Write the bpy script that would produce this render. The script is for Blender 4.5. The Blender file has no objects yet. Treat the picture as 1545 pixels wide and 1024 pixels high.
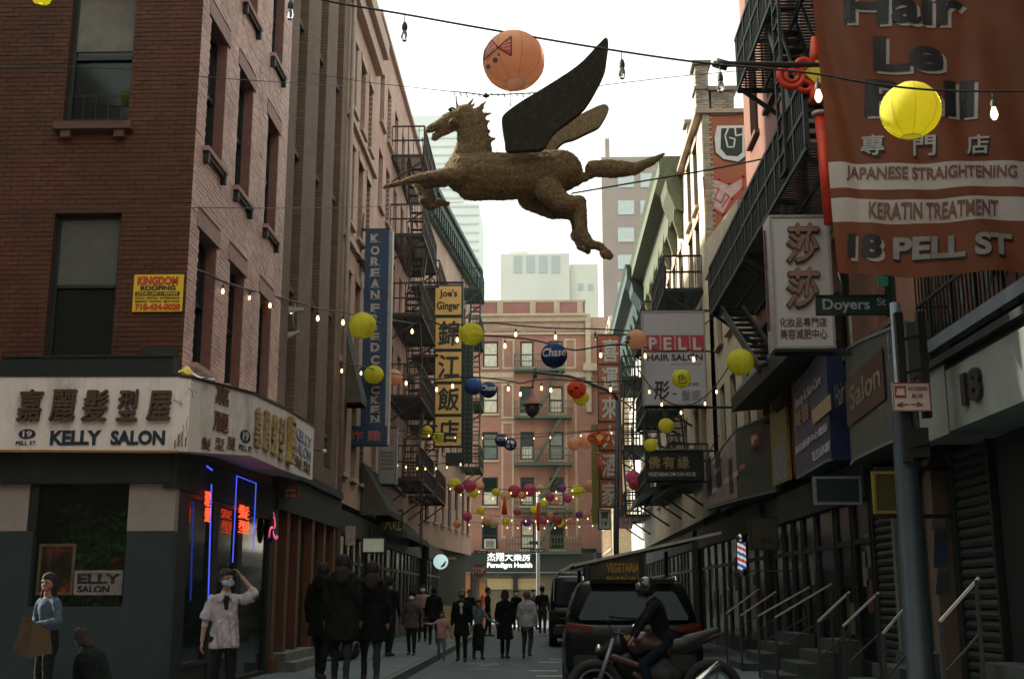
import bpy, bmesh, math, random
import numpy as np
from mathutils import Vector, Matrix, noise
R = math.radians
rnd = random.Random(7)
C = bpy.context.scene.collection
SC = bpy.context.scene

# ------------------------------------------------------------------ camera, light, exposure
F, CX, CY, H = 1800.0, 772.5, 512.0, 1.42          # focal length and centre in photo pixels, eye height in metres
PI_ = math.atan(388 / F)                            # pitch up
TH = math.atan(52.5 / F * math.cos(PI_))            # the street runs a little to the right of the lens axis
cam = bpy.data.cameras.new('camera'); cam_o = bpy.data.objects.new('camera', cam); C.objects.link(cam_o)
cam_o.location = (0, 0, H); cam_o.rotation_euler = (math.pi / 2 + PI_, 0, TH)
cam.lens = F / 1545 * 36; cam.sensor_width = 36; cam.clip_end = 2000; cam.clip_start = 0.05
SC.camera = cam_o
W = bpy.data.worlds.new('World'); SC.world = W; W.use_nodes = True
nt = W.node_tree; nt.nodes.clear()
sky = nt.nodes.new('ShaderNodeTexSky'); sky.sky_type = 'NISHITA'; sky.sun_disc = False
SUN_EL, SUN_AZ = R(35), R(-68)                      # sun high on the left, a little ahead of the lens (azimuth from +Y to +X)
sky.sun_elevation = SUN_EL; sky.sun_rotation = SUN_AZ; sky.air_density = 1.0; sky.dust_density = 4.0
hs = nt.nodes.new('ShaderNodeHueSaturation'); hs.inputs['Saturation'].default_value = 0.15; hs.inputs['Value'].default_value = 1.0
mixw = nt.nodes.new('ShaderNodeMix'); mixw.data_type = 'RGBA'; mixw.inputs[0].default_value = 0.40
mixw.inputs[7].default_value = (10.0, 11.3, 9.7, 1)  # the pale cloud sheet
bg = nt.nodes.new('ShaderNodeBackground'); bg.inputs['Strength'].default_value = 0.12
wo = nt.nodes.new('ShaderNodeOutputWorld')
nt.links.new(sky.outputs[0], hs.inputs['Color']); nt.links.new(hs.outputs[0], mixw.inputs[6])
nt.links.new(mixw.outputs[2], bg.inputs[0]); nt.links.new(bg.outputs[0], wo.inputs[0])
sun = bpy.data.lights.new('sun', 'SUN'); sun.energy = 5.0; sun.angle = R(1.5); sun.color = (1, 0.93, 0.82)
sun_o = bpy.data.objects.new('sun', sun); C.objects.link(sun_o)
sd = Vector((math.sin(SUN_AZ) * math.cos(SUN_EL), math.cos(SUN_AZ) * math.cos(SUN_EL), math.sin(SUN_EL)))
sun_o.rotation_euler = sd.to_track_quat('Z', 'Y').to_euler()
SC.view_settings.view_transform = 'Standard'; SC.view_settings.look = 'None'
SC.view_settings.exposure = 1.05; SC.view_settings.gamma = 1.0; SC.view_settings.use_curve_mapping = False
SC.render.engine = 'CYCLES'; SC.cycles.max_bounces = 6; SC.cycles.diffuse_bounces = 3; SC.cycles.glossy_bounces = 2
SC.cycles.transmission_bounces = 3; SC.cycles.transparent_max_bounces = 8
SC.cycles.caustics_reflective = False; SC.cycles.caustics_refractive = False
SC.cycles.use_denoising = True

def ray(px, py):
    a = (px - CX) / F; b = (CY - py) / F
    y = math.cos(PI_) - b * math.sin(PI_); z = math.sin(PI_) + b * math.cos(PI_)
    return Vector((a * math.cos(TH) - y * math.sin(TH), a * math.sin(TH) + y * math.cos(TH), z))
def at(px, py, X=None, Y=None, Z=None):
    """Where the line of sight through a photo pixel meets the plane x=X, y=Y or z=Z (used to measure the place)."""
    d = ray(px, py)
    t = X / d.x if X is not None else (Y / d.y if Y is not None else (Z - H) / d.z)
    return Vector((d.x * t, d.y * t, H + d.z * t))
def scale_at(p):
    p = Vector(p); yr = -p.x * math.sin(TH) + p.y * math.cos(TH)
    return F / (yr * math.cos(PI_) + (p.z - H) * math.sin(PI_))      # photo pixels per metre there

# ------------------------------------------------------------------ materials
MATS = {}
def mat(name, col, rough=0.8, metal=0.0, var=0.25, nscale=6.0, bump=0.0, bscale=60.0, emit=None, es=0.0, spec=0.5, dirt=None, island=0.0, coat=0.0, trans=0.0, alpha=1.0, backlit=0.0, aniso=(1, 1, 1)):
    if name in MATS: return MATS[name]
    m = bpy.data.materials.new(name); m.use_nodes = True; MATS[name] = m
    t = m.node_tree; n = t.nodes; L = t.links; b = n['Principled BSDF']
    b.inputs['Roughness'].default_value = rough; b.inputs['Metallic'].default_value = metal
    b.inputs['Specular IOR Level'].default_value = spec
    if coat: b.inputs['Coat Weight'].default_value = coat; b.inputs['Coat Roughness'].default_value = 0.05
    if alpha < 1: b.inputs['Alpha'].default_value = alpha
    if trans: b.inputs['Transmission Weight'].default_value = trans
    tc = n.new('ShaderNodeTexCoord'); mp = n.new('ShaderNodeMapping'); mp.inputs['Scale'].default_value = aniso
    L.new(tc.outputs['Object'], mp.inputs[0]); src = mp.outputs[0]
    nz = n.new('ShaderNodeTexNoise'); nz.inputs['Scale'].default_value = nscale; nz.inputs['Detail'].default_value = 5; nz.inputs['Roughness'].default_value = 0.65
    L.new(src, nz.inputs['Vector'])
    rmp = n.new('ShaderNodeMapRange'); rmp.inputs['From Min'].default_value = 0.3; rmp.inputs['From Max'].default_value = 0.7
    rmp.inputs['To Min'].default_value = 1 - var; rmp.inputs['To Max'].default_value = 1 + var * 0.6
    L.new(nz.outputs['Fac'], rmp.inputs['Value']); fac = rmp.outputs[0]
    if island:
        g = n.new('ShaderNodeNewGeometry'); oi = n.new('ShaderNodeObjectInfo'); ad = n.new('ShaderNodeMath'); fr = n.new('ShaderNodeMath'); fr.operation = 'FRACT'
        L.new(g.outputs['Random Per Island'], ad.inputs[0]); L.new(oi.outputs['Random'], ad.inputs[1]); L.new(ad.outputs[0], fr.inputs[0])
        r2 = n.new('ShaderNodeMapRange'); r2.inputs['To Min'].default_value = 1 - island; r2.inputs['To Max'].default_value = 1 + island
        L.new(fr.outputs[0], r2.inputs['Value']); mu = n.new('ShaderNodeMath'); mu.operation = 'MULTIPLY'
        L.new(fac, mu.inputs[0]); L.new(r2.outputs[0], mu.inputs[1]); fac = mu.outputs[0]
    vm = n.new('ShaderNodeVectorMath'); vm.operation = 'SCALE'; vm.inputs[0].default_value = col[:3]; L.new(fac, vm.inputs['Scale'])
    out = vm.outputs[0]
    if dirt:   # (colour, amount, scale): blotches of wear
        n2 = n.new('ShaderNodeTexNoise'); n2.inputs['Scale'].default_value = dirt[2]; n2.inputs['Detail'].default_value = 8; n2.inputs['Roughness'].default_value = 0.7
        L.new(src, n2.inputs['Vector'])
        r3 = n.new('ShaderNodeMapRange'); r3.inputs['From Min'].default_value = 0.5; r3.inputs['From Max'].default_value = 0.68; r3.inputs['To Max'].default_value = dirt[1]
        L.new(n2.outputs['Fac'], r3.inputs['Value'])
        mx = n.new('ShaderNodeMix'); mx.data_type = 'RGBA'; L.new(r3.outputs[0], mx.inputs[0]); L.new(out, mx.inputs[6]); mx.inputs[7].default_value = (*dirt[0], 1)
        out = mx.outputs[2]
    L.new(out, b.inputs['Base Color'])
    if emit: b.inputs['Emission Color'].default_value = (*emit, 1); b.inputs['Emission Strength'].default_value = es
    if bump:
        n3 = n.new('ShaderNodeTexNoise'); n3.inputs['Scale'].default_value = bscale; n3.inputs['Detail'].default_value = 4
        L.new(src, n3.inputs['Vector']); bp = n.new('ShaderNodeBump'); bp.inputs['Strength'].default_value = bump; bp.inputs['Distance'].default_value = 0.02
        L.new(n3.outputs['Fac'], bp.inputs['Height']); L.new(bp.outputs[0], b.inputs['Normal'])
    if backlit:
        tr = n.new('ShaderNodeBsdfTranslucent'); L.new(out, tr.inputs[0]); ms = n.new('ShaderNodeMixShader'); ms.inputs[0].default_value = backlit
        L.new(b.outputs[0], ms.inputs[1]); L.new(tr.outputs[0], ms.inputs[2]); L.new(ms.outputs[0], n['Material Output'].inputs['Surface'])
    return m

def brick_mat(name, c1, c2, mortar, bw=0.21, bh=0.075, axis='X', rough=0.9, var=0.25):
    """Far brickwork: too small in the picture to build brick by brick. axis = the wall's horizontal direction."""
    if name in MATS: return MATS[name]
    m = bpy.data.materials.new(name); m.use_nodes = True; MATS[name] = m
    t = m.node_tree; n = t.nodes; L = t.links; b = n['Principled BSDF']; b.inputs['Roughness'].default_value = rough
    tc = n.new('ShaderNodeTexCoord'); sp = n.new('ShaderNodeSeparateXYZ'); cb = n.new('ShaderNodeCombineXYZ')
    L.new(tc.outputs['Object'], sp.inputs[0]); L.new(sp.outputs[axis], cb.inputs['X']); L.new(sp.outputs['Z'], cb.inputs['Y'])
    br = n.new('ShaderNodeTexBrick'); br.inputs['Scale'].default_value = 1; br.inputs['Brick Width'].default_value = bw; br.inputs['Row Height'].default_value = bh
    br.inputs['Mortar Size'].default_value = 0.008; br.inputs['Mortar Smooth'].default_value = 0.4
    br.inputs['Color1'].default_value = (*c1, 1); br.inputs['Color2'].default_value = (*c2, 1); br.inputs['Mortar'].default_value = (*mortar, 1)
    L.new(cb.outputs[0], br.inputs['Vector'])
    nz = n.new('ShaderNodeTexNoise'); nz.inputs['Scale'].default_value = 0.7; nz.inputs['Detail'].default_value = 9; nz.inputs['Roughness'].default_value = 0.7; L.new(tc.outputs['Object'], nz.inputs['Vector'])
    mr = n.new('ShaderNodeMapRange'); mr.inputs['From Min'].default_value = 0.3; mr.inputs['From Max'].default_value = 0.7; mr.inputs['To Min'].default_value = 1 - var; mr.inputs['To Max'].default_value = 1 + var * .7
    L.new(nz.outputs['Fac'], mr.inputs['Value']); vm = n.new('ShaderNodeVectorMath'); vm.operation = 'SCALE'; L.new(br.outputs['Color'], vm.inputs[0]); L.new(mr.outputs[0], vm.inputs['Scale'])
    L.new(vm.outputs[0], b.inputs['Base Color'])
    bp = n.new('ShaderNodeBump'); bp.inputs['Strength'].default_value = 0.5; bp.inputs['Distance'].default_value = 0.006; bp.invert = True
    L.new(br.outputs['Fac'], bp.inputs['Height']); L.new(bp.outputs[0], b.inputs['Normal'])
    return m

# ------------------------------------------------------------------ mesh builder
class MB:
    def __init__(s): s.v = []; s.f = []; s.m = []; s.sm = []; s.g = []
    def add(s, vs, fs, mi=0, smooth=False):
        o = len(s.v); s.g.append((o, len(s.f))); s.v += [tuple(v) for v in vs]
        for f in fs: s.f.append([i + o for i in f]); s.m.append(mi); s.sm.append(smooth)
        return s
    def quad(s, a, b, c, d, mi=0): return s.add([a, b, c, d], [(0, 1, 2, 3)], mi)
    def box(s, x0, x1, y0, y1, z0, z1, mi=0):
        x0, x1 = sorted((x0, x1)); y0, y1 = sorted((y0, y1)); z0, z1 = sorted((z0, z1))
        return s.add([(x0,y0,z0),(x1,y0,z0),(x1,y1,z0),(x0,y1,z0),(x0,y0,z1),(x1,y0,z1),(x1,y1,z1),(x0,y1,z1)],
                     [(0,3,2,1),(4,5,6,7),(0,1,5,4),(1,2,6,5),(2,3,7,6),(3,0,4,7)], mi)
    def obox(s, O, u, v, n, a0, a1, b0, b1, c0, c1, mi=0):
        """box in a frame: a along u, b along v, c along n"""
        P = lambda a, b, c: O + u * a + v * b + n * c
        vs = [P(a, b, c) for c in (c0, c1) for b in (b0, b1) for a in (a0, a1)]
        fs = [(0,2,3,1),(4,5,7,6),(0,1,5,4),(1,3,7,5),(3,2,6,7),(2,0,4,6)]
        if u.cross(v).dot(n) * (a1-a0) * (b1-b0) * (c1-c0) < 0: fs = [f[::-1] for f in fs]
        return s.add(vs, fs, mi)
    def bar(s, p, q, w=0.03, h=None, mi=0):
        p = Vector(p); q = Vector(q); d = (q - p); l = d.length
        if l < 1e-6: return s
        d /= l; up = Vector((0, 0, 1)) if abs(d.z) < 0.95 else Vector((0, 1, 0))
        u = d.cross(up).normalized(); n = u.cross(d).normalized(); h = h or w
        return s.obox(p, d, u, n, 0, l, -w/2, w/2, -h/2, h/2, mi)
    def tube(s, pts, r, seg=8, mi=0, cap=True, closed=False):
        pts = [Vector(p) for p in pts]; n = len(pts); rs = r if isinstance(r, (list, tuple)) else [r] * n
        rings = []; prev = None
        for i, p in enumerate(pts):
            a = pts[i-1] if (i > 0 or closed) else p; b = pts[(i+1) % n] if (i < n-1 or closed) else p
            d = (b - a).normalized() if (b-a).length > 1e-9 else Vector((0,0,1))
            if prev is None:
                up = Vector((0,0,1)) if abs(d.z) < 0.9 else Vector((1,0,0)); u = d.cross(up).normalized()
            else: u = (prev - d * prev.dot(d)).normalized()
            prev = u; w = d.cross(u)
            rings.append([p + (u * math.cos(t) + w * math.sin(t)) * rs[i] for t in [2*math.pi*k/seg for k in range(seg)]])
        vs = [v for g in rings for v in g]; fs = []
        for i in range(n if closed else n-1):
            j = (i+1) % n
            for k in range(seg):
                k2 = (k+1) % seg; fs.append((i*seg+k, i*seg+k2, j*seg+k2, j*seg+k))
        if cap and not closed: fs.append(tuple(range(seg-1, -1, -1))); fs.append(tuple((n-1)*seg + k for k in range(seg)))
        return s.add(vs, fs, mi, True)
    def lathe(s, c, prof, seg=16, mi=0, axis='Z', tilt=None):
        c = Vector(c); vs = []; fs = []
        for (r, h) in prof:
            for k in range(seg):
                t = 2*math.pi*k/seg; x, y = r*math.cos(t), r*math.sin(t)
                v = Vector((x, y, h)) if axis == 'Z' else (Vector((x, h, y)) if axis == 'Y' else Vector((h, x, y)))
                if tilt: v = tilt @ v
                vs.append(c + v)
        for i in range(len(prof)-1):
            for k in range(seg):
                k2 = (k+1) % seg; q = (i*seg+k, i*seg+k2, (i+1)*seg+k2, (i+1)*seg+k)
                fs.append(q[::-1] if axis == 'Y' else q)
        return s.add(vs, fs, mi, True)
    def prism(s, pts, nvec, th, mi=0):
        """closed outline (3D points in order) thickened by th along nvec"""
        nvec = Vector(nvec).normalized(); n = len(pts); pts = [Vector(p) for p in pts]
        A = [p + nvec*th/2 for p in pts]; B = [p - nvec*th/2 for p in pts]
        ar = Vector((0,0,0))
        for i in range(n): ar += pts[i].cross(pts[(i+1) % n])
        fl = ar.dot(nvec) > 0
        fs = [tuple(range(n)), tuple(range(2*n-1, n-1, -1))] + [(i, n+i, n+(i+1) % n, (i+1) % n) for i in range(n)]
        if not fl: fs = [f[::-1] for f in fs]
        return s.add(A + B, fs, mi)
    def sphere(s, c, r, seg=14, rings=9, mi=0, sc=(1,1,1)):
        c = Vector(c); prof = []; vs = []; fs = []
        for i in range(rings+1):
            a = math.pi*i/rings - math.pi/2
            for k in range(seg):
                t = 2*math.pi*k/seg; vs.append(c + Vector((r*sc[0]*math.cos(a)*math.cos(t), r*sc[1]*math.cos(a)*math.sin(t), r*sc[2]*math.sin(a))))
        for i in range(rings):
            for k in range(seg): k2 = (k+1) % seg; fs.append((i*seg+k, i*seg+k2, (i+1)*seg+k2, (i+1)*seg+k))
        return s.add(vs, fs, mi, True)
    def mesh(s, name, mats, org=(0,0,0)):
        me = bpy.data.meshes.new(name); org = Vector(org)
        me.from_pydata([(v[0]-org.x, v[1]-org.y, v[2]-org.z) for v in s.v], [], s.f)
        for m in (mats if isinstance(mats, (list, tuple)) else [mats]): me.materials.append(m)
        me.polygons.foreach_set('material_index', s.m); me.polygons.foreach_set('use_smooth', s.sm); me.update()
        return me
    def build(s, name, mats, parent=None, bevel=0.0):
        if name in SPLIT and len(s.g) > 1:      # separate pieces become separate parts
            for k, (v0, f0) in enumerate(s.g):
                v1, f1 = s.g[k+1] if k+1 < len(s.g) else (len(s.v), len(s.f))
                q = MB(); q.v = s.v[v0:v1]; q.f = [[i-v0 for i in f] for f in s.f[f0:f1]]; q.m = s.m[f0:f1]; q.sm = s.sm[f0:f1]; o = q.build(name, mats, parent, bevel)
            return o
        org = ORG.get(parent, Vector((0,0,0))) if parent else Vector((0,0,0))
        me = s.mesh(name, mats, org)
        if bevel:
            bm = bmesh.new(); bm.from_mesh(me); bmesh.ops.remove_doubles(bm, verts=bm.verts, dist=1e-5)
            es = [e for e in bm.edges if len(e.link_faces) == 2 and e.calc_face_angle(0) > 0.5]
            bmesh.ops.bevel(bm, geom=es, offset=bevel, segments=2, affect='EDGES', clamp_overlap=True); bm.to_mesh(me); bm.free()
        o = bpy.data.objects.new(name, me); C.objects.link(o)
        if parent: o.parent = parent; ORG[o] = org
        return o
ORG = {}
SPLIT = {'pier', 'lintel', 'sill_bracket', 'string_course', 'cornice_bracket', 'post', 'window_surround', 'pale_panel', 'stucco_wall', 'block', 'white_block', 'party_wall', 'drainpipe', 'loop', 'divider', 'grille_bar', 'tie', 'chrome_strip', 'bracket', 'plain_bracket'}
def tag(o, label=None, cat=None, group=None, kind=None):
    if label: o['label'] = label
    if cat: o['category'] = cat
    if group: o['group'] = group
    if kind: o['kind'] = kind
    return o
def thing(name, label, cat, loc=(0,0,0), group=None):
    o = bpy.data.objects.new(name, None); C.objects.link(o); o.location = loc; ORG[o] = Vector(loc); o.empty_display_size = 0.1
    return tag(o, label, cat, group)
def kids(o): return [c for c in C.objects if c.parent == o]
def copy_tree(root, loc=None, rotz=None, scale=None):
    r = root.copy(); C.objects.link(r)
    for ch in root.children:
        c = ch.copy(); C.objects.link(c); c.parent = r
        for g in ch.children:
            d = g.copy(); C.objects.link(d); d.parent = c
    if loc is not None: r.location = loc
    if rotz is not None: r.rotation_euler = (0, 0, rotz)
    if scale is not None: r.scale = (scale,)*3
    return r

# text laid on a face, fitted to a box measured on that face
X_, Y_, Z_ = Vector((1,0,0)), Vector((0,1,0)), Vector((0,0,1))
_tc = {}
def text_mesh(st, bold=0.0, depth=0.0, shear=0.0, res=3, heavy=True):
    k = (st, bold, depth, shear, heavy); cjk = any(ord(c) > 0x2E80 for c in st)
    if k in _tc: return _tc[k]
    cu = bpy.data.curves.new('t', 'FONT'); cu.body = st; cu.size = 1; cu.offset = 0 if cjk else bold; cu.extrude = depth; cu.resolution_u = res; cu.shear = shear
    ob = bpy.data.objects.new('t', cu); C.objects.link(ob)
    dg = bpy.context.evaluated_depsgraph_get(); me = bpy.data.meshes.new_from_object(ob.evaluated_get(dg))
    n = len(me.vertices); co = np.empty(n*3); me.vertices.foreach_get('co', co); co = co.reshape(-1, 3)
    fs = [tuple(p.vertices) for p in me.polygons]
    bpy.data.objects.remove(ob); bpy.data.curves.remove(cu); bpy.data.meshes.remove(me)
    if n == 0: co = np.zeros((1, 3))
    elif cjk and heavy and bold > .005:      # thicken brush characters: shifted copies, each a hair in front of the last
        d = bold*.55; C2 = []; F2 = []
        for j, (dx, dy) in enumerate(((0,0),(d,0),(-d,0),(0,d),(0,-d))): C2.append(co + np.array([dx, dy, .006*j])); F2 += [tuple(i+j*n for i in f) for f in fs]
        co = np.vstack(C2); fs = F2
    _tc[k] = (co, fs); return _tc[k]
class Face:
    """a rectangular face through a point with a horizontal axis u; normal = u x v towards the viewer"""
    def __init__(s, O, u, v=Z_):
        s.O = Vector(O); s.u = Vector(u).normalized(); s.v = Vector(v).normalized(); s.n = s.u.cross(s.v).normalized()
    def ab(s, px, py):
        d = ray(px, py); e = Vector((0, 0, H)); t = (s.O - e).dot(s.n) / d.dot(s.n); p = e + d*t - s.O
        return p.dot(s.u), p.dot(s.v)
    def P(s, a, b, c=0.0): return s.O + s.u*a + s.v*b + s.n*c
    def text(s, st, box, m, parent, name='lettering', bold=0.02, depth=0.004, off=0.003, shear=0.0, px=True, mb=None, mi=0, z=None):
        a0, b0, a1, b1 = s.rect(box) if px else box
        co, fs = text_mesh(st, bold, 0.05 if depth else 0.0, shear)
        mn, mxx = co.min(0), co.max(0); sx = (a1-a0)/max(1e-6, mxx[0]-mn[0]); sy = (b1-b0)/max(1e-6, mxx[1]-mn[1])
        b = mb or MB()
        b.add([s.P(a0+(c[0]-mn[0])*sx, b0+(c[1]-mn[1])*sy, off + (c[2]-mn[2])/0.1*depth) for c in co], fs, mi)
        if mb is None: return b.build(name, m, parent)
    def rect(s, box):
        x0, y0, x1, y1 = box; ym = (y0+y1)/2; xm = (x0+x1)/2
        return s.ab(x0, ym)[0], s.ab(xm, y1)[1], s.ab(x1, ym)[0], s.ab(xm, y0)[1]
    def box(s, mb, a0, a1, b0, b1, c0, c1, mi=0): return mb.obox(s.O, s.u, s.v, s.n, a0, a1, b0, b1, c0, c1, mi)

# ------------------------------------------------------------------ common materials
IRON = mat('iron_paint', (0.004, 0.009, 0.007), 0.6, var=0.4, dirt=((0.016, 0.012, 0.009), 0.5, 9))
DARK = mat('dark_paint', (0.0035, 0.008, 0.006), 0.6, var=0.35)
DARKG = mat('dark_green_frame', (0.004, 0.013, 0.010), 0.5, var=0.3)
BLACK = mat('black_interior', (0.004, 0.008, 0.006), 0.9)
GLASS = mat('window_glass', (0.008, 0.016, 0.014), 0.08, spec=0.3, var=0.2)
GLASSB = mat('bright_window_glass', (0.16, 0.19, 0.17), 0.08, spec=0.6, var=0.3, nscale=3)
BLIND = mat('blind', (0.11, 0.12, 0.105), 0.7, var=0.15)
SHADE = mat('roller_shade', (0.16, 0.15, 0.12), 0.8, var=0.35, nscale=2.5)
CURT = mat('curtain', (0.62, 0.58, 0.48), 0.85, var=0.3, nscale=4)
CONC = mat('concrete', (0.16, 0.165, 0.155), 0.9, var=0.35, nscale=2.2, bump=0.3, bscale=40, dirt=((0.05, 0.05, 0.045), 0.7, 3))
STONE = mat('cream_stone', (0.52, 0.43, 0.33), 0.85, var=0.25, dirt=((0.22, 0.17, 0.12), 0.6, 3))
WHITEP = mat('white_paint', (0.62, 0.59, 0.55), 0.6, var=0.12, dirt=((0.28, 0.25, 0.21), 0.4, 2.5))
STEEL = mat('galvanised_steel', (0.20, 0.24, 0.27), 0.45, 0.4, var=0.25)
CHROME = mat('chrome', (0.6, 0.6, 0.58), 0.22, 1.0, var=0.1)
RUBBER = mat('rubber', (0.012, 0.012, 0.012), 0.8)
CABLE = mat('black_cable', (0.01, 0.012, 0.01), 0.6)

# ------------------------------------------------------------------ walls with real openings
def wall_mesh(mb, O, u, n, W_, z0, z1, ops, rev=0.16, mi=0, mi_rev=0, thick=0.0):
    """front face of a wall with openings (a0,a1,b0,b1) and their reveals"""
    us = sorted({0, W_} | {o[0] for o in ops} | {o[1] for o in ops}); us = [a for a in us if -1e-6 <= a <= W_+1e-6]
    vs = sorted({z0, z1} | {o[2] for o in ops} | {o[3] for o in ops}); vs = [a for a in vs if z0-1e-6 <= a <= z1+1e-6]
    P = lambda a, b, c=0: O + u*a + Z_*b + n*c
    fl = u.cross(Z_).dot(n) < 0
    def q(a, b, c, d, m_):
        mb.quad(*( (d, c, b, a) if fl else (a, b, c, d)), m_)
    for i in range(len(us)-1):
        for j in range(len(vs)-1):
            ca, cb = (us[i]+us[i+1])/2, (vs[j]+vs[j+1])/2
            if any(o[0] < ca < o[1] and o[2] < cb < o[3] for o in ops): continue
            q(P(us[i], vs[j]), P(us[i+1], vs[j]), P(us[i+1], vs[j+1]), P(us[i], vs[j+1]), mi)
    for (a0, a1, b0, b1) in [o[:4] for o in ops]:
        q(P(a0, b0, -rev), P(a0, b0), P(a0, b1), P(a0, b1, -rev), mi_rev); q(P(a1, b0), P(a1, b0, -rev), P(a1, b1, -rev), P(a1, b1), mi_rev)
        q(P(a0, b1), P(a1, b1), P(a1, b1, -rev), P(a0, b1, -rev), mi_rev); q(P(a0, b0, -rev), P(a1, b0, -rev), P(a1, b0), P(a0, b0), mi_rev)

def window(parent, O, u, n, a0, a1, b0, b1, rev=0.16, fm=None, kind='dark', sill=None, sillw=0.1, lintel=None, bars=True, fw=0.06, split=0.5, sillh=0.09):
    fm = fm or DARKG; v = Z_
    f = MB(); c0, c1 = -rev+0.01, -rev+0.07
    f.obox(O, u, v, n, a0+.002, a0+fw, b0+.002, b1-.002, c0, c1); f.obox(O, u, v, n, a1-fw, a1-.002, b0+.002, b1-.002, c0, c1)
    f.obox(O, u, v, n, a0+fw, a1-fw, b0+.002, b0+fw, c0, c1); f.obox(O, u, v, n, a0+fw, a1-fw, b1-fw, b1-.002, c0, c1)
    bm_ = b0 + (b1-b0)*split
    if bars: f.obox(O, u, v, n, a0+fw, a1-fw, bm_-fw*.4, bm_+fw*.4, c0, c1+.01)
    w = f.build('window', fm, parent)
    def pane(y0, y1, c, m):
        p = MB(); p.obox(O, u, v, n, a0+fw-.01, a1-fw+.01, y0, y1, c-.012, c); p.build('pane', m, w)
    bright = kind in ('bright',)
    for (y0, y1, cc) in (((b0+fw-.01, bm_, c0+.015), (bm_, b1-fw+.01, c0+.03)) if bars else ((b0+fw-.01, b1-fw+.01, c0+.02),)):
        pane(y0, y1, cc, GLASSB if bright else GLASS)
    if kind in ('blind', 'curtain', 'shade', 'half'):
        p = MB(); y0 = b0+fw if kind == 'curtain' else (bm_ if kind != 'shade' else b0 + (b1-b0)*0.55)
        if kind == 'half': y0 = b0+fw; y1 = bm_ - .03
        else: y1 = b1-fw
        cc = c0 + .045
        if kind == 'blind':
            k = 0; zz = y0
            while zz < y1 - .03: p.obox(O, u, v, n, a0+fw, a1-fw, zz, zz+.022, cc, cc+.006); zz += .028
            p.obox(O, u, v, n, a0+fw, a1-fw, y0, y1, cc-.004, cc-.001)
            p.build('blind', BLIND, w)
        else:
            p.obox(O, u, v, n, a0+fw, a1-fw, y0+.01, y1, cc, cc+.004); p.build('curtain' if kind != 'shade' else 'shade', CURT if kind != 'shade' else SHADE, w)
    if sill:
        s_ = MB(); s_.obox(O, u, v, n, a0-.08, a1+.08, b0-sillh, b0-.001, -rev*.6, sillw); s_.build('sill', sill, w)
    if lintel:
        s_ = MB(); s_.obox(O, u, v, n, a0-.1, a1+.1, b1+.001, b1+.2, -.05, .035); s_.build('lintel', lintel, w)
    return w

def brickwork(parent, O, u, n, a_rng, z_rng, ops, m, n_single=0, bw=0.205, bh=0.067, gap=0.009, proud=0.010, jit=0.004, seed=1, key=None):
    """real bricks laid in running bond over a wall; the first n_single (by key) are parts, the rest one mesh"""
    rg = random.Random(seed); cells = []
    r = 0; z = z_rng[0]
    while z + bh <= z_rng[1] + 1e-6:
        a = a_rng[0] - (bw/2 if r % 2 else 0)
        while a < a_rng[1]:
            x0, x1 = max(a, a_rng[0]), min(a+bw-gap, a_rng[1])
            segs = [(x0, x1)]
            for o in ops:
                if z + bh - gap > o[2] + .004 and z < o[3] - .004:
                    ns = []
                    for (p, q) in segs:
                        if q <= o[0] or p >= o[1]: ns.append((p, q)); continue
                        if p < o[0]: ns.append((p, o[0]))
                        if q > o[1]: ns.append((o[1], q))
                    segs = ns
            for (p, q) in segs:
                if q - p > 0.02: cells.append((p, q, z, z+bh-gap, proud + rg.uniform(-jit, jit)))
            a += bw
        z += bh; r += 1
    if key: cells.sort(key=key)
    org = ORG.get(parent, Vector())
    full = [c for c in cells if abs(c[1]-c[0]-(bw-gap)) < 1e-4]; single = full[:n_single]; sset = set(map(id, single))
    if single:
        b = MB(); b.obox(Vector((0,0,0)), u, Z_, n, 0, bw-gap, 0, bh-gap, -.004, proud); me = b.mesh('brick', m)
        for c in single:
            o = bpy.data.objects.new('brick', me); C.objects.link(o); o.parent = parent; o.location = O + u*c[0] + Z_*c[2] + n*(c[4]-proud) - org
    b = MB()
    for c in cells:
        if id(c) not in sset: b.obox(O, u, Z_, n, c[0], c[1], c[2], c[3], -.004, c[4])
    o = b.build('brickwork', m, parent); o['kind'] = 'stuff'; return o

# ================================================================== the ground
LX, RX = -4.85, 4.6
ASPH = mat('asphalt', (0.082, 0.100, 0.108), 0.85, var=0.35, nscale=1.3, bump=0.5, bscale=90, dirt=((0.13, 0.15, 0.155), 0.6, 0.9))
SLAB = mat('sidewalk_concrete', (0.12, 0.145, 0.15), 0.85, var=0.3, nscale=1.7, bump=0.3, bscale=60, island=0.12, dirt=((0.05, 0.055, 0.055), 0.7, 1.6))
KERB = mat('steel_kerb', (0.10, 0.105, 0.105), 0.5, 0.2, var=0.4)
g = MB(); g.quad((-400,-60,-0.15),(400,-60,-0.15),(400,900,-0.15),(-400,900,-0.15)); tag(g.build('ground', ASPH), kind='structure')
g = MB(); g.box(-2.5, 2.5, 1, 79.9, -0.145, 0); tag(g.build('road', ASPH), kind='structure')
g = MB(); g.box(-400, 400, 66, 79.9, -0.147, -0.004); g.box(-60, 60, -55, 12.0, -0.147, -0.004); tag(g.build('cross_road', ASPH), kind='structure')
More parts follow.
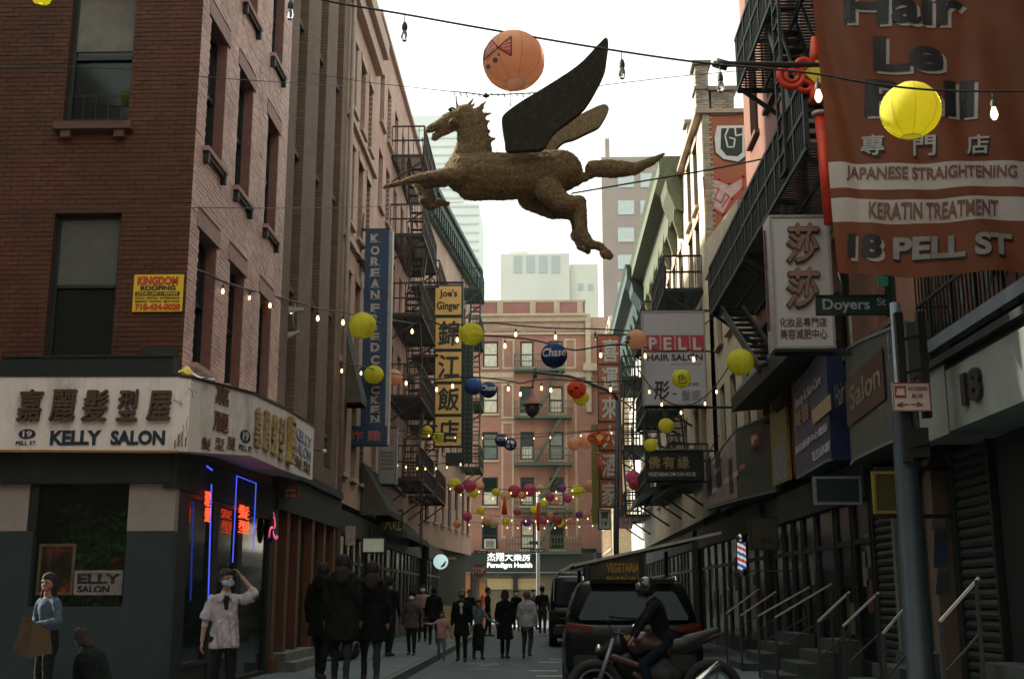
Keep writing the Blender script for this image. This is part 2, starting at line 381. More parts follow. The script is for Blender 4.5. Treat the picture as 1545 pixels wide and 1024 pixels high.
def sidewalk(nm, x0, x1, y0, y1, pw, pl):
    s = MB(); s.box(x0, x1, y0, y1, -0.14, 0.10); so = tag(s.build(nm, CONC), kind='structure')
    nx = max(1, round((x1-x0)/pw)); w = (x1-x0)/nx; ny = int((y1-y0)/pl)
    b = MB(); b.box(.012, w-.012, .012, pl-.012, 0, 0.036); me = b.mesh('slab', SLAB)
    for i in range(nx):
        for j in range(ny):
            o = bpy.data.objects.new('slab', me); C.objects.link(o); o.parent = so; o.location = (x0+i*w, y0+j*pl, 0.10 + rnd.uniform(0, .006))
for nm, a, b_ in (('sidewalk', -4.85, -2.62), ('sidewalk', 2.62, 6.2)): sidewalk(nm, a, b_, 12.2, 65.0, 1.15, 1.5)
s = MB(); s.box(-9.5, -4.86, 11.0, 15.4, -.14, .135); s.box(-4.84, -3.2, 10.6, 12.15, -.14, .135); tag(s.build('sidewalk', SLAB), kind='structure')
for x0, x1 in ((-2.615, -2.505), (2.505, 2.615)):
    k = MB(); k.box(x0, x1, 12.2, 65, -0.12, 0.14); tag(k.build('kerb', KERB), kind='structure')
LINEW = mat('worn_road_paint', (0.55, 0.55, 0.52), 0.8, var=0.5, nscale=12, dirt=((0.06, 0.06, 0.06), 0.9, 14))
mk = MB()
for (x0, x1, y) in ((-.2, .45, 27.4), (.05, .75, 28.6), (-.35, .2, 24.2), (-.2, .6, 22.6), (-1.9, -1.3, 60), (-.9, -.3, 60), (.1, .7, 60), (1.1, 1.7, 60)):
    mk.box(x0, x1, y, y + (.22 if y < 50 else 3), 0.004, 0.006)
tag(mk.build('road_markings', LINEW), kind='structure')
mh = thing('manhole_cover', 'round iron manhole cover in the road beside the left kerb', 'manhole cover', (-1.4, 26.5, 0.004))
b = MB(); b.lathe((-1.4, 26.5, 0.0), [(0.0, .012), (.28, .012), (.31, .004)], 24); b.build('lid', IRON, mh)
b = MB(); b.lathe((-1.4, 26.5, 0.0), [(.31, .003), (.315, .015), (.37, .015), (.375, .0)], 24); b.build('rim', STEEL, mh)

# ================================================================== brick corner building (left, nearest)
B_DARK = mat('dark_red_brick', (0.098, 0.034, 0.016), 0.85, var=0.35, nscale=0.6, island=0.13, bump=0.5, bscale=70, dirt=((0.045, 0.028, 0.016), 0.7, 1.1))  # red brick, with the shade of the front put into its darker colour
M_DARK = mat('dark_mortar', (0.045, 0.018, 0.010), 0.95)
B_PINK = mat('pink_painted_brick', (0.70, 0.455, 0.415), 0.6, var=0.22, nscale=1.2, island=0.10, bump=0.4, bscale=60, dirt=((0.22, 0.09, 0.07), 0.5, 2.2))  # pink paint, raised paler so its colour carries light missing on this side
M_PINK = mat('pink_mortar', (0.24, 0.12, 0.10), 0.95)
SILLD = mat('sill_brownstone', (0.12, 0.06, 0.045), 0.85, var=0.3)
SILLP = mat('sill_pink_stone', (0.42, 0.26, 0.24), 0.8, var=0.2)
GREY = mat('grey_blue_stucco', (0.024, 0.040, 0.046), 0.85, var=0.25, nscale=3, bump=0.3, bscale=80)
PANEL = mat('pale_panel', (0.30, 0.275, 0.25), 0.7, var=0.15, nscale=5, dirt=((0.2, 0.18, 0.15), 0.5, 5))
FASC = mat('dark_fascia', (0.010, 0.018, 0.015), 0.8, var=0.3)
L1 = thing('brick_building', 'corner brick building, dark red front and pink painted side, above the white salon sign', 'building', (-4.85, 15.5, 0))
Of = Vector((-8.4, 15.5, 0)); xo = 8.4
fr_ops = [(-6.73+xo, -5.80+xo, 4.55, 6.57), (-6.73+xo, -5.80+xo, 7.87, 9.95), (-6.73+xo, -5.80+xo, 11.2, 13.2)]
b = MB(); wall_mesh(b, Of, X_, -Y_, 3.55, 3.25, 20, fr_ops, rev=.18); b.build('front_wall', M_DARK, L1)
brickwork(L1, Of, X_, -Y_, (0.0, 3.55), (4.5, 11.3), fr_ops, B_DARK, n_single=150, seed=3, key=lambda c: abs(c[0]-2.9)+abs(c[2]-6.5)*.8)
Os = Vector((-4.85, 15.5, 0)); SY = [(15.92, 16.83), (17.58, 18.48), (19.55, 20.42)]
sd_ops = [(y0-15.5, y1-15.5, z0, z1) for (y0, y1) in SY for (z0, z1) in ((4.55, 6.48), (7.68, 9.70), (10.85, 12.85))]
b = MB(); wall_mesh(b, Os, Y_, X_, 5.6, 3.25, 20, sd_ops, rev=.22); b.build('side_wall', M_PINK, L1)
lint = [(o[0]-.12, o[1]+.12, o[3], o[3]+.24) for o in sd_ops]
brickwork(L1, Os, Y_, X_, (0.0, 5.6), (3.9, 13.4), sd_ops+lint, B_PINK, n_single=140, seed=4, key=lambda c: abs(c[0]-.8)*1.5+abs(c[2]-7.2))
b = MB()
for l in lint: b.obox(Os, Y_, Z_, X_, l[0]+.005, l[1]-.005, l[2], l[3]-.01, -.02, .022)
b.build('lintel', SILLP, L1)
window(L1, Of, X_, -Y_, *fr_ops[0], rev=.18, kind='blind', sill=SILLD)
wd = window(L1, Of, X_, -Y_, *fr_ops[1], rev=.18, kind='shade', sill=SILLD, sillw=.14, sillh=.11)
b = MB()
for a in (fr_ops[1][0]+.02, fr_ops[1][1]-.16): b.obox(Of, X_, Z_, -Y_, a, a+.14, 7.65, 7.757, .0, .11)
b.build('sill_bracket', SILLD, wd)
b = MB()   # the guard of thin rods in the upper window
O2 = Of
for i in range(5): b.bar(O2 + X_*(fr_ops[1][0]+.1+i*.18) + Z_*7.9 - Y_*.03, O2 + X_*(fr_ops[1][0]+.1+i*.18) + Z_*8.28 - Y_*.03, .012)
for z in (7.93, 8.28): b.bar(O2 + X_*(fr_ops[1][0]+.05) + Z_*z - Y_*.03, O2 + X_*(fr_ops[1][1]-.05) + Z_*z - Y_*.03, .014)
b.build('window_guard', IRON, wd)
window(L1, Of, X_, -Y_, *fr_ops[2], rev=.18, kind='dark', sill=SILLD)
for o in sd_ops:
    w_ = window(L1, Os, Y_, X_, *o, rev=.22, kind='dark', sill=SILLP, sillw=.10, sillh=.07, fm=DARKG)
    if o[2] > 7:
        b = MB()
        for a in (o[0]-.04, o[1]-.04): b.obox(Os, Y_, Z_, X_, a, a+.07, o[2]-.24, o[2]-.071, 0, .09)
        b.obox(Os, Y_, Z_, X_, o[0]-.02, o[1]+.02, o[2]-.13, o[2]-.071, 0, .07)
        b.build('sill_bracket', IRON, w_)
b = MB(); b.box(-8.4, -5.12, 15.78, 21.1, 3.3, 19.9); b.box(-8.4, -5.1, 17.0, 21.1, 0, 3.3); b.build('interior', BLACK, L1)
# ground floor of the salon
b = MB(); b.box(-8.4, -4.86, 15.32, 15.6, 2.86, 3.26); b.box(-4.95, -4.78, 15.34, 21.1, 2.8, 3.3); b.build('fascia', FASC, L1)
WZ0, WX0, WX1 = 1.30, -6.62, -5.40
b = MB(); b.box(-8.4, WX0, 15.4, 15.58, 0, 2.25); b.box(WX1, -4.80, 15.4, 15.58, 0, 2.25); b.box(WX0, WX1, 15.4, 15.58, 0, WZ0); b.build('stucco_wall', GREY, L1)
b = MB(); b.box(-7.16, -6.72, 15.41, 15.57, 2.252, 2.858); b.build('pale_panel', PANEL, L1); b = MB(); b.box(-5.41, -4.80, 15.41, 15.57, 2.252, 2.858); b.build('pale_panel', PANEL, L1)
b = MB(); b.box(-8.4, -7.17, 15.42, 15.57, 2.252, 2.858); b.box(-6.71, -6.6, 15.42, 15.57, 2.252, 2.858); b.build('window_surround', DARK, L1)
b = MB(); b.box(WX0, WX1, 15.50, 15.515, WZ0, 2.858)
SHOPG = mat('shop_glass', (0.01, 0.02, 0.015), 0.04, var=0.1, alpha=.22, spec=.5); b.build('shop_pane', SHOPG, L1)
b = MB(); b.box(WX0-.3, WX1+.3, 16.6, 16.66, .9, 3.2); b.box(WX0-.36, WX0-.3, 15.6, 16.6, .9, 3.2); b.box(WX1+.3, WX1+.36, 15.6, 16.6, .9, 3.2); b.box(WX0-.3, WX1+.3, 15.6, 16.6, .84, .9); b.build('display_case', mat('green_backing', (0.02, 0.06, 0.02), .8, var=.6, nscale=3), L1)
# side shopfront: dark piers, glass, low wall
def side_bay(y0, y1, z0, z1, m=GLASS):
    f = MB(); f.box(-4.9, -4.8, y0, y0+.06, z0, z1); f.box(-4.9, -4.8, y1-.06, y1, z0, z1); f.box(-4.9, -4.8, y0+.06, y1-.06, z0, z0+.06); f.box(-4.9, -4.8, y0+.06, y1-.06, z1-.06, z1); w = f.build('shop_window', DARK, L1)
    f = MB(); f.box(-4.87, -4.855, y0+.05, y1-.05, z0+.05, z1-.05); f.build('pane', m, w); return w
side_bay(16.0, 17.3, .5, 2.79); side_bay(17.5, 18.75, .5, 2.79); side_bay(18.9, 20.9, .15, 2.79)
b = MB(); b.box(-4.95, -4.8, 15.58, 15.99, 0, 2.79); b.box(-4.95, -4.8, 17.31, 17.49, 0, 2.79); b.box(-4.95, -4.8, 18.76, 18.89, 0, 2.79); b.box(-4.95, -4.82, 16.0, 18.75, 0, .49); b.box(-4.95, -4.8, 20.91, 21.1, 0, 2.79); b.build('pier', DARK, L1)
# potted leaves in the display
LEAF = mat('house_plant_leaf', (0.04, 0.16, 0.03), .6, var=.5, nscale=20, island=.4)
def leafy(name, label, cat, c, r, h, n, mt, leaf=.14, pot=None, group=None):
    t = thing(name, label, cat, c, group); b = MB(); rg = random.Random(int(c[0]*100) ^ n); c = Vector(c)
    for i in range(n):
        d = Vector((rg.uniform(-1,1), rg.uniform(-1,1)*.6, 0)); p = c + Vector((d.x*r, d.y*r, rg.uniform(.15, 1)*h)); a = rg.uniform(0, 6.28); e = Vector((math.cos(a), math.sin(a)*.5, rg.uniform(-.6,.6))).normalized()*leaf; w = e.cross(Vector((rg.uniform(-1,1), 1, rg.uniform(-1,1)))).normalized()*leaf*.22
        b.add([p, p+e*.45+w, p+e, p+e*.45-w], [(0,1,2,3)])
        if i % 3 == 0: b.tube([c+Z_*.1, (c+p)/2+Vector((0,0,.05)), p], .006, 4)
    tag(b.build('foliage', mt, t), kind='stuff')
    b = MB(); b.lathe(c, [(0,0),(.09,0),(.12,.16),(.1,.16),(.0,.14)], 14); b.build('pot', pot or mat('clay_pot', (.22,.09,.05), .8), t)
leafy('potted_plant', 'tall leafy green plant filling the salon window behind the glass', 'plant', (-6.2, 16.15, .905), .34, 1.7, 260, LEAF)
leafy('potted_plant', 'wide bushy green plant in the salon window above the lettered board', 'plant', (-5.75, 16.1, .905), .3, 1.6, 240, LEAF, .16)
t = thing('orange_flower', 'salmon coloured flower head low in the salon window by the lettered board', 'flower', (-5.62, 15.75, .905)); b = MB()
for i in range(70):
    a = rnd.uniform(0,6.28); e = rnd.uniform(-.3,1.4); r = .1; p = Vector((-5.62,15.75,1.82)); d = Vector((math.cos(a)*math.cos(e), math.sin(a)*math.cos(e)*.6, math.sin(e)))*r; s = d.cross(Z_).normalized()*.03
    b.add([p+d*.3-s, p+d-s*1.3, p+d*1.15, p+d+s*1.3, p+d*.3+s], [(0,1,2,3,4)])
b.build('petals', mat('salmon_petal', (.45,.12,.08), .7, var=.4), t); b = MB(); b.tube([(-5.62,15.75,1.8),(-5.6,15.75,1.4),(-5.62,15.75,.92)], .012, 6); b.build('stem', LEAF, t)
fr = Face((-6.6, 15.46, 0), X_)
def framed(label, box, Y, fm, pm, depth=.03, nm='framed_poster', cat='poster', grp=None):
    f = Face((0, Y, 0), X_); a0, b0, a1, b1 = f.rect(box); t = thing(nm, label, cat, (a0, Y, b0), grp); b = MB(); w = .035
    f.box(b, a0, a0+w, b0, b1, 0, depth); f.box(b, a1-w, a1, b0, b1, 0, depth); f.box(b, a0+w, a1-w, b0, b0+w, 0, depth); f.box(b, a0+w, a1-w, b1-w, b1, 0, depth); b.build('frame', fm, t)
    b = MB(); f.box(b, a0+w-.005, a1-w+.005, b0+w-.005, b1-w+.005, 0, depth*.5); b.build('print', pm, t); return t, f
PR = mat('dark_orange_print', (0.03, 0.02, 0.015), .5, var=.8, nscale=5, dirt=((.5,.12,.04), .9, 4.5))
framed('poster with an orange flower in a thin wooden frame inside the salon window', (58, 820, 113, 897), 15.60, mat('pale_wood', (.35,.24,.13), .6), PR)
t, f = framed('white lettered board reading ELLY SALON at the foot of the salon window', (113, 860, 186, 897), 15.56, WHITEP, WHITEP, nm='window_sign', cat='sign')
f.text('ELLY', (118, 865, 183, 880), mat('ink_blue', (.02,.03,.05), .6, dirt=((.5,.25,.05), .8, 9)), t, off=.02, bold=.04); f.text('SALON', (118, 883, 166, 894), mat('ink_black', (.02,.025,.03), .6), t, off=.02, bold=.04)
# roof band of the sign housing
SGN = mat('sign_white_plastic', (0.80, 0.76, 0.71), 0.45, var=0.12, nscale=2, dirt=((0.30, 0.25, 0.20), 0.65, 1.9), aniso=(1, 1, .45))
ks = thing('shop_sign', 'long white KELLY SALON sign with brown Chinese characters wrapping the brick corner', 'sign', (-4.85, 15.2, 3.27))
plan = [(-7.17, 15.12), (-4.78, 15.12), (-4.62, 15.2), (-4.24, 17.0), (-4.30, 19.5), (-4.40, 22.4)]
zb = [3.27, 3.25, 3.25, 3.40, 3.45, 3.57]; zt = [4.23, 4.22, 4.21, 4.30, 4.46, 4.58]
b = MB()
for i in range(5):
    (xa, ya), (xb, yb) = plan[i], plan[i+1]
    b.quad((xa,ya,zb[i]),(xb,yb,zb[i+1]),(xb,yb,zt[i+1]),(xa,ya,zt[i]))
    ia, ib = (max(-4.84, xa) if i > 1 else xa, max(ya, 15.31) if i < 3 else ya), (-4.84 if i > 0 else xb, max(yb, 15.31))
    ia = (-4.84, max(ya,15.31)) if i > 1 else ia
    b.quad((xa,ya,zt[i]),(xb,yb,zt[i+1]),(*ib,zt[i+1]),(*ia,zt[i])); b.quad((xb,yb,zb[i+1]),(xa,ya,zb[i]),(*ia,zb[i]),(*ib,zb[i+1]))
b.quad((plan[5][0],plan[5][1],zb[5]),(-4.84,22.4,zb[5]),(-4.84,22.4,zt[5]),(plan[5][0],plan[5][1],zt[5]))
b.quad((-7.17,15.31,zb[0]),(-7.17,15.12,zb[0]),(-7.17,15.12,zt[0]),(-7.17,15.31,zt[0])); b.build('panel', SGN, ks)
GOLD = mat('gold_trim', (.30,.17,.05), .5, .2); b = MB()
b.bar((-7.19,15.11,3.26),(-7.19,15.11,4.24),.03); b.bar((-7.2,15.11,3.255),(-4.7,15.11,3.235),.03); b.build('trim', GOLD, ks)
b = MB(); 
for i in range(1,5): b.bar((*plan[i], zt[i]+.01), (*plan[i+1], zt[i+1]+.01), .035)
b.bar((-7.17,15.12,4.24),(-4.78,15.12,4.23),.03); b.build('top_edge', DARK, ks)
# seams and cracks near the corner
b = MB(); f = Face((-4.7, 15.105, 0), X_)
BRN = mat('brown_character', (0.085, 0.045, 0.028), .6, var=.3); NAVY = mat('navy_letter', (0.006, 0.028, 0.05), .5, var=.1); INK = mat('crack_grime', (.05,.04,.035), .9)
f = Face((-7.0, 15.115, 0), X_)
for ch, bx in zip('嘉麗髮型屋', ((28,588,66,636),(77,588,116,636),(125,588,165,636),(178,588,209,636),(223,590,259,635))):
    f.text(ch, bx, BRN, ks, name='character', bold=.030, depth=.05, off=.004, shear=.08)
f.text('KELLY', (76,649,153,671), NAVY, ks, bold=.045); f.text('SALON', (167,649,249,671), NAVY, ks, bold=.045)
def oval19(f, box, par, m=NAVY):
    a0,b0,a1,b1 = f.rect(box); b = MB(); n = 24; ca, cb = (a0+a1)/2, (b0+b1)/2
    b.add([f.P(ca+(a1-a0)/2*math.cos(2*math.pi*k/n), cb+(b1-b0)/2*math.sin(2*math.pi*k/n), .003) for k in range(n)], [tuple(range(n))]); b.build('badge', m, par)
    w = box[2]-box[0]; f.text('19', (box[0]+w*.25, box[1]+3, box[2]-w*.22, box[3]-3), WHITEP, par, off=.006, bold=.03)
oval19(f, (28,647,54,662), ks); f.text('PELL ST.', (24,665,56,671), NAVY, ks, bold=.02)
fB = Face((-4.62, 15.2, 0), Vector((.38, 1.8, 0))); fB.O += fB.n*.004
RBR = mat('red_brown_character', (.13,.05,.035), .6, var=.3)
fB.text('嘉', (324,583,346,611), RBR, ks, name='character', bold=.02); fB.text('麗', (321,622,345,652), RBR, ks, name='character', bold=.02)
for ch, bx in zip('髮型屋', ((303,660,318,678),(324,660,338,678),(342,659,355,678))): fB.text(ch, bx, RBR, ks, name='character', bold=.012)
oval19(fB, (362,648,378,668), ks); fB.text('PELL ST.', (360,672,381,680), NAVY, ks, bold=.02)
GIN = mat('gold_lattice', (.42,.30,.10), .35, .6, var=.6, nscale=30)
for i in (3, 4):
    pa, pb = Vector((*plan[i],0)), Vector((*plan[i+1],0)); fC = Face(pa, pb-pa); fC.O += fC.n*.004; L = (pb-pa).length
    zz = lambda a, e, i=i, L=L: e[i] + (e[i+1]-e[i])*a/L
    if i == 3:
        for k, ch in enumerate('嘉麗髮型'): a = .12+k*.6; fC.text(ch, (a, zz(a,zb)+.15, a+.38, zz(a,zt)-.16), GIN, ks, name='character', bold=.03, depth=.025, px=False)
    else:
        fC.text('屋', (.05, zz(0,zb)+.12, .5, zz(0,zt)-.1), GIN, ks, name='character', bold=.03, depth=.07, px=False)
        BL = mat('pale_blue_letter', (.18,.25,.42), .6)
        for k, st in enumerate(('KELLY', 'SALON', '髮型')): a = .75+k*.02; fC.text(st, (.85, zz(.85,zb)+.62-.24*k, 2.6, zz(.85,zb)+.82-.24*k), BL if k != 2 else RBR, ks, px=False)
b = MB(); b.box(-7.13, -4.86, 15.18, 15.49, 4.25, 4.49); b.bar((-7.15,15.17,4.50),(-4.85,15.17,4.50),.02); b.build('housing', FASC, ks)
f = Face((0, 15.113, 0), X_)
for pts in (((262,602),(268,606),(271,604),(276,611)),((270,606),(274,614)),((284,586),(290,590),(291,600)),((292,588),(297,592)),((270,668),(274,660),(272,652)),((280,672),(283,655),(281,640),(284,628)),((276,640),(278,650))):
    b = MB(); b.tube([f.P(*f.ab(*p), .002) for p in pts], .0035, 4); b.build('crack', INK, ks)
b = MB()
for (x_, y_, w_, h_) in ((268,655,3,18),(274,650,2,24),(279,660,2,14),(263,664,2,12)): a0,b0,a1,b1 = f.rect((x_,y_,x_+w_,y_+h_)); f.box(b, a0,a1,b0,b1,.0,.0015)
tag(b.build('grime', mat('sign_grime', (.22,.18,.14), .9, var=.6, nscale=30), ks), kind='stuff')
# rag on top, roofing plate, small plates
t = thing('plastic_bag', 'torn yellow and white plastic bag caught on top of the corner sign', 'plastic bag', (-4.6, 15.35, 4.24))
b = MB(); pts = []
for j in range(6):
    for i in range(9):
        u_, v_ = i/8, j/5; pts.append((-4.80+u_*.38, 15.2+u_*.35+v_*.12, 4.235 + (.17*math.sin(math.pi*min(1,u_*1.6+.15))*(1-u_*.8))*(1-abs(v_-.5)*1.4) + .02*math.sin(i*2.3+j*1.7) + .02))
b.add(pts, [(j*9+i, j*9+i+1, (j+1)*9+i+1, (j+1)*9+i) for j in range(5) for i in range(8) if i > 2], 0, True); b.add(pts, [(j*9+i, j*9+i+1, (j+1)*9+i+1, (j+1)*9+i) for j in range(5) for i in range(3)], 1, True)
b.build('film', [mat('white_film', (.7,.68,.62), .4), mat('yellow_film', (.7,.58,.05), .4)], t)
YEL = mat('yellow_print', (.75,.52,.02), .5, var=.08)
def plate(nm, label, cat, box, Y, m, th=.02, grp=None, plane=None, edge=None):
    f = plane or Face((0, Y, 0), X_); a0,b0,a1,b1 = f.rect(box); t = thing(nm, label, cat, f.P(a0, b0), grp)
    b = MB(); f.box(b, a0, a1, b0, b1, -th, 0); b.build('plate', m, t)
    if edge:
        b = MB(); w = edge[1]
        f.box(b, a0-w, a0, b0-w, b1+w, -th-.01, .012); f.box(b, a1, a1+w, b0-w, b1+w, -th-.01, .012); f.box(b, a0, a1, b0-w, b0, -th-.01, .012); f.box(b, a0, a1, b1, b1+w, -th-.01, .012); b.build('rim', edge[0], t)
    return t, f
RED = mat('red_print', (.50,.05,.02), .5); BLK = mat('black_print', (.02,.025,.02), .5)
t, f = plate('roofing_sign', 'small yellow KINGDOM ROOFING advertisement plate beside the lower brick window', 'sign', (201,414,276,470), 15.46, YEL)
f.text('KINGDOM', (208,417,269,430), RED, t, bold=.05); f.text('ROOFING', (212,431,265,438), BLK, t, bold=.04)
b = MB(); a0,b0,a1,b1 = f.rect((204,440,271,446)); f.box(b, a0,a1,b0,b1,0.001,.004); b.build('band', BLK, t)
f.text('LOCAL LAW 11 REPAIRS', (207,441,268,445), YEL, t, off=.006, bold=.02); f.text('STUCCO · POINTING · WATERPROOFING', (204,448,271,451), BLK, t, bold=.01); f.text('SIDEWALK · PAINTING · BRICK WORK', (204,453,271,456), BLK, t, bold=.01)
f.text('718-434-0020', (204,458,272,468), RED, t, bold=.05)
plate('street_sign', 'small dark green faded street plate below the yellow roofing plate', 'sign', (212,524,268,540), 15.46, DARKG)
# neon
NB = mat('blue_neon', (.1,.15,.9), .4, emit=(.07,.12,1), es=.5); NR = mat('red_neon', (.9,.1,.03), .4, emit=(1,.08,.02), es=.75)
fs = Face((-4.76, 0, 0), Y_)
def neon_frame(label, box, rects):
    a0,b0,a1,b1 = fs.rect(box); t = thing('neon_sign', label, 'neon sign', fs.P(a0,b0)); b = MB()
    b.tube([fs.P(a0,b0,.03), fs.P(a0,b1,.03), fs.P(a1,b1,.03), fs.P(a1,b0+.2,.03)], .009, 6); b.build('blue_tube', NB, t)
    return t
t = neon_frame('blue neon frame around red neon Chinese characters in the salon side window', (351,722,381,850), None)
fs.text('髮', (356,762,372,782), NR, t, name='red_tube', bold=.0, depth=.02, off=.03); fs.text('型', (356,785,372,804), NR, t, name='red_tube', bold=.0, depth=.02, off=.03)
t = thing('neon_sign', 'blue neon upright with red neon characters close to the salon corner', 'neon sign', fs.P(*fs.ab(312,880))); b = MB()
b.tube([fs.P(*fs.ab(316,730), .03), fs.P(*fs.ab(314,800), .03), fs.P(*fs.ab(311,905), .03)], .010, 6); b.tube([fs.P(*fs.ab(309,703), .03), fs.P(*fs.ab(317,709), .03)], .012, 6); b.build('blue_tube', NB, t)
for k, ch in enumerate('理髮'): fs.text(ch, (305,741+k*24,312,763+k*24), NR, t, name='red_tube', bold=.02, depth=.02, off=.03)
t = thing('neon_sign', 'round swirl sign of red and blue lamp arms in the salon side window', 'neon sign', fs.P(*fs.ab(410,798), 0)); ca, cb = fs.ab(410,798); b = MB(); b2 = MB()
for k in range(3):
    for j in range(10):
        for q in range(3):
            th = 2*math.pi*k/3 + j*.13 + .5; r = (.05 + j*.022) ; rr = r + (q-1)*.02*(1+.1*j); p = fs.P(ca + rr*1.5*math.cos(th), cb + rr*math.sin(th), .03)
            (b if (k*5+q+j//4) % 3 else b2).sphere(p, .0085, 6, 4)
b.build('red_lamps', NR, t)['kind'] = 'stuff'; b2.build('blue_lamps', NB, t)['kind'] = 'stuff'
b = MB(); b.lathe(fs.P(ca, cb, 0), [(0,0),(.24,0),(.24,.015),(0,.015)], 20, axis='X'); b.build('backing', BLACK, t)
t, f = plate('shop_sign', 'small dull red plate under the far end of the white salon sign', 'sign', (424,733,450,753), 0, mat('dull_red', (.28,.07,.04), .6), plane=Face((-4.6, 21.6, 0), X_))
f.text('OPEN', (428,737,446,742), WHITEP, t); f.text('美容', (428,744,446,750), WHITEP, t)

# ================================================================== second building left: brown piers with sunk window strips
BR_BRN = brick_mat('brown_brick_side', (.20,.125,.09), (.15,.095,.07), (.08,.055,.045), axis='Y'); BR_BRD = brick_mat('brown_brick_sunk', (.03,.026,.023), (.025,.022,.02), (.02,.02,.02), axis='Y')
def left_facade(b_, y0, y1, z0, z1, ops, m, rev=.18, name='street_wall', mrev=None):
    b = MB(); wall_mesh(b, Vector((LX, y0, 0)), Y_, X_, y1-y0, z0, z1, [(o[0]-y0, o[1]-y0, o[2], o[3]) for o in ops], rev=rev, mi_rev=1); return b.build(name, [m, mrev or m], b_)
L2 = thing('apartment_building', 'narrow brown brick building with three sunk window strips next to the pink wall', 'building', (LX, 21.1, 0))
strips = [(21.8,22.6),(23.9,24.7),(25.9,26.75)]
left_facade(L2, 21.101, 27.4, 3.6, 21, [(a, b_, 4.2, 17.2) for a, b_ in strips], BR_BRN, rev=.3)
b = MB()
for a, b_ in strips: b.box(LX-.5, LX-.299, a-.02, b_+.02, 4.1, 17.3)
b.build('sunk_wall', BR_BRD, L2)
for k, (a, b_) in enumerate(strips):
    for z in (4.5, 7.3, 10.1, 12.9, 15.4): window(L2, Vector((LX-.1,0,0)), Y_, X_, a+.03, b_-.03, z+k*.25, z+1.75+k*.25, rev=.26, kind='dark', sill=SILLD, sillw=.02)
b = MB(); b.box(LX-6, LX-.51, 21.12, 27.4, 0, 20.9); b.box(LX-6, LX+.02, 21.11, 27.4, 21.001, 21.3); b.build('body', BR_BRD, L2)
ORW = mat('orange_brown_column', (.13,.05,.022), .7, var=.3, nscale=3)
b = MB(); b.box(LX-.5, LX-.12, 21.11, 27.4, 0, 3.6); b.build('recess', BLACK, L2)
b = MB(); b.box(LX-.3, LX+.12, 21.12, 27.4, 2.95, 3.59); b.box(LX-.3, LX+.2, 21.12, 27.4, 3.595, 3.75); b.build('cornice', FASC, L2)
for i, y in enumerate((21.3, 22.2, 23.3, 24.6, 26.0, 27.1)):
    b = MB(); b.box(LX-.12, LX+.06+(.02 if i % 2 else 0), y-.13, y+.13, 0, 2.949); b.box(LX-.12, LX+.12, y-.17, y+.17, 0, .4); b.build('column', ORW, L2)
for (ya, yb) in ((21.45,22.05),(22.35,23.15),(23.45,24.45),(24.75,25.85)):
    b = MB(); b.box(LX-.11, LX-.08, ya, yb, .4, 2.6); b.build('door_leaf', DARK, L2)
b = MB(); b.box(LX-.1, LX+.45, 21.5, 24.4, .1, .3); b.box(LX-.1, LX+.25, 21.5, 24.4, .3, .45); b.build('step', CONC, L2)

# ================================================================== third building left: tan-pink, hooded windows, drainpipe
TAN = brick_mat('tan_pink_brick', (.52,.34,.27), (.46,.29,.23), (.24,.17,.14), axis='Y'); TANST = mat('pink_stone', (.45,.32,.27), .8, var=.2)
L3 = thing('apartment_building', 'tan pink building with hooded windows and a drainpipe above the blue blade sign', 'building', (LX, 27.4, 0))
WY = [(28.0,28.75),(29.45,30.2),(30.85,31.5)]; WZ = [(4.3,6.2),(7.2,9.3),(10.5,12.6),(13.5,15.4)]
ops3 = [(a,b_,c,d) for a,b_ in WY for c,d in WZ]
left_facade(L3, 27.401, 32.2, 3.6, 17.2, ops3, TAN, rev=.2)
for o in ops3: window(L3, Vector((LX,0,0)), Y_, X_, *o, rev=.2, kind='dark', sill=TANST, lintel=TANST)
b = MB()
for z in (6.85, 9.95, 13.05): b.box(LX-.02, LX+.10, 27.45, 32.15, z, z+.14)
b.build('string_course', TANST, L3)
b = MB(); b.box(LX-.1, LX+.35, 27.42, 32.18, 16.7, 17.2); b.box(LX-.1, LX+.2, 27.42, 32.18, 16.2, 16.69); b.box(LX-6, LX-.25, 27.42, 32.2, 0, 17.1); b.build('cornice', TANST, L3)
b = MB(); b.tube([(LX+.09,27.5,.3),(LX+.09,27.5,16.2)], .055, 8); b.tube([(LX+.09,27.75,4.3),(LX+.09,27.75,16.2)], .03, 6); b.build('drainpipe', mat('pipe_paint', (.30,.22,.18), .6), L3)
for y, z in ((28.3,9.75),):
    b = MB(); b.tube([(LX+.08,y,z),(LX+.2,y+.1,z),(LX+.26,y+.2,z-.06)], .022, 6); b.lathe((LX+.26,y+.2,z-.2), [(.02,.14),(.07,.1),(.09,0),(0,.0)], 10); b.build('wall_lamp', IRON, L3)

# ================================================================== fourth building left: pink, with the fire escapes
PNK = brick_mat('pink_brick', (.56,.35,.31), (.50,.31,.27), (.28,.19,.17), axis='Y'); ORG_ = brick_mat('orange_brick', (.42,.16,.09), (.36,.13,.075), (.25,.14,.1), axis='X')
L4 = thing('apartment_building', 'tall pink brick building carrying the fire escape stairs left of the flying horse', 'building', (LX, 32.2, 0))
ops4 = [(y, y+.85, z, z+1.75) for y in (33.0,34.6,36.4,38.3,40.3,42.3,44.3) for z in (4.9,7.45,10.1,12.6,15.2)]
left_facade(L4, 32.201, 46, 3.6, 18.2, ops4, PNK, rev=.18)
for i, o in enumerate(ops4): window(L4, Vector((LX,0,0)), Y_, X_, *o, rev=.18, kind=('dark','curtain','dark','half')[i % 4], sill=TANST, fm=DARKG)
b = MB(); b.box(LX-6, LX-.001, 32.203, 32.4, 17.25, 18.2); b.build('party_wall', ORG_, L4)
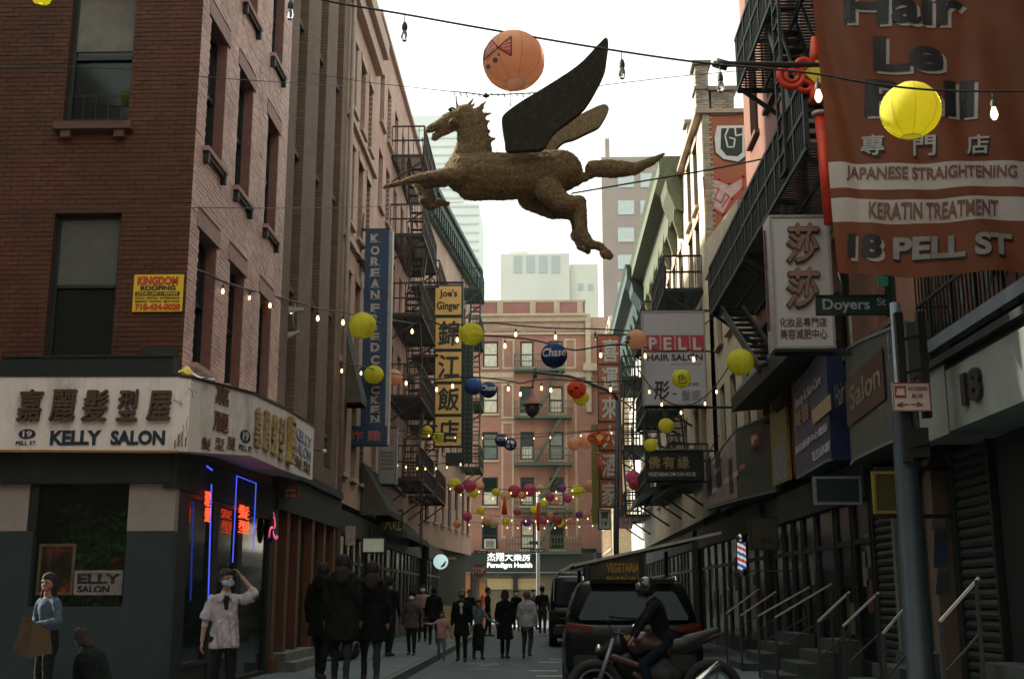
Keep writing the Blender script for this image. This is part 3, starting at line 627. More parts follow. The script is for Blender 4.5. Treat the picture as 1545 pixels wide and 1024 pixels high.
b = MB(); b.box(LX-.1, LX+.12, 32.21, 46, 18.201, 18.35); b.box(LX-6, LX-.25, 32.5, 46, 0, 18.2); b.build('coping', TANST, L4)

def fire_escape(label, wx, nx, y0, y1, zs, dep, grp, far=True, ladder=None, m=None, name='fire_escape', th=1.0):
    """platforms off a wall at x=wx reaching nx*dep into the street, with sloping stairs between them"""
    m = m or IRON; t = thing(name, label, 'fire escape', (wx, y0, zs[0]), grp); xo = wx + nx*dep; xi = wx + nx*.03; th_ = .028*th
    for k, z in enumerate(zs):
        b = MB(); n = int((y1-y0)/.11)
        for i in range(n+1): y = y0+(y1-y0)*i/n; b.box(xi, xo, y-.018, y+.018, z-.02, z)
        for x in (xi, (xi+xo)/2, xo): b.box(x-.02, x+.02, y0, y1, z-.09, z-.021)
        b.box(xi, xo, y0-.03, y0, z-.1, z+.0); b.box(xi, xo, y1, y1+.03, z-.1, z+.0); b.build('platform', m, t)
        b = MB(); hh = .95
        for zz in (hh, hh*.5): b.bar((xo,y0,z+zz),(xo,y1,z+zz), th_*1.2); b.bar((xi,y0,z+zz),(xo,y0,z+zz), th_*1.2); b.bar((xi,y1,z+zz),(xo,y1,z+zz), th_*1.2)
        n = max(4, int((y1-y0)/(.12 if not far else .2)))
        for i in range(n+1): y = y0+(y1-y0)*i/n; w = .035*th if i % 6 == 0 else .016*th; b.bar((xo,y,z-.02),(xo,y,z+hh), w)
        nn = max(3, int(dep/.16))
        for i in range(nn): x = xi+(xo-xi)*i/nn; b.bar((x,y0,z),(x,y0,z+hh), .016*th); b.bar((x,y1,z),(x,y1,z+hh), .016*th)
        b.build('railing', m, t)
        b = MB()
        for y in (y0+.2, y1-.2): b.bar((xo,y,z-.1),(wx,y,z-.85), .035*th)
        b.build('bracket', m, t)
        if k+1 < len(zs):
            z2 = zs[k+1]; ya, yb = (y0+.55, min(y1-.5, y0+.55+(z2-z)*.72)); b = MB(); xs = (xo-nx*.12, xo-nx*.58)
            if k % 2: ya, yb = yb, ya
            for x in xs: b.bar((x,ya,z),(x,yb,z2), .03*th, .13)
            nst = int((z2-z)/.22)
            for i in range(1, nst): q = i/nst; y = ya+(yb-ya)*q; zz = z+(z2-z)*q; b.box(xs[0], xs[1], y-.09, y+.09, zz-.012, zz+.012)
            for x in xs: b.bar((x,ya,z+.8),(x,yb,z2+.8), .02*th)
            b.build('stair', m, t)
    if ladder:
        b = MB()
        for x in (xo+nx*.05, xo+nx*.05): pass
        yl = y0 + ladder[0]
        for y in (yl, yl+.42): b.bar((xo+nx*.04,y,ladder[1]),(xo+nx*.04,y,ladder[2]), .025*th)
        z = ladder[1]
        while z < ladder[2]: b.bar((xo+nx*.04,yl,z),(xo+nx*.04,yl+.42,z), .02*th); z += .3
        b.build('ladder', m, t)
    return t
REDIRON = mat('rusty_red_iron', (.085,.040,.032), .6, var=.4, dirt=((.03,.02,.015), .6, 8))
fire_escape('black iron fire escape with five landings on the pink wall under the horse forelegs', LX, 1, 35.6, 40.2, [4.9,7.4,9.95,12.5,15.1], 1.05, 'fire escapes along the left wall', m=mat('dark_red_iron', (.035,.022,.02), .6, var=.4), th=1.3, ladder=(.4, 2.8, 5.2))
fire_escape('rust red fire escape behind the black one, beside the yellow blade sign', LX, 1, 42.0, 45.6, [4.9,7.4,9.95,12.5], 1.0, 'fire escapes along the left wall', m=REDIRON, th=1.3)
b = MB(); b.tube([(LX+.3,36,17.2),(LX+1.2,36,17.2)], .02, 5)

# ================================================================== fifth building left, turned to the street, green cornice
GRN = mat('green_copper_paint', (.028,.055,.045), .6, var=.4, dirt=((.02,.04,.035), .6, 5))
PAL = brick_mat('pale_pink_brick', (.50,.33,.28), (.44,.29,.25), (.34,.26,.22), axis='Y')
L5 = thing('apartment_building', 'pale pink building with a deep green bracketed cornice left of the horse', 'building', (LX, 46, 0))
u5 = Vector((1.15, 13.0, 0)).normalized(); n5 = u5.cross(Z_).normalized(); O5 = Vector((LX+.02, 46.01, 0)); W5 = 13.0
ops5 = [(a, a+.85, z, z+1.8) for a in (.9,2.7,4.5,6.3,8.1,9.9,11.6) for z in (4.4,7.4,10.4,13.3)]
b = MB(); wall_mesh(b, O5, u5, n5, W5, 3.4, 17.0, ops5, rev=.16); b.build('street_wall', PAL, L5)
for i, o in enumerate(ops5): window(L5, O5, u5, n5, *o, rev=.16, kind=('dark','half','curtain')[i % 3], sill=TANST, lintel=TANST)
b = MB(); b.obox(O5, u5, Z_, n5, 0, W5, 16.55, 17.2, -.1, .22); b.obox(O5, u5, Z_, n5, 0, W5, 17.2, 17.5, -.1, .42); b.obox(O5, u5, Z_, n5, 0, W5, 17.5, 17.7, -.1, .55)
i = .15
while i < W5: b.obox(O5, u5, Z_, n5, i, i+.16, 16.6, 17.19, .22, .40); i += .55
b.build('cornice', GRN, L5)
b = MB(); b.obox(O5, u5, Z_, n5, 0.01, W5, 0, 16.9, -5, -.25); b.build('body', BLACK, L5)
fire_escape('distant green fire escape near the end of the pale building behind the yellow blade sign', -3.95, 1, 54.2, 57.0, [7.2,10.2,13.2,15.6], .95, 'fire escapes along the left wall', m=GRN, th=1.6)

# ================================================================== low dark shopfronts of the left row
SHOPD = mat('dark_dull_shop_glass', (0.003, 0.006, 0.005), 0.25, spec=.06)  # near-black with little specular, so the panes stay dark and hardly reflect
POSTC = [mat('shop_print_%d' % i, c, .7, var=.6, nscale=18) for i, c in enumerate(((.09,.02,.012),(.10,.085,.03),(.03,.05,.09),(.14,.14,.12),(.03,.07,.035),(.12,.06,.03)))]
def shopfront(nm, label, x, nx, y0, y1, seed, h=3.4, light=None):
    t = thing(nm, label, 'shopfront', (x, y0, 0)); rg = random.Random(seed); b = MB(); b.box(x-nx*.3, x-nx*.02, y0, y1, 0, h); b.build('back', BLACK, t)
    b = MB(); b.box(x-nx*.3, x+nx*.12, y0, y1, h-.55, h); b.build('fascia', mat('shop_fascia_%d' % (seed % 3), ((.006,.011,.009),(.009,.007,.005),(.005,.010,.008))[seed % 3], .7), t)
    y = y0+.1
    while y < y1-.5:
        w = rg.choice((.8, 1.0, 1.3)); y2 = min(y+w, y1-.1); f = MB()
        f.box(x-nx*.02, x+nx*.05, y, y+.06, .1, h-.56); f.box(x-nx*.02, x+nx*.05, y2-.06, y2, .1, h-.56); f.box(x-nx*.02, x+nx*.05, y+.06, y2-.06, .1, .5); f.box(x-nx*.02, x+nx*.05, y+.06, y2-.06, 2.2, 2.28)
        wo_ = f.build('shop_window', DARK, t); f = MB(); f.box(x, x+nx*.012, y+.05, y2-.05, .5, h-.57); f.build('pane', SHOPD, wo_)
        for q in range(rg.choice((0, 1, 2, 3))):      # posters and notices stuck on the glass
            pw, ph_, py_, pz = rg.uniform(.15,.45), rg.uniform(.2,.55), rg.uniform(y+.1, max(y+.12, y2-.5)), rg.uniform(.8, 2.1); f = MB(); f.box(x+nx*.0125, x+nx*.0165, py_, min(py_+pw, y2-.08), pz, pz+ph_); f.build('poster', POSTC[rg.randrange(6)], wo_)
        y = y2+.12
    return t
shopfront('shopfront', 'dark glazed shopfront under the blue blade sign', LX, 1, 27.5, 32.1, 5)
shopfront('shopfront', 'dark shopfront below the black fire escape landings', LX, 1, 32.3, 45.9, 7)
s5 = shopfront('shopfront', 'dark distant shopfront below the pale pink building', -4.6, 1, 46.1, 58.8, 9)

# ================================================================== end building closing the street
ENDB = brick_mat('end_brick', (.36,.165,.118), (.32,.145,.105), (.22,.14,.12), axis='X'); ENDW = brick_mat('end_parapet_brick', (.34,.14,.12), (.30,.12,.10), (.2,.11,.1), axis='X')
CRM = mat('cream_trim', (.44,.34,.25), .8, var=.2, dirt=((.3,.22,.17), .5, 1.2)); CRP = mat('dusty_pink_frieze', (.38,.245,.19), .85, var=.25, dirt=((.25,.16,.12), .6, 1))
EN = thing('tenement_building', 'brick tenement with cream trim closing the far end of the street', 'building', (-1, 80, 0))
Oe = Vector((-7.5, 80, 0)); cols = [(-4.28,-3.22),(-1.72,-.80),(.22,1.18),(4.4,5.3)]; rows = [(16.72,18.55),(13.55,15.4),(10.4,12.3),(7.35,9.25),(4.5,6.3)]
opse = [(a+7.5, b_+7.5, c, d) for a, b_ in cols for c, d in rows]
b = MB(); wall_mesh(b, Oe, X_, -Y_, 15, 3.9, 19.0, opse, rev=.22); b.build('front_wall', ENDB, EN)
b = MB(); b.box(-7.5, 7.5, 80.02, 80.4, 19.0, 20.2); b.build('frieze', CRP, EN)
for x in (-5.9, -3.6, -1.3, 1.0): 
    b = MB(); b.box(x, x+1.9, 79.93, 80.02, 19.25, 19.75); b.box(x+.25, x+1.65, 79.88, 79.93, 19.38, 19.62); b.build('frieze_panel', CRP, EN)
b = MB(); b.box(-7.5, 2.75, 79.8, 80.4, 19.9, 20.25); b.box(-7.5, 2.75, 79.6, 80.4, 20.25, 20.42); b.box(-7.5,2.75,79.85,80.02,18.98,19.12); b.build('cornice', CRM, EN)
b = MB(); b.box(-7.5, 2.75, 80.05, 80.4, 20.42, 21.3); b.build('parapet', ENDW, EN)
b = MB(); b.box(-7.5, 2.8, 80.0, 80.45, 21.3, 21.45)
for x in (-7.3,-5.5,-3.3,-1.05,.6,2.2): b.box(x, x+.4, 79.98, 80.05, 20.42, 21.3)
b.build('coping', CRM, EN)
b = MB()
for (z0, z1) in ((16.0, 16.35),): b.box(-7.5, -2.15, 79.85, 79.999, z0, z1); b.box(1.2, 3.2, 79.85, 79.999, z0, z1)
b.box(-7.5,-2.15,79.93,79.998,15.72,15.98)
b.build('string_course', CRM, EN)
for (x0, x1, z0, z1) in ((-2.95,-2.1,16.6,18.7),(1.3,2.1,16.6,18.7),(-3.0,-2.15,13.2,15.6),(-3.0,-2.15,5.2,13.0),(1.3,2.1,5.2,15.6)):
    b = MB(); w = .14
    b.box(x0,x0+w,79.95,79.999,z0,z1); b.box(x1-w,x1,79.95,79.999,z0,z1); b.box(x0+w,x1-w,79.95,79.999,z0,z0+w); b.box(x0+w,x1-w,79.95,79.999,z1-w,z1); b.build('panel_moulding', CRM, EN)
kk = ('curtain','half','dark','curtain','half','curtain','bright','curtain','dark','half')
for i, o in enumerate(opse): window(EN, Oe, X_, -Y_, *o, rev=.22, kind=kk[(i*3) % 10], sill=CRM, sillw=.12, sillh=.14, fw=.11)
b = MB(); b.box(-4.1, -3.35, 79.5, 80, 4.55, 5.15); b.build('air_conditioner', mat('ac_white', (.5,.49,.45), .6), EN)
b = MB()
for i in range(6): b.box(-4.0, -3.45, 79.48, 79.499, 4.62+i*.08, 4.66+i*.08)
b.build('grille', DARK, EN)
b = MB(); b.box(-7.5, 7.5, 80.45, 92, 0, 19.2); b.build('body', mat('far_brick_body', (.25,.14,.12), .9), EN)
b = MB(); b.box(-7.5, 7.5, 80.05, 80.2, 0, 3.9); b.build('shop_recess', BLACK, EN)
b = MB(); b.box(2.75, 3.1, 79.75, 80.02, 13.6, 20.4); b.box(2.55, 3.9, 79.55, 80.02, 16.4, 16.9); b.box(2.7, 3.7, 79.6, 80.02, 15.4, 15.7); b.build('pilaster', CRM, EN)
def end_escape():
    t = thing('fire_escape', 'dark green fire escape across the end tenement, four landings and diagonal stairs', 'fire escape', (0, 79.9, 4.3)); m = mat('end_green_iron', (.045,.075,.055), .6, var=.3)
    for k, z in enumerate((4.3, 7.0, 10.1, 13.25, 16.45)):
        x0, x1 = (-2.1, 1.75) if k < 4 else (-2.1, 1.3)
        if k == 0: x0, x1 = -2.6, 2.3
        b = MB(); b.box(x0, x1, 78.9, 79.95, z-.16, z); b.build('platform', m, t); b = MB()
        for zz in (.95, .5): b.bar((x0,78.9,z+zz),(x1,78.9,z+zz), .05); b.bar((x0,78.9,z+zz),(x0,79.95,z+zz), .05); b.bar((x1,78.9,z+zz),(x1,79.95,z+zz), .05)
        n = int((x1-x0)/.19)
        for i in range(n+1): x = x0+(x1-x0)*i/n; b.bar((x,78.9,z-.05),(x,78.9,z+.95), .03)
        b.build('railing', m, t)
        if k: 
            zp = (4.3,7.0,10.1,13.25,16.45)[k-1]; b = MB()
            for yy in (79.1, 79.6): b.bar((1.1,yy,z),(-.75,yy,zp), .06, .16)
            for i in range(1,12): q = i/12; b.box(1.1-1.85*q-.1, 1.1-1.85*q+.1, 79.1, 79.6, z+(zp-z)*q-.02, z+(zp-z)*q+.02)
            b.build('stair', m, t)
end_escape()
ps = thing('shop_sign', 'black pharmacy sign with white Chinese characters and Paradigm Health along the end tenement', 'sign', (-5, 79.7, 3.3))
b = MB(); b.box(-7, 5, 79.5, 79.9, 3.0, 4.25); b.build('board', mat('black_board', (.012,.02,.018), .4), ps); b = MB(); b.box(-7,5,79.46,79.5,2.95,3.02); b.build('trim', STEEL, ps)
f = Face((0, 79.49, 0), X_); LIT = mat('lit_white_letter', (.8,.8,.78), .4, emit=(1,1,.95), es=.7)
f.text('杰翔大藥房', (735,833,800,846), LIT, ps, bold=.035, off=.01); f.text('Paradigm Health', (735,848,803,858), LIT, ps, bold=.035, off=.01)
b = MB(); b.box(-5.5, 3.5, 79.96, 80.04, 0, 2.95); b.build('shopfront', mat('tan_shutter', (.16,.12,.075), .7, var=.4), EN)
b = MB(); b.box(-3.9, -.6, 79.85, 79.95, 1.9, 2.6); b.build('lit_menu_board', mat('warm_board', (.45,.33,.16), .6), EN)
for x in (-4.9,-2.2,.9,3.1): b = MB(); b.box(x, x+.3, 79.7, 79.95, 0, 2.94); b.build('shop_pier', DARK, EN)
b = MB(); b.box(-7, -5.0, 79.6, 79.95, 0, 2.94); b.box(-4.9,-4.0, 79.86, 79.95, 0, 2.3); b.build('orange_shop_front', mat('orange_front', (.35,.12,.03), .6), EN)

# ================================================================== far towers
def tower(label, x0, x1, y0, y1, z1, m, wins, wm, roofs=()):
    t = thing('tower_block', label, 'building', ((x0+x1)/2, y0, 0)); b = MB(); b.box(x0, x1, y0, y1, 0, z1)
    b.build('wall', m, t)
    for r in roofs: b = MB(); b.box(*r); b.build('roof_block', m, t)
    if wins:
        me = None
        for (a0, a1, c0, c1) in wins:
            w = MB(); w.box(a0, a1, y0-.12, y0-.01, c0, c1); w.build('window', wm, t)
    return t
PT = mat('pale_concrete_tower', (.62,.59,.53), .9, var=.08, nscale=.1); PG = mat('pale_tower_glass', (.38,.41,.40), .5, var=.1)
s_ = 1/7.2
def bx(p0, p1, Y, y1=None):
    a = at(*p0, Y=Y); b_ = at(*p1, Y=Y); return a.x, b_.x, b_.z, a.z
x0,x1,_,z1 = bx((755,383),(860,470),250); xa,xb,_,za = bx((860,395),(906,470),250)
wins = []
for i in range(4): p = bx((775+i*19,386),(788+i*19,412),250); wins.append((p[0],p[1],p[2],p[3]))
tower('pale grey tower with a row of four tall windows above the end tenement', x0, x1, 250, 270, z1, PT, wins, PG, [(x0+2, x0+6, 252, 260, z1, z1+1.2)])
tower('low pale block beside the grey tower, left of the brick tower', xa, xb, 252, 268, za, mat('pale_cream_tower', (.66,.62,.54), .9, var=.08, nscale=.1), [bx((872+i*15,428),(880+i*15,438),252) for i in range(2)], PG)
x0,x1,_,z1 = bx((907,237),(975,470),150); TB = mat('mauve_brick_tower', (.36,.27,.24), .9, var=.12, nscale=.2)
wins = []
for j in range(6):
    for (a, b_) in ((932,957),(966,985)): p = bx((a,262+j*41),(b_,283+j*41),150); wins.append(p)
tw = tower('mauve brick tower block with square windows behind the right row', x0, x1+4, 150, 165, z1, TB, wins, mat('pale_window', (.55,.58,.57), .3), [(x0+.6, x0+1.2, 151, 152, z1, z1+3)])
x0,x1,_,z1 = bx((640,190),(722,470),200); x2 = bx((700,307),(722,470),200)
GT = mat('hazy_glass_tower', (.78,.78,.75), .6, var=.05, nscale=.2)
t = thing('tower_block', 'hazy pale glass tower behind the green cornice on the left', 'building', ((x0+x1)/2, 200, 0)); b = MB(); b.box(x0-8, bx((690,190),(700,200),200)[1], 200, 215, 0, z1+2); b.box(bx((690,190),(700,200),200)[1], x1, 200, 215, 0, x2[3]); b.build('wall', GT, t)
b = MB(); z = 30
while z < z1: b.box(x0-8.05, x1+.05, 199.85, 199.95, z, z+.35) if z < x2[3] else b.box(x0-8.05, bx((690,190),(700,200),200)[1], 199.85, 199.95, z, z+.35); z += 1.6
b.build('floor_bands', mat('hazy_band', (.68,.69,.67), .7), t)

# ================================================================== behind the lens: unseen brick rows, added to cut sky light and reflections
BK = thing('unseen_brick_row', 'plain brick row across the side street behind the viewer', 'building', (0, -14, 0))
ops = [(2+i*3.2, 3.2+i*3.2, z, z+1.9) for i in range(14) for z in (4.6, 7.8, 11.0, 14.2)]
b = MB(); wall_mesh(b, Vector((26,-14,0)), -X_, Y_, 50, 0, 18, ops, rev=.2); b.build('street_wall', ENDB, BK)
for i, o in enumerate(ops):
    b = MB(); b.obox(Vector((26,-14,0)), -X_, Z_, Y_, o[0], o[1], o[2], o[3], -.2, -.18); b.build('window', GLASS, BK)
b = MB(); b.box(-24, 26, -26, -14.25, 0, 17.9); b.build('body', BLACK, BK)
BK2 = thing('unseen_brick_row', 'plain brick row on the right side of the side street behind the viewer', 'building', (12, -10, 0))
b = MB(); b.box(11.01, 20, -13, 5.8, 0, 16); b.build('body', ENDB, BK2)
BK3 = thing('unseen_brick_row', 'plain brick row on the left side of the side street behind the viewer', 'building', (-14, -10, 0))
b = MB(); b.box(-22, -12, -13, 15, 0, 15); b.build('body', ENDB, BK3)

# ================================================================== right row
def right_facade(b_, x, y0, y1, z0, z1, ops, m, rev=.18, name='street_wall', mrev=None):
    b = MB(); wall_mesh(b, Vector((x, y1, 0)), -Y_, -X_, y1-y0, z0, z1, [(y1-o[1], y1-o[0], o[2], o[3]) for o in ops], rev=rev, mi_rev=1); return b.build(name, [m, mrev or m], b_)
def rwin(b_, x, y1, o, **k): return window(b_, Vector((x, y1, 0)), -Y_, -X_, y1-o[1], y1-o[0], o[2], o[3], **k)
SAL = mat('salmon_stucco', (.22,.095,.06), .85, var=.18, nscale=1.5, dirt=((.28,.12,.08), .5, 1.5), bump=.2)
SALB = brick_mat('salmon_brick', (.45,.20,.14), (.39,.17,.12), (.25,.14,.11), axis='Y')
BRD = brick_mat('dark_red_brick_side', (.11,.042,.026), (.085,.033,.021), (.08,.05,.04), axis='Y')
# nearest: number 18
N18 = thing('brick_building', 'dark red brick building over the shuttered white fascia numbered 18', 'building', (4.85, 6, 0))
ops = [(y, y+.9, z, z+1.9) for y in (7.4,9.5,11.6) for z in (4.9,8.1,11.2)]
right_facade(N18, 4.85, 6, 14.2, 3.9, 14, ops, BRD)
for o in ops: rwin(N18, 4.85, 14.2, o, rev=.18, kind='dark', sill=SILLD)
b = MB(); b.box(5.2, 11, 6, 14.2, 0, 14); b.build('body', BLACK, N18)
FW = mat('grey_white_fascia', (.20,.22,.19), .7, var=.2, nscale=1.2, dirt=((.14,.14,.12), .6, 1.4))
fz = thing('shop_fascia', 'dirty grey white shop fascia with a black number 18 above roller shutters', 'shop fascia', (4.2, 8, 3.1))
b = MB(); b.box(4.2, 4.84, 7, 12.45, 3.10, 3.74); b.build('board', FW, fz); b = MB(); b.box(4.19, 4.84, 12.455, 13.4, 3.08, 3.82); b.build('end_board', FW, fz)
b = MB(); b.box(4.14, 4.84, 7, 13.4, 3.825, 3.9); b.box(4.25,4.84,7,13.4,3.741,3.823); b.build('top_edge', DARK, fz)
fR = Face((4.2, 12.4, 0), -Y_)
a0, b0, a1, b1 = fR.rect((1455, 556, 1484, 608)); NUM = mat('black_number', (.01,.012,.012), .4)
fR.text('18', (a0, b0, a1, b1), NUM, fz, bold=.05, depth=.04, px=False)
# shutters and piers under it
SHUT = mat('grey_shutter', (.009,.015,.013), .55, .1, var=.3, nscale=4, dirt=((.03,.035,.03), .7, 3))
def shutter(label, x, y0, y1, z0, z1, grp):
    t = thing('roller_shutter', label, 'roller shutter', (x, y0, z0), grp); me = None; z = z0
    prof = [(0,0),(.03,.02),(.035,.06),(.02,.095),(0,.11)]
    b = MB(); vs = [(x - p, y, pz) for y in (0, y1-y0) for p, pz in [(q[0]-x+x, q[1]) for q in prof]]
    b = MB(); n = len(prof); vs = [(-p, 0, h) for p, h in prof] + [(-p, y1-y0, h) for p, h in prof]
    b.add(vs, [(i, i+1, n+i+1, n+i) for i in range(n-1)], 0, False); b.add([(0,0,0),(0,y1-y0,0),(0,y1-y0,.11),(0,0,.11)], [(0,1,2,3)]); me = b.mesh('slat', SHUT)
    k = 0
    while z < z1-.05:
        o = bpy.data.objects.new('slat', me); C.objects.link(o); o.parent = t; o.location = (rnd.uniform(-.003,.003), 0, z-z0); z += .112; k += 1
    b = MB(); b.box(x-.06, x+.03, y0-.07, y0-.005, z0, z1); b.box(x-.06, x+.03, y1+.005, y1+.07, z0, z1); b.build('guide_rail', DARK, t)
    return t
XS = 4.78
shutter('grey roller shutter right of the lamp pole, under the number 18', XS, 9.75, 11.1, .5, 3.09, 'closed roller shutters')
shutter('grey roller shutter just left of the lamp pole behind the stoops', XS, 12.95, 14.05, .5, 3.09, 'closed roller shutters')
shutter('narrow grey roller shutter beside the cream door post', XS, 15.2, 16.2, .5, 3.09, 'closed roller shutters')
shutter('dark roller shutter beyond the cream door post', XS, 16.6, 17.6, .5, 3.09, 'closed roller shutters')
shutter('roller shutter at the very edge of the frame beyond the ribbed post', XS, 8.0, 8.95, .3, 3.09, 'closed roller shutters')
WOODP = mat('brown_post', (.05,.032,.02), .6, var=.3); CRP2 = mat('cream_post', (.13,.09,.06), .6, var=.3)
N18b = thing('shop_pier', 'dark wall between the roller shutters on the right', 'wall', (4.8, 8, 0))
b = MB()
for y0, y1 in ((7.2,7.9),(9.05,9.65),(11.2,12.85),(14.15,15.1),(16.3,16.5),(17.7,19)): b.box(4.80, 4.95, y0, y1, 0, 3.09)
b.box(4.801, 4.96, 7.2, 19, 0, .49); b.build('wall', DARK, N18b)
t = thing('ribbed_post', 'ribbed brown grey post between the two nearest shutters', 'post', (4.7, 9.4, 0)); b = MB(); b.box(4.68,4.8,9.15,9.22,0,3.09); b.box(4.7,4.8,9.50,9.56,0,3.09); b.build('post', WOODP, t)
b = MB(); z = .1
while z < 3: b.box(4.66, 4.68, 9.15, 9.22, z, z+.05); z += .09
b.build('ribs', STEEL, t)
t = thing('door_post', 'cream door post with torn blue and white stickers left of the lamp pole', 'door post', (4.7, 14.6, 0)); b = MB(); b.box(4.6,4.8,14.45,14.75,.3,3.05); b.build('post', CRP2, t)
for k, (z0, z1, c) in enumerate(((2.2,2.42,(.16,.18,.18)),(1.75,2.19,(.03,.065,.11)),(1.45,1.74,(.05,.065,.08)))):
    b = MB(); b.prism([(4.56,14.448,z0),(4.74,14.448,z0+.03),(4.75,14.448,z1),(4.6,14.448,z1-.04)], (0,1,0), .004); b.build('sticker', mat('sticker_%d' % k, c, .5, var=.5, nscale=30), t)
t = thing('door_post', 'thin pale post with a small sticker between dark shutters', 'door post', (4.7, 16.4, 0)); b = MB(); b.box(4.66,4.8,16.32,16.45,.3,3.05); b.build('post', mat('pale_post', (.14,.15,.13), .6), t)
# fire escape over number 18
fire_escape('black fire escape with a sloping white stringer at the right edge of the frame', 4.85, -1, 11.25, 13.9, [4.3], .44, 'fire escapes on the right wall', far=False)
t = thing('stair_stringer', 'pale sloping steel stringer with white blocks at the right edge above the fascia', 'stair', (4.1, 11, 4.2)); b = MB(); b.bar((4.37,13.8,4.2),(4.37,9.0,4.2), .03, .14); b.build('stringer', STEEL, t)
b = MB()
for i in range(5): b.box(4.5,4.52,11.4+i*.4,11.5+i*.4,4.5,4.75)
b.build('white_block', STEEL, t)

# second building right: salmon, big fire escapes
S2 = thing('apartment_building', 'salmon pink building on the right behind the black fire escapes', 'building', (RX, 14.25, 0))
ops = [(y, y+.95, z, z+2.0) for y in (15.3,17.6,19.9,22.2,24.2) for z in (5.0,8.1,11.2,14.3)]
right_facade(S2, RX, 14.21, 25.9, 3.6, 17.2, ops, SAL, rev=.2)
for i, o in enumerate(ops): rwin(S2, RX, 25.9, o, rev=.2, kind=('dark','half','dark')[i % 3], sill=SILLD)
b = MB(); b.box(RX+.35, 11, 14.21, 25.9, 0, 17.1); b.build('body', BLACK, S2)
b = MB(); b.box(RX+.001, 11, 25.72, 25.902, 3.6, 17.2); b.box(RX, 11, 14.205, 14.3, 3.91, 17.2); b.build('party_wall', SAL, S2)
b = MB(); b.box(RX-.35, RX+.5, 14.21, 25.9, 17.2, 17.6); b.build('cornice', IRON, S2)
fire_escape('large black fire escape with stairs and landings on the salmon building', RX, -1, 20.95, 25.4, [7.5], .98, 'fire escapes on the right wall', far=False, th=1.8)
fire_escape('upper black fire escape landings silhouetted against the white sky', RX, -1, 15.6, 20.9, [7.52, 10.7, 13.95], .98, 'fire escapes on the right wall', far=False, th=1.9, ladder=(1.2, 7.6, 14.5))

t = thing('rolled_awning', 'long black rolled awning casing under the large fire escape', 'awning', (4.1, 18.2, 5.2))
b = MB(); b.prism([(3.95,21.7,5.25),(4.59,21.7,5.3),(4.59,21.7,6.1),(4.2,21.7,5.9),(3.95,21.7,5.55)], (0,1,0), 7.0); b.build('casing', IRON, t)
b = MB(); b.bar((3.75,24.8,7.4),(3.75,20.6,5.3), .05, .16); b.bar((4.2,24.8,7.4),(4.2,20.6,5.3), .05, .16)
for i in range(11): q = i/11; b.box(3.75,4.2,24.8-4.2*q-.1,24.8-4.2*q+.1,7.35-2.1*q,7.38-2.1*q)
b.build('drop_stair', IRON, t)
# low building then the graffiti wall
LO = thing('low_building', 'low building with a pale sloping parapet between the salmon building and graffiti wall', 'building', (RX, 26, 0))
ops = [(y, y+.9, z, z+1.9) for y in (26.7,28.6,30.4) for z in (4.9,7.9)]
LOM = mat('pale_yellow_brick_wall', (.50,.42,.30), .9, var=.2)
right_facade(LO, RX, 25.91, 31.9, 3.6, 9.9, [o for o in ops if o[3] < 9.9], LOM); [rwin(LO, RX, 31.9, o, rev=.18, kind='dark', sill=CRM) for o in ops]
b = MB(); b.box(RX+.3, 11, 25.91, 31.9, 0, 9.85); b.build('body', BLACK, LO)
b = MB(); b.prism([(RX-.12,26,9.9),(RX-.12,31.8,9.9),(RX-.12,31.8,10.9),(RX-.12,26,10.25)], (1,0,0), .2); b.build('parapet', CRM, LO)
GW = mat('orange_red_painted_wall', (.42,.13,.065), .8, var=.15, nscale=1.0, dirt=((.30,.09,.05), .5, 2)); CFAC = brick_mat('cream_brick', (.72,.60,.42), (.66,.54,.38), (.5,.42,.32), axis='Y', var=.12)
GR = thing('apartment_building', 'cream fronted building whose orange red side wall carries two graffiti', 'building', (RX, 32, 0))
zt_ = 14.85
ops = [(y, y+.9, z, z+1.95) for y in (33.4,35.0) for z in (4.9,7.6,10.2,12.6)]
right_facade(GR, RX-.1, 32.001, 37, 3.6, zt_, ops, CFAC, mrev=CRM); [rwin(GR, RX-.1, 37, o, rev=.18, kind='dark', sill=CRM, lintel=CRM) for o in ops]
b = MB(); b.box(RX+.12, 11, 32.0, 32.3, 10.5, zt_); b.build('painted_side_wall', GW, GR); b = MB(); b.box(RX+.2, 11, 32.3, 37, 0, zt_-.1); b.build('body', BLACK, GR)
b = MB(); z = 10.5; k = 0      # brick quoin at the wall's corner
QB = mat('yellow_grey_brick', (.40,.33,.24), .9, island=.25)
while z < zt_: b.box(RX-.1, RX+(.10 if k % 2 else .16), 31.98, 32.2, z, z+.065); z += .075; k += 1
tag(b.build('quoin_bricks', QB, GR), kind='stuff')
b = MB(); b.box(RX-.3, 11, 31.9, 37, zt_, zt_+.12); b.build('coping', CRM, GR)
def brick_stack(label, x0, x1, y0, y1, z0, z1):
    t = thing('chimney', label, 'chimney', ((x0+x1)/2, y0, z0)); b = MB(); b.box(x0+.01, x1-.01, y0+.01, y1, z0, z1); b.build('core', mat('chimney_mortar', (.35,.31,.26), .9), t)
    m = mat('grey_tan_brick', (.33,.27,.21), .9, island=.35, var=.3); b = MB(); b.box(0, .19, 0, .1, 0, .062); me = b.mesh('brick', m); z = z0; k = 0
    while z < z1-.08:
        x = x0 + (.0 if k % 2 else .1)
        while x + .19 <= x1+.01: o = bpy.data.objects.new('brick', me); C.objects.link(o); o.parent = t; o.location = Vector((x, y0-.006, z)) - ORG[t]; x += .205
        z += .075; k += 1
    b = MB(); b.box(x0-.08, x1+.08, y0-.08, y1+.05, z1-.001, z1+.12); b.box(x0-.04,x1+.04,y0-.04,y1+.03,z1-.75,z1-.66); b.build('cap', mat('chimney_cap', (.25,.21,.17), .9), t)
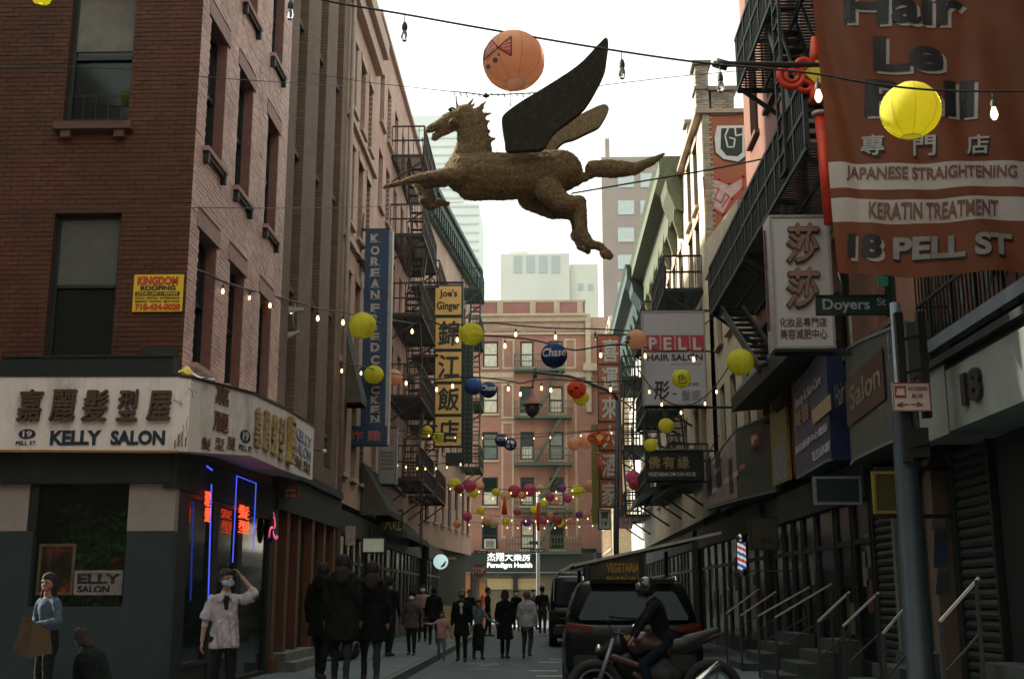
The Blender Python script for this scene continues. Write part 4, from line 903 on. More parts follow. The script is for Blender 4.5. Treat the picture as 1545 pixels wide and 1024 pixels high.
brick_stack('tall narrow brick chimney with a pigeon on its cap over the graffiti wall', at(1050,150,Y=32).x, at(1070,150,Y=32).x, 32, 32.6, 14.98, 16.35)
brick_stack('wide low brick chimney stack on the graffiti wall', at(1073,150,Y=32).x, at(1108,150,Y=32).x, 32, 32.6, 14.98, 15.55)
brick_stack('short brick chimney behind, further left on the cream building roof', at(1036,185,Y=36).x, at(1047,185,Y=36).x, 36, 36.5, 14.9, 16.2)
t = thing('pigeon', 'grey pigeon perched on the tall chimney', 'pigeon', at(1060,122,Y=32.3)); p = ORG[t]; b = MB(); b.tube([p+Vector((-.2,0,.02)), p+Vector((-.08,0,.09)), p+Vector((.05,0,.14)), p+Vector((.11,0,.2)), p+Vector((.14,0,.235))], [.012,.055,.06,.03,.026], 8); b.tube([p+Vector((.15,0,.235)), p+Vector((.19,0,.225))], [.012,.003], 5); b.bar(p+Vector((0,.02,.1)), p+Vector((0,.02,-.0)), .008); b.bar(p+Vector((0,-.02,.1)), p+Vector((0,-.02,-.0)), .008); b.build('body', mat('pigeon_grey', (.12,.13,.15), .7), t)
# graffiti: flat paint on the wall
f = Face((0, 31.993, 0), X_)
def gpoly(pts, m, off, par=GR, nm='graffiti'): b = MB(); P = [f.P(*f.ab(*p), off) for p in pts]; b.add(P, [tuple(range(len(P)-1, -1, -1)) if sum((pts[i][0]*pts[(i+1)%len(pts)][1]-pts[(i+1)%len(pts)][0]*pts[i][1]) for i in range(len(pts))) > 0 else tuple(range(len(P)))]); return b.build(nm, m, par)
GWH = mat('white_spray', (.72,.70,.66), .7, var=.1); GBK = mat('black_spray', (.02,.03,.025), .7, var=.2); GPK = mat('pink_spray', (.60,.42,.38), .7, var=.3, nscale=6); GRD = mat('red_spray', (.55,.07,.06), .7)
def gstroke(pts, w, m, off, nm='graffiti_line'):
    b = MB(); P = [f.P(*f.ab(*p), off) for p in pts]
    for i in range(len(P)-1):
        d = (P[i+1]-P[i]).normalized(); s = d.cross(f.n)*w/2; e = d*w*.3; b.add([P[i]-s-e, P[i+1]-s+e, P[i+1]+s+e, P[i]+s-e], [(0,1,2,3)] if (d.cross(s)).dot(f.n) > 0 else [(3,2,1,0)])
    return b.build(nm, m, GR)
gpoly([(1083,190),(1124,188),(1126,240),(1115,247),(1092,243),(1078,232),(1076,208)], GBK, 0.0, nm='graffiti_shadow')
gpoly([(1082,190),(1123,189),(1124,236),(1114,244),(1092,240),(1080,230),(1078,207)], GWH, .003)
gpoly([(1088,194),(1120,193),(1120,230),(1113,236),(1096,235),(1087,224)], GBK, .006)
gstroke([(1099,193),(1094,205),(1098,222),(1107,222),(1109,210),(1101,208)], .045, GWH, .009); gstroke([(1109,194),(1110,205),(1120,203)], .045, GWH, .009)
gpoly([(1062,268),(1085,271),(1100,278),(1122,266),(1121,284),(1104,300),(1092,324),(1078,316),(1064,296)], GPK, .003)
gstroke([(1062,268),(1085,271),(1100,278),(1122,266),(1121,284),(1104,300),(1092,324),(1078,316),(1064,296),(1062,268)], .07, GRD, .006)
gstroke([(1069,280),(1085,285),(1078,300),(1088,306),(1094,292),(1100,297),(1090,312)], .035, GRD, .009); gstroke([(1066,290),(1072,294)], .035, GRD, .009)
# buildings with the big cornices
def corniced(label, y0, y1, ztop, xout, m, facm, seedops, zc):
    t = thing('apartment_building', label, 'building', (RX, y0, 0)); ops = [(y, y+.9, z, z+1.9) for y in np.arange(y0+.9, y1-1.2, 1.9) for z in seedops]
    right_facade(t, RX-.1, y0+.001, y1, 3.6, ztop, ops, facm)
    for i, o in enumerate(ops): rwin(t, RX-.1, y1, o, rev=.18, kind=('dark','half')[i % 2], sill=CRM, lintel=CRM)
    b = MB(); b.box(RX+.2, 11, y0+.02, y1, 0, ztop); b.build('body', LOM, t)
    b = MB(); prof = [(RX-.1,zc),(RX-.35,zc+.1),(xout+.25,zc+.75),(xout+.2,zc+1.1),(xout,zc+1.3),(xout,zc+1.7),(xout-.08,zc+1.9),(RX+.3,zc+1.9),(RX+.3,zc)]
    b.prism([(x, y0+.9, z) for x, z in prof], (0,1,0), .9*2) ; b.prism([(x if i not in (2,3) else x+.25, (y0+y1)/2+.9, z) for i, (x, z) in enumerate(prof)], (0,1,0), y1-y0-1.8-.01)
    b.build('cornice', m, t); b = MB(); y = y0+.3
    while y < y1: b.prism([(RX-.1,y,zc-.8),(RX-.25,y,zc-.8),(RX-.42,y,zc-.2),(xout+.5,y,zc+.55),(RX-.1,y,zc+.55)], (0,1,0), .22); y += 1.9
    b.build('cornice_bracket', m, t); return t
CGR = mat('olive_green_cornice', (.10,.115,.055), .6, var=.4, dirt=((.04,.045,.025), .6, 4)); CGD = mat('dark_green_cornice', (.03,.06,.05), .6, var=.4)
corniced('building with an olive green cornice overhanging the street at the horse tail', 37.01, 50, 14.2, 3.75, CGR, CFAC, (4.9,7.8,10.7), 13.6)
corniced('distant building with a dark green cornice just below the horse tail', 50.02, 64, 14.6, 3.55, CGD, mat('pale_grey_stone', (.5,.48,.42), .9), (5.2,8.2,11.2), 13.6)
t = thing('lattice_facade', 'narrow cream building with window tracery at the far end of the right row', 'building', (3.6, 66, 0)); b = MB(); b.box(3.62, 8, 66, 78, 3.2, 17.0); b.build('wall', mat('cream_lit_stone', (.74,.62,.42), .85, var=.2), t); b = MB()
for i in range(9): z = 4+i*1.45; b.bar((3.58,66.3,z),(3.58,77.6,z+.0), .12)
for i in range(8): y = 66.5+i*1.5; b.bar((3.57,y,3.6),(3.57,y,16.6), .14)
b.build('tracery', CRM, t)
fire_escape('dense dark fire escape behind the Pell hair salon sign', RX-.1, -1, 33.0, 36.8, [4.6,7.4,10.0], 1.1, 'fire escapes on the right wall', th=1.6)
fire_escape('dark fire escape with slatted landings under the olive cornice', RX-.1, -1, 40, 44.5, [4.8,7.6,10.4], 1.1, 'fire escapes on the right wall', th=1.8)
fire_escape('far dark fire escape behind the red vertical sign', RX-.1, -1, 52, 57, [4.9,7.9,10.9], 1.1, 'fire escapes on the right wall', th=1.8)

# right low storefronts
shopfront('shopfront', 'dark storefront under the stoops beside the barber pole', 4.78, -1, 17.7, 25.8, 11)
shopfront('shopfront', 'dark storefront behind the dining shed', 4.7, -1, 26, 36.9, 13)
shopfront('shopfront', 'dark storefront beyond the dining shed below the olive cornice', 4.6, -1, 37.1, 63, 15)

# ---- curved sign boards of the right row
def ribbon(nm, label, pts, z0, z1, m, back=4.84, edge=None, cat='sign'):
    """pts = plan points from far to near; z0/z1 lists"""
    t = thing(nm, label, cat, (pts[0][0], pts[0][1], z0[0])); b = MB(); n = len(pts)
    for i in range(n-1):
        (xa, ya), (xb, yb) = pts[i], pts[i+1]
        b.quad((xa,ya,z0[i]),(xb,yb,z0[i+1]),(xb,yb,z1[i+1]),(xa,ya,z1[i])); b.quad((xa,ya,z1[i]),(xb,yb,z1[i+1]),(back,yb,z1[i+1]),(back,ya,z1[i])); b.quad((xb,yb,z0[i+1]),(xa,ya,z0[i]),(back,ya,z0[i]),(back,yb,z0[i+1]))
    for k, s in ((0,1),(n-1,-1)): x, y = pts[k]; q = [(x,y,z0[k]),(x,y,z1[k]),(back,y,z1[k]),(back,y,z0[k])]; b.add(q, [(0,1,2,3)])
    b.build('board', m, t)
    if edge:
        b = MB()
        for i in range(n-1):
            for zz in (z0, z1): b.bar((*pts[i],zz[i]), (*pts[i+1],zz[i+1]), .035)
        b.build('rim', edge, t)
    return t
SG = mat('grey_plastic_sign', (.060,.070,.060), .5, var=.15, nscale=3, dirt=((.12,.12,.11), .5, 3)); SB = mat('blue_plastic_sign', (.016,.030,.10), .45, var=.1, nscale=3)
pa = (at(1262,600,X=4.35)); pb = at(1405,600,X=4.18)
plan2 = [(4.75, 17.65), (4.42, 17.4), (4.28, 16.6), (4.215, 15.6), (4.15, 14.6), (4.13, 13.45)]
t = ribbon('shop_sign', 'curved grey sign with a brown panel reading Hair Salon behind the lamp pole', plan2, [3.32,3.3,3.28,3.26,3.24,3.22], [4.75,4.85,4.85,4.75,4.62,4.5], SG, edge=STEEL)
fS = Face((4.28,16.6,0), Vector((4.15-4.28, 14.6-16.6, 0))); fS.O += fS.n*.006
PB = mat('brown_sign_panel', (.055,.024,.016), .5, var=.15); SL = mat('tan_letter', (.20,.17,.13), .6)
b = MB(); a0,b0,a1,b1 = fS.rect((1277,548,1336,625)); fS.box(b, a0, a1, b0, b1, .006, .014); b.build('brown_panel', PB, t)
fS.text('Salon', (1283,563,1331,602), SL, t, off=.018, bold=.01); fS.text('Hair', (1262,575,1276,612), SL, t, off=.018, bold=.005)
plan3 = [(4.78, 22.0), (4.5, 21.6), (4.42, 21.0), (4.27, 18.2), (4.26, 17.9)]
t = ribbon('shop_sign', 'blue curved beauty shop sign with white and gold lettering beside the grey one', plan3, [3.55,3.5,3.46,3.44,3.42], [4.75,4.95,5.05,5.1,5.12], SB, edge=STEEL)
fS = Face((4.42,21.0,0), Vector((4.27-4.42, 18.2-21.0, 0))); fS.O += fS.n*.012
LW = mat('white_letter', (.62,.62,.60), .5); LG = mat('gold_letter', (.36,.26,.09), .5)
fS.text('Beauty & Skin Care', (1200,582,1240,603), LW, t, shear=.2, off=.01, bold=0); fS.text('美香', (1199,612,1222,640), LG, t, off=.01); fS.text('美容護膚中心電話', (1200,655,1250,668), LW, t, off=.01)
fS.text('TEL:212-619-0087', (1226,673,1254,688), LW, t, off=.01, bold=.01)
b = MB(); a0,b0,a1,b1 = fS.rect((1226,606,1255,630)); fS.box(b, a0,a1,b0,b1,.004,.012); b.build('gold_panel', mat('tan_panel', (.38,.30,.16), .5), t)
# photo sign and pell sign box
PH = mat('salon_photo_print', (.34,.24,.23), .4, var=.5, nscale=2.2, dirt=((.05,.05,.05), .9, 2.6))
t = ribbon('shop_sign', 'salon sign with a faded pink photograph mural and a grey end marked P', [(4.3,33.0),(4.22,26.4),(4.62,24.2)], [3.75,3.5,3.5], [4.75,5.05,5.05], SG, back=4.75, edge=STEEL)
fS = Face((4.3,33.0,0), Vector((-.08,-6.6,0))); fS.O += fS.n*.012
a0,b0,a1,b1 = fS.rect((1064,690,1129,745)); b = MB()
zt2 = lambda a: 4.72+ (4.98-4.72)*a/6.6; zb2 = lambda a: 3.8-(.25)*a/6.6
b.add([fS.P(.1,zb2(.1)), fS.P(6.5,zb2(6.5)), fS.P(6.5,zt2(6.5)), fS.P(.1,zt2(.1))], [(0,1,2,3)]); b.build('photo_print', PH, t)
for (px0,py0,px1,py1,c) in ((1072,690,1090,696,(.5,.48,.45)),(1078,705,1088,712,(.6,.58,.55)),(1092,716,1114,724,(.55,.53,.5)),(1074,735,1084,742,(.6,.58,.55)),(1066,690,1074,750,(.03,.025,.02)),(1080,683,1088,735,(.03,.03,.03)),(1100,690,1106,745,(.02,.025,.03)),(1116,700,1124,708,(.4,.1,.08))):
    a0,b0,a1,b1 = fS.rect((px0,py0,px1,py1)); b = MB(); fS.box(b, a0,a1,b0,b1,.003,.006); b.build('print_shape', mat('print_%02d%02d' % (int(c[0]*50), int(c[1]*50)), c, .4), t)
fS = Face((4.22,26.4,0), Vector((.40,-2.2,0))); fS.O += fS.n*.012
PRD = mat('faded_red_panel', (.40,.06,.06), .5); b = MB(); a0,b0,a1,b1 = fS.rect((1133,654,1146,672)); fS.box(b,a0,a1,b0,b1,0,.01); b.build('red_square', PRD, t); fS.text('P', (1135,657,1143,669), LW, t, off=.014); fS.text('HA', (1133,675,1147,681), BLK, t)
t = thing('shop_sign', 'yellow and black narrow sign strip between the P sign and the blue sign', 'sign', (4.5,23,3.6)); b = MB(); b.box(4.5,4.56,22.3,23.9,3.55,5.0); b.build('panel', mat('mustard', (.26,.20,.03), .5, var=.3), t); b = MB(); b.box(4.49,4.499,22.4,23.6,3.6,4.3); b.build('print', mat('grey_print', (.2,.22,.24), .5, var=.6, nscale=9), t)
# blade signs
def blade(nm, label, box, Y, th, m, wx=None, arm=2, cat='sign', frame=None, armz=None, nx=-1, fw=.035, bmat=None):
    f = Face((0, Y, 0), X_); a0,b0,a1,b1 = f.rect(box); t = thing(nm, label, cat, (a0, Y, b0)); b = MB(); b.box(a0, a1, Y+.001, Y+th, b0, b1); b.build('box', m, t)
    fr_ = frame or STEEL; b = MB()
    for (x0,x1,z0,z1) in ((a0-fw,a0,b0-fw,b1+fw),(a1,a1+fw,b0-fw,b1+fw),(a0,a1,b0-fw,b0),(a0,a1,b1,b1+fw)): b.box(x0,x1,Y-.015,Y+th+.01,z0,z1)
    b.build('frame', fr_, t)
    if wx is not None:
        b = MB(); xe = a1 if wx > a1 else a0
        for z in (armz or [b1+fw+.03, b0-fw-.03]): b.bar((a0 if wx > a1 else a1, Y+th/2, z), (wx, Y+th/2, z), .05)
        b.bar((xe, Y+th/2, b1-.3), (wx, Y+th/2, b1+.5), .025); b.build('bracket', IRON, t)
    return t, f
t, f = blade('blade_sign', 'white blade sign with two raised brown Chinese characters left of the red banner', (1168,328,1252,522), 16.3, .45, mat('milky_sign', (.50,.46,.44), .4, var=.1, nscale=2), wx=4.6, frame=mat('dull_aluminium', (.34,.31,.30), .4, .3))
RB2 = mat('rust_brown_character', (.26,.13,.085), .55, var=.2); RBO = mat('dark_character_edge', (.09,.06,.05), .6)
for y0 in (337, 404):
    f.text('莎', (1184,y0,1238,y0+62), RBO, t, name='character_edge', bold=.06, depth=.03, shear=.12); f.text('莎', (1186,y0+2,1236,y0+60), RB2, t, name='character', bold=.035, depth=.02, off=.034, shear=.12)
f.text('化妝品專門店', (1176,479,1247,493), RBR, t, bold=.02); f.text('美容減肥中心', (1177,496,1248,511), RBR, t, bold=.02)
fL = Face((ORG[t].x-.036, 16.75, 0), -Y_); fL.text('莎莎化妝品', (.05,5.1,.2,6.6), RBR, t, px=False)
t, f = blade('blade_sign', 'large white PELL HAIR SALON blade sign with red squares on the right', (972,471,1063,609), 27, .3, mat('pale_lilac_sign', (.52,.49,.52), .4, var=.08, nscale=2), wx=4.6, frame=mat('dull_aluminium', (.34,.31,.30), .4, .3))
for i, ch in enumerate('PELL'):
    x = 975+i*22.2; b = MB(); a0,b0,a1,b1 = f.rect((x,505.5,x+20.5,531)); f.box(b, a0,a1,b0,b1,.001,.012); b.build('red_square', mat('pell_red', (.50,.05,.06), .5), t); f.text(ch, (x+4,509,x+16,528), LW, t, off=.016, bold=.03)
f.text('HAIR SALON', (976,534,1060,544), BLK, t, bold=.03); f.text('(212) 227-3608', (1012,547,1058,551), mat('grey_letter', (.25,.24,.25), .6), t, bold=.0)
f.text('形', (986,574,1010,603), BLK, t, bold=.05, shear=.1); f.text('-', (1015,593,1021,595), BLK, t); f.text('髮廊', (1028,588,1057,604), mat('grey_letter', (.25,.24,.25), .6), t, bold=.01); f.text('ST. NYC', (1038,577,1055,582), BLK, t)
t, f = blade('blade_sign', 'tall red vertical restaurant sign with white Chinese characters beside the far street lamp', (904,506,936,764), 41, .35, mat('red_orange_sign', (.46,.13,.06), .5, var=.15, nscale=1), wx=4.5, frame=mat('dark_brown_frame', (.05,.03,.02), .5), armz=[10.45,7.0])
for i, ch in enumerate('喜運來大酒家'):
    y0 = 509+i*43.2; f.text(ch, (908,y0+2,933,y0+37), LW, t, bold=.035, off=.006)
    if i: b = MB(); a0,b0,a1,b1 = f.rect((904,y0-4,936,y0-2)); f.box(b,a0,a1,b0,b1,0,.02); b.build('divider', mat('dark_brown_frame', (.05,.03,.02), .5), t)
t, f = blade('blade_sign', 'small white sign hanging under the tall red vertical sign', (904,769,920,797), 41, .15, mat('white_sign', (.5,.5,.46), .5), frame=IRON); f.text('寶', (906,771,918,782), BLK, t); f.text('14', (908,785,916,793), BLK, t)
t = thing('vertical_tube', 'yellow green painted conduit strip running beside the red vertical sign', 'pipe', at(900,760,Y=42)); b = MB(); p = at(899,790,Y=42); b.box(p.x-.12,p.x+.12,42,42.1,p.z,at(899,640,Y=42).z); b.build('strip', mat('olive_yellow', (.28,.25,.05), .6), t)
t, f = blade('blade_sign', 'dark sign with gold Chinese characters reading vegetarian dim sum house', (976,683,1060,722), 31.5, .25, mat('black_sign', (.012,.018,.016), .4), wx=4.6, frame=IRON)
for i, ch in enumerate('佛有緣'): f.text(ch, (978+i*22,688,996+i*22,707), LG, t, bold=.04)
f.text('VEGETARIAN DIM SUM HOUSE', (978,712,1050,718), LW, t, bold=.02)
b = MB(); a0,b0,a1,b1 = f.rect((985,677,1050,679)); f.box(b, a0,a1,b0,b1,-.1,.02); b.build('lamp_bar', CHROME, t)
t, f = blade('blade_sign', 'dim yellow hanging sign above the stoops beyond the barber pole', (1134,782,1171,826), 20.5, .1, mat('dim_yellow_sign', (.04,.035,.014), .5, var=.3), frame=DARK); f.text('美髮', (1147,811,1168,821), BLK, t)
t, f = blade('blade_sign', 'small dark green hanging sign framed in grey below the grey salon sign', (1232,722,1296,757), 17, .08, mat('dark_green_sign', (.008,.017,.014), .5), frame=STEEL)
t, f = blade('blade_sign', 'small yellow green poster board beside the lamp pole', (1322,715,1370,770), 14.3, .05, mat('olive_board', (.07,.065,.015), .5), frame=mat('mustard', (.26,.20,.03), .5, var=.3), wx=4.8)
t, f = blade('blade_sign', 'small pink and white sign on the far pole below the red vertical sign', (935,781,952,795), 37, .05, mat('pinkish_sign', (.45,.40,.42), .5), frame=mat('pell_red', (.50,.05,.06), .5)); f.text('ONE', (938,784,950,792), PRD, t)
t = thing('bow_awning', 'two small round pale awnings on the dark far right shopfronts', 'awning', (3.5, 34, 3.6)); b = MB()
for k in range(2):
    pr = [(0,0),(.35,.25),(.6,.33),(.75,.3)]
    c = at(1000-k*22, 750+k*4, Y=33); b.prism([c+Vector((-.45,0,-.25)), c+Vector((-.35,0,0)), c+Vector((-.05,0,.22)), c+Vector((.45,0,.38)), c+Vector((.5,0,.25)), c+Vector((0,0,.05))], (0,1,0), 2.4)
b.build('canopy', mat('faded_awning', (.09,.10,.09), .7, var=.4), t)

# left blade signs
NVY = mat('navy_blade', (.018,.05,.12), .4, var=.1, nscale=2)
f30 = Face((0, 30, 0), X_); t = thing('blade_sign', 'tall dark blue vertical KOREAN FRIED CHICKEN sign on the left', 'sign', (-4.7, 30, 5.1))
a0,b0,a1,b1 = f30.rect((548,346,584,642)); c0,d0,c1,d1 = f30.rect((516,642,584,671)); b = MB(); b.box(a0,a1,30.0,30.35,b0,b1); b.box(c0,c1,30.0,30.35,d0,d1-.003); b.build('box', NVY, t)
b = MB(); b.box(a1,a1+.09,30.03,30.32,d0,b1); b.build('side_face', mat('pale_side', (.40,.38,.36), .5), t); b = MB(); b.bar((a1,30.2,b1+.05),(-4.85,30.2,b1+.05),.06); b.bar((a0-.1,30.2,b1+.5),(-4.85,30.2,b1-.4),.03); b.build('bracket', IRON, t)
PKL = mat('pale_pink_letter', (.50,.44,.43), .5)
ys = [354,374.5,394.5,414.5,434.5,454]; words = [('KOREAN', 352, 19.9), ('FRIED', 476, 19.5), ('CHICKEN', 0, 0)]
ly = [(c, 353+i*20.2) for i, c in enumerate('KOREAN')] + [(c, 482+i*20.2) for i, c in enumerate('FRIED')]
ly = [(c, 353+i*17.6) for i, c in enumerate('KOREAN')] + [(c, 473+i*16.2) for i, c in enumerate('FRIED')] + [(c, 562+i*11.2) for i, c in enumerate('CHICKEN')]
ly = [('K',353),('O',371),('R',388),('E',405),('A',421),('N',438),('F',458),('R',474),('I',491),('E',502),('D',517),('C',536),('H',553),('I',570),('C',582),('K',597),('E',612),('N',626)]
for k, (c, y) in enumerate(ly):
    nx_ = ly[k+1][1] if k+1 < len(ly) else 640
    h = min(13.5, nx_-y-2.5); w = 4 if c == 'I' else 9; f30.text(c, (566-w*.75, y, 566+w*.75, y+h), PKL, t, name='letter', bold=.045)
    b = MB()
    if c in 'KRFHNIAE':
        for yy in (y, y+h-1.4): p0,q0,p1,q1 = f30.rect((566-w*.95, yy, 566+w*.95 if c in 'KRHNIAE' else 566+2, yy+1.4)); f30.box(b, p0,p1,q0,q1,.003,.007) if c in 'I' or yy > y else None
    if b.v: b.build('serif', PKL, t)
for i, ch in enumerate('炸雞'): f30.text(ch, (527+i*27,649,548+i*27,665), mat('pink_red_character', (.45,.12,.12), .5), t, name='character', bold=.045)
t, f = blade('blade_sign', 'small white notice sign with pink characters below the blue blade sign', (573,648,597,728), 33, .2, mat('dull_white_sign', (.33,.31,.30), .5, var=.15), wx=-4.85, frame=STEEL)
for i, ch in enumerate('紅燒'): f.text(ch, (586,651+i*12,595,661+i*12), mat('pink_red_character', (.45,.12,.12), .5), t)
for i in range(5): f.text(('Beef Noodle','Soup','Fried Rice','Dumplings','Take Out')[i], (575,680+i*6,594,684+i*6), BLK, t, bold=0)
YS = mat('amber_sign', (.82,.50,.15), .45, var=.12, nscale=2); JF = mat('dark_green_box', (.012,.028,.022), .5)
f42 = Face((0,42,0), X_); t = thing('blade_sign', "amber Joe's Ginger blade sign in five panels with black Chinese characters", 'sign', (-4, 42, 6.6))
a0,b0,a1,b1 = f42.rect((655,429,698,674)); b = MB(); b.box(a0,a1,42.02,42.3,b0,b1); b.build('box', JF, t)
PXS = [(432,475),(480,526),(531,575),(580,624),(629,672)]
for k, (y0, y1) in enumerate(PXS): p0,q0,p1,q1 = f42.rect((657,y0,696,y1)); b = MB(); f42.box(b,p0,p1,q0,q1,-.01,.03); b.build('panel', YS, t)
f42.text("Joe's", (663,437,690,451), BLK, t, off=.034, bold=.03); f42.text('Ginger', (659,455,694,471), BLK, t, off=.034, bold=.03)
for (y0,y1), ch in zip(PXS[1:], '錦江飯店'): f42.text(ch, (661,y0+4,693,y1-4), BLK, t, name='character', off=.034, bold=.045, shear=.05)
p0,q0,p1,q1 = f42.rect((698,510,714,698)); b = MB(); b.box(p0,p1-.02,42.05,42.28,q0,q1); b.build('lamp_panel', JF, t); b = MB()
for i in range(26):
    for x in ((p0*.75+p1*.25),(p0*.3+p1*.7)): b.sphere((x, 42.04, q0+(q1-q0)*(i+.5)/26), .022, 6, 4)
tag(b.build('lamp_studs', mat('dim_bulb', (.25,.22,.16), .3), t), kind='stuff')
b = MB(); b.bar((a1,42.15,b1+.1),(-4.85,42.15,b1+.1),.07); b.bar((a0,42.15,b1+.1),(a0-.6,42.15,b1+1),.04); b.build('bracket', IRON, t)
p0,q0,p1,q1 = f42.rect((672,682,700,701)); b = MB(); b.box(p0,p1,42.1,42.4,q0,q1); b.build('lower_box', JF, t)
# awnings and small things on the left
AW = mat('grey_awning_cloth', (.04,.048,.05), .85, var=.2)
def wedge(label, y0, y1, zlo, zhi, out, m, x=LX, nx=1, cat='awning'):
    t = thing('awning', label, cat, (x, y0, zlo)); b = MB(); a, o = x+nx*.02, x+nx*out
    b.quad((a,y0,zhi),(o,y0,zlo+.15),(o,y1,zlo+.15),(a,y1,zhi)); b.quad((o,y0,zlo+.15),(o,y0,zlo),(o,y1,zlo),(o,y1,zlo+.15))
    b.add([(a,y0,zhi),(a,y0,zlo),(o,y0,zlo),(o,y0,zlo+.15)], [(0,1,2,3)], 1); b.add([(a,y1,zhi),(a,y1,zlo),(o,y1,zlo),(o,y1,zlo+.15)], [(3,2,1,0)], 1); b.build('cloth', [m, mat('awning_end', (.10,.085,.06), .85)], t)
    b = MB(); b.bar((a,y0+.02,zlo+.02),(o,y0+.02,zlo+.02),.03); b.bar((a,y1-.02,zlo+.02),(o,y1-.02,zlo+.02),.03); b.build('frame', IRON, t); return t
wedge('steep grey awning high on the wall left of the blue blade sign', 27.7, 28.6, 5.9, 7.9, .5, AW)
wedge('long dark awning over the storefront under the white notice sign', 31.2, 34.0, 3.5, 4.9, .75, mat('dark_awning', (.010,.015,.014), .85))
wedge('dark hanging awning beyond it with gold lettering', 35.0, 41.5, 3.1, 3.9, .8, mat('dark_awning_b', (.012,.012,.010), .85))
t, f = plate('shop_sign', 'gold Chinese characters on a dark hanging board low on the left', 'sign', (577,768,608,803), 0, mat('dark_board', (.03,.025,.02), .6), plane=Face((0, 34.8, 0), X_)); 
for i, ch in enumerate('大旺'): f.text(ch, (579+i*14,772,592+i*14,800), LG, t, bold=.03)
t, f = plate('lit_menu_board', 'pale greenish backlit menu board in a dark doorway on the left', 'sign', (548,812,579,832), 0, mat('pale_backlit', (.40,.42,.32), .5, emit=(.8,.9,.6), es=.06), plane=Face((0, 29.0, 0), X_), edge=(DARK, .04))
t, f = plate('paper_poster', 'torn pink and white paper poster hanging in a dark doorway', 'poster', (521,793,536,822), 0, mat('torn_paper', (.42,.33,.29), .8, var=.3, nscale=12), plane=Face((0, 28.2, 0), X_))
t = thing('round_sign', 'small round lit white sign with a blue black swirl far down the left side', 'sign', at(665,847,Y=46)); c = ORG[t]; b = MB(); b.lathe(c, [(0,-.05),(.28,-.05),(.28,.05),(0,.05)], 24, axis='Y'); b.build('disc', mat('lit_pale_disc', (.6,.75,.75), .4, emit=(.6,.85,.85), es=.35), t)
b = MB(); b.tube([c+Vector((.02,-.06,-.2)), c+Vector((.12,-.06,-.12)), c+Vector((.2,-.06,.02))], [.03,.05,.02], 6); b.build('swirl', BLK, t); b = MB(); b.bar(c, c+Vector((-1.1,0,.2)), .03); b.build('bracket', IRON, t)
t, f = plate('arrow_sign', 'small pink arrow shaped sign beside the round lit sign', 'sign', (672,840,688,844), 0, mat('pink_arrow', (.45,.2,.16), .5), plane=Face((0, 47, 0), X_))
t = thing('wall_lamp', 'small white globe lamp on the wall just past the end of the salon sign', 'lamp', (-4.55,24.2,4.0)); c = at(489,681,X=-4.55); b = MB(); b.sphere(c, .055, 10, 7); b.build('globe', mat('pale_globe', (.7,.7,.65), .3), t); b = MB(); b.bar(c, (LX,c.y,c.z+.05), .02); b.build('arm', IRON, t)
b = MB()

# ================================================================== lamp poles, street signs
POLE = mat('blue_grey_pole', (.034,.050,.062), .5, .2, var=.25, nscale=3)
px_ = 3.68
t = thing('street_pole', 'blue grey steel pole carrying the Doyers St sign on the right', 'pole', (px_, 12.3, .14))
b = MB(); b.lathe((px_,12.3,.14), [(.22,0),(.22,.25),(.135,.35),(.115,3.0),(.11,3.25)], 20); b.build('shaft', POLE, t)
b = MB(); b.lathe((px_,12.3,3.39), [(.11,0),(.06,.04),(.055,1.05),(.0,1.06)], 14); b.build('upper_shaft', STEEL, t)
b = MB(); b.box(px_-.06,px_+.02,12.12,12.2,2.75,4.3); b.box(px_+.16,px_+.24,12.1,12.2,3.2,4.3)
for z in (2.9,3.3,3.65,4.0): b.bar((px_-.03,12.12,z),(px_+.2,12.12,z+.05), .03)
b.box(px_-.05,px_+.2,12.14,12.2,2.8,3.1); b.build('scaffold_box', IRON, t)
f = Face((0,12.18,0), X_)
t, f = plate('street_name_sign', 'dark green Doyers St street sign on the pole below the red banner', 'sign', (1232,446,1340,474), 0, mat('street_sign_green', (.008,.04,.03), .4, var=.1), plane=Face((0,12.15,0), X_), edge=(DARK,.008))
f.text('Doyers', (1241,451,1312,472), mat('pale_grey_letter', (.33,.36,.34), .5), t, bold=.02); f.text('St', (1323,449,1336,461), mat('pale_grey_letter', (.33,.36,.34), .5), t, bold=.01)
t, f = plate('bus_sign', 'white and red bus parking sign with a double arrow on the pole', 'sign', (1347,577,1404,620), 0, WHITEP, plane=Face((0,12.02,0), X_))
RS = mat('sign_red', (.36,.04,.02), .5)
def frect(f, box, m, t, off, nm): a0,b0,a1,b1 = f.rect(box); b = MB(); f.box(b,a0,a1,b0,b1,off,off+.003); return b.build(nm, m, t)
for bx_ in ((1347,577,1404,578.5),(1347,618.5,1404,620),(1347,578.5,1348.5,618.5),(1402.5,578.5,1404,618.5)): frect(f, bx_, RS, t, .001, 'border')
frect(f, (1350,582,1367,600), RS, t, .001, 'symbol_panel'); frect(f, (1353,586,1364,592), WHITEP, t, .005, 'bus_symbol'); frect(f, (1352,592,1365,596), WHITEP, t, .005, 'bus_symbol')
f.text('NO STANDING', (1370,583,1399,589), RS, t, bold=.02); f.text('BUS', (1376,594,1392,600), RS, t, bold=.02); f.text('←→', (1353,606,1392,614), RS, t, bold=.03)
t, f = plate('pennant_sign', 'black and white torn sign plate turned edge-on high on the pole', 'sign', (1340,500,1356,545), 0, mat('black_white_print', (.3,.3,.28), .5, var=.9, nscale=14, dirt=((.02,.02,.02), .9, 7)), plane=Face((0,12.4,0), X_))
t, f = plate('street_name_sign', 'small bright green street sign seen under the red banner', 'sign', (1324,417,1340,431), 0, mat('bright_sign_green', (.03,.30,.20), .4), plane=Face((0,12.6,0), X_))

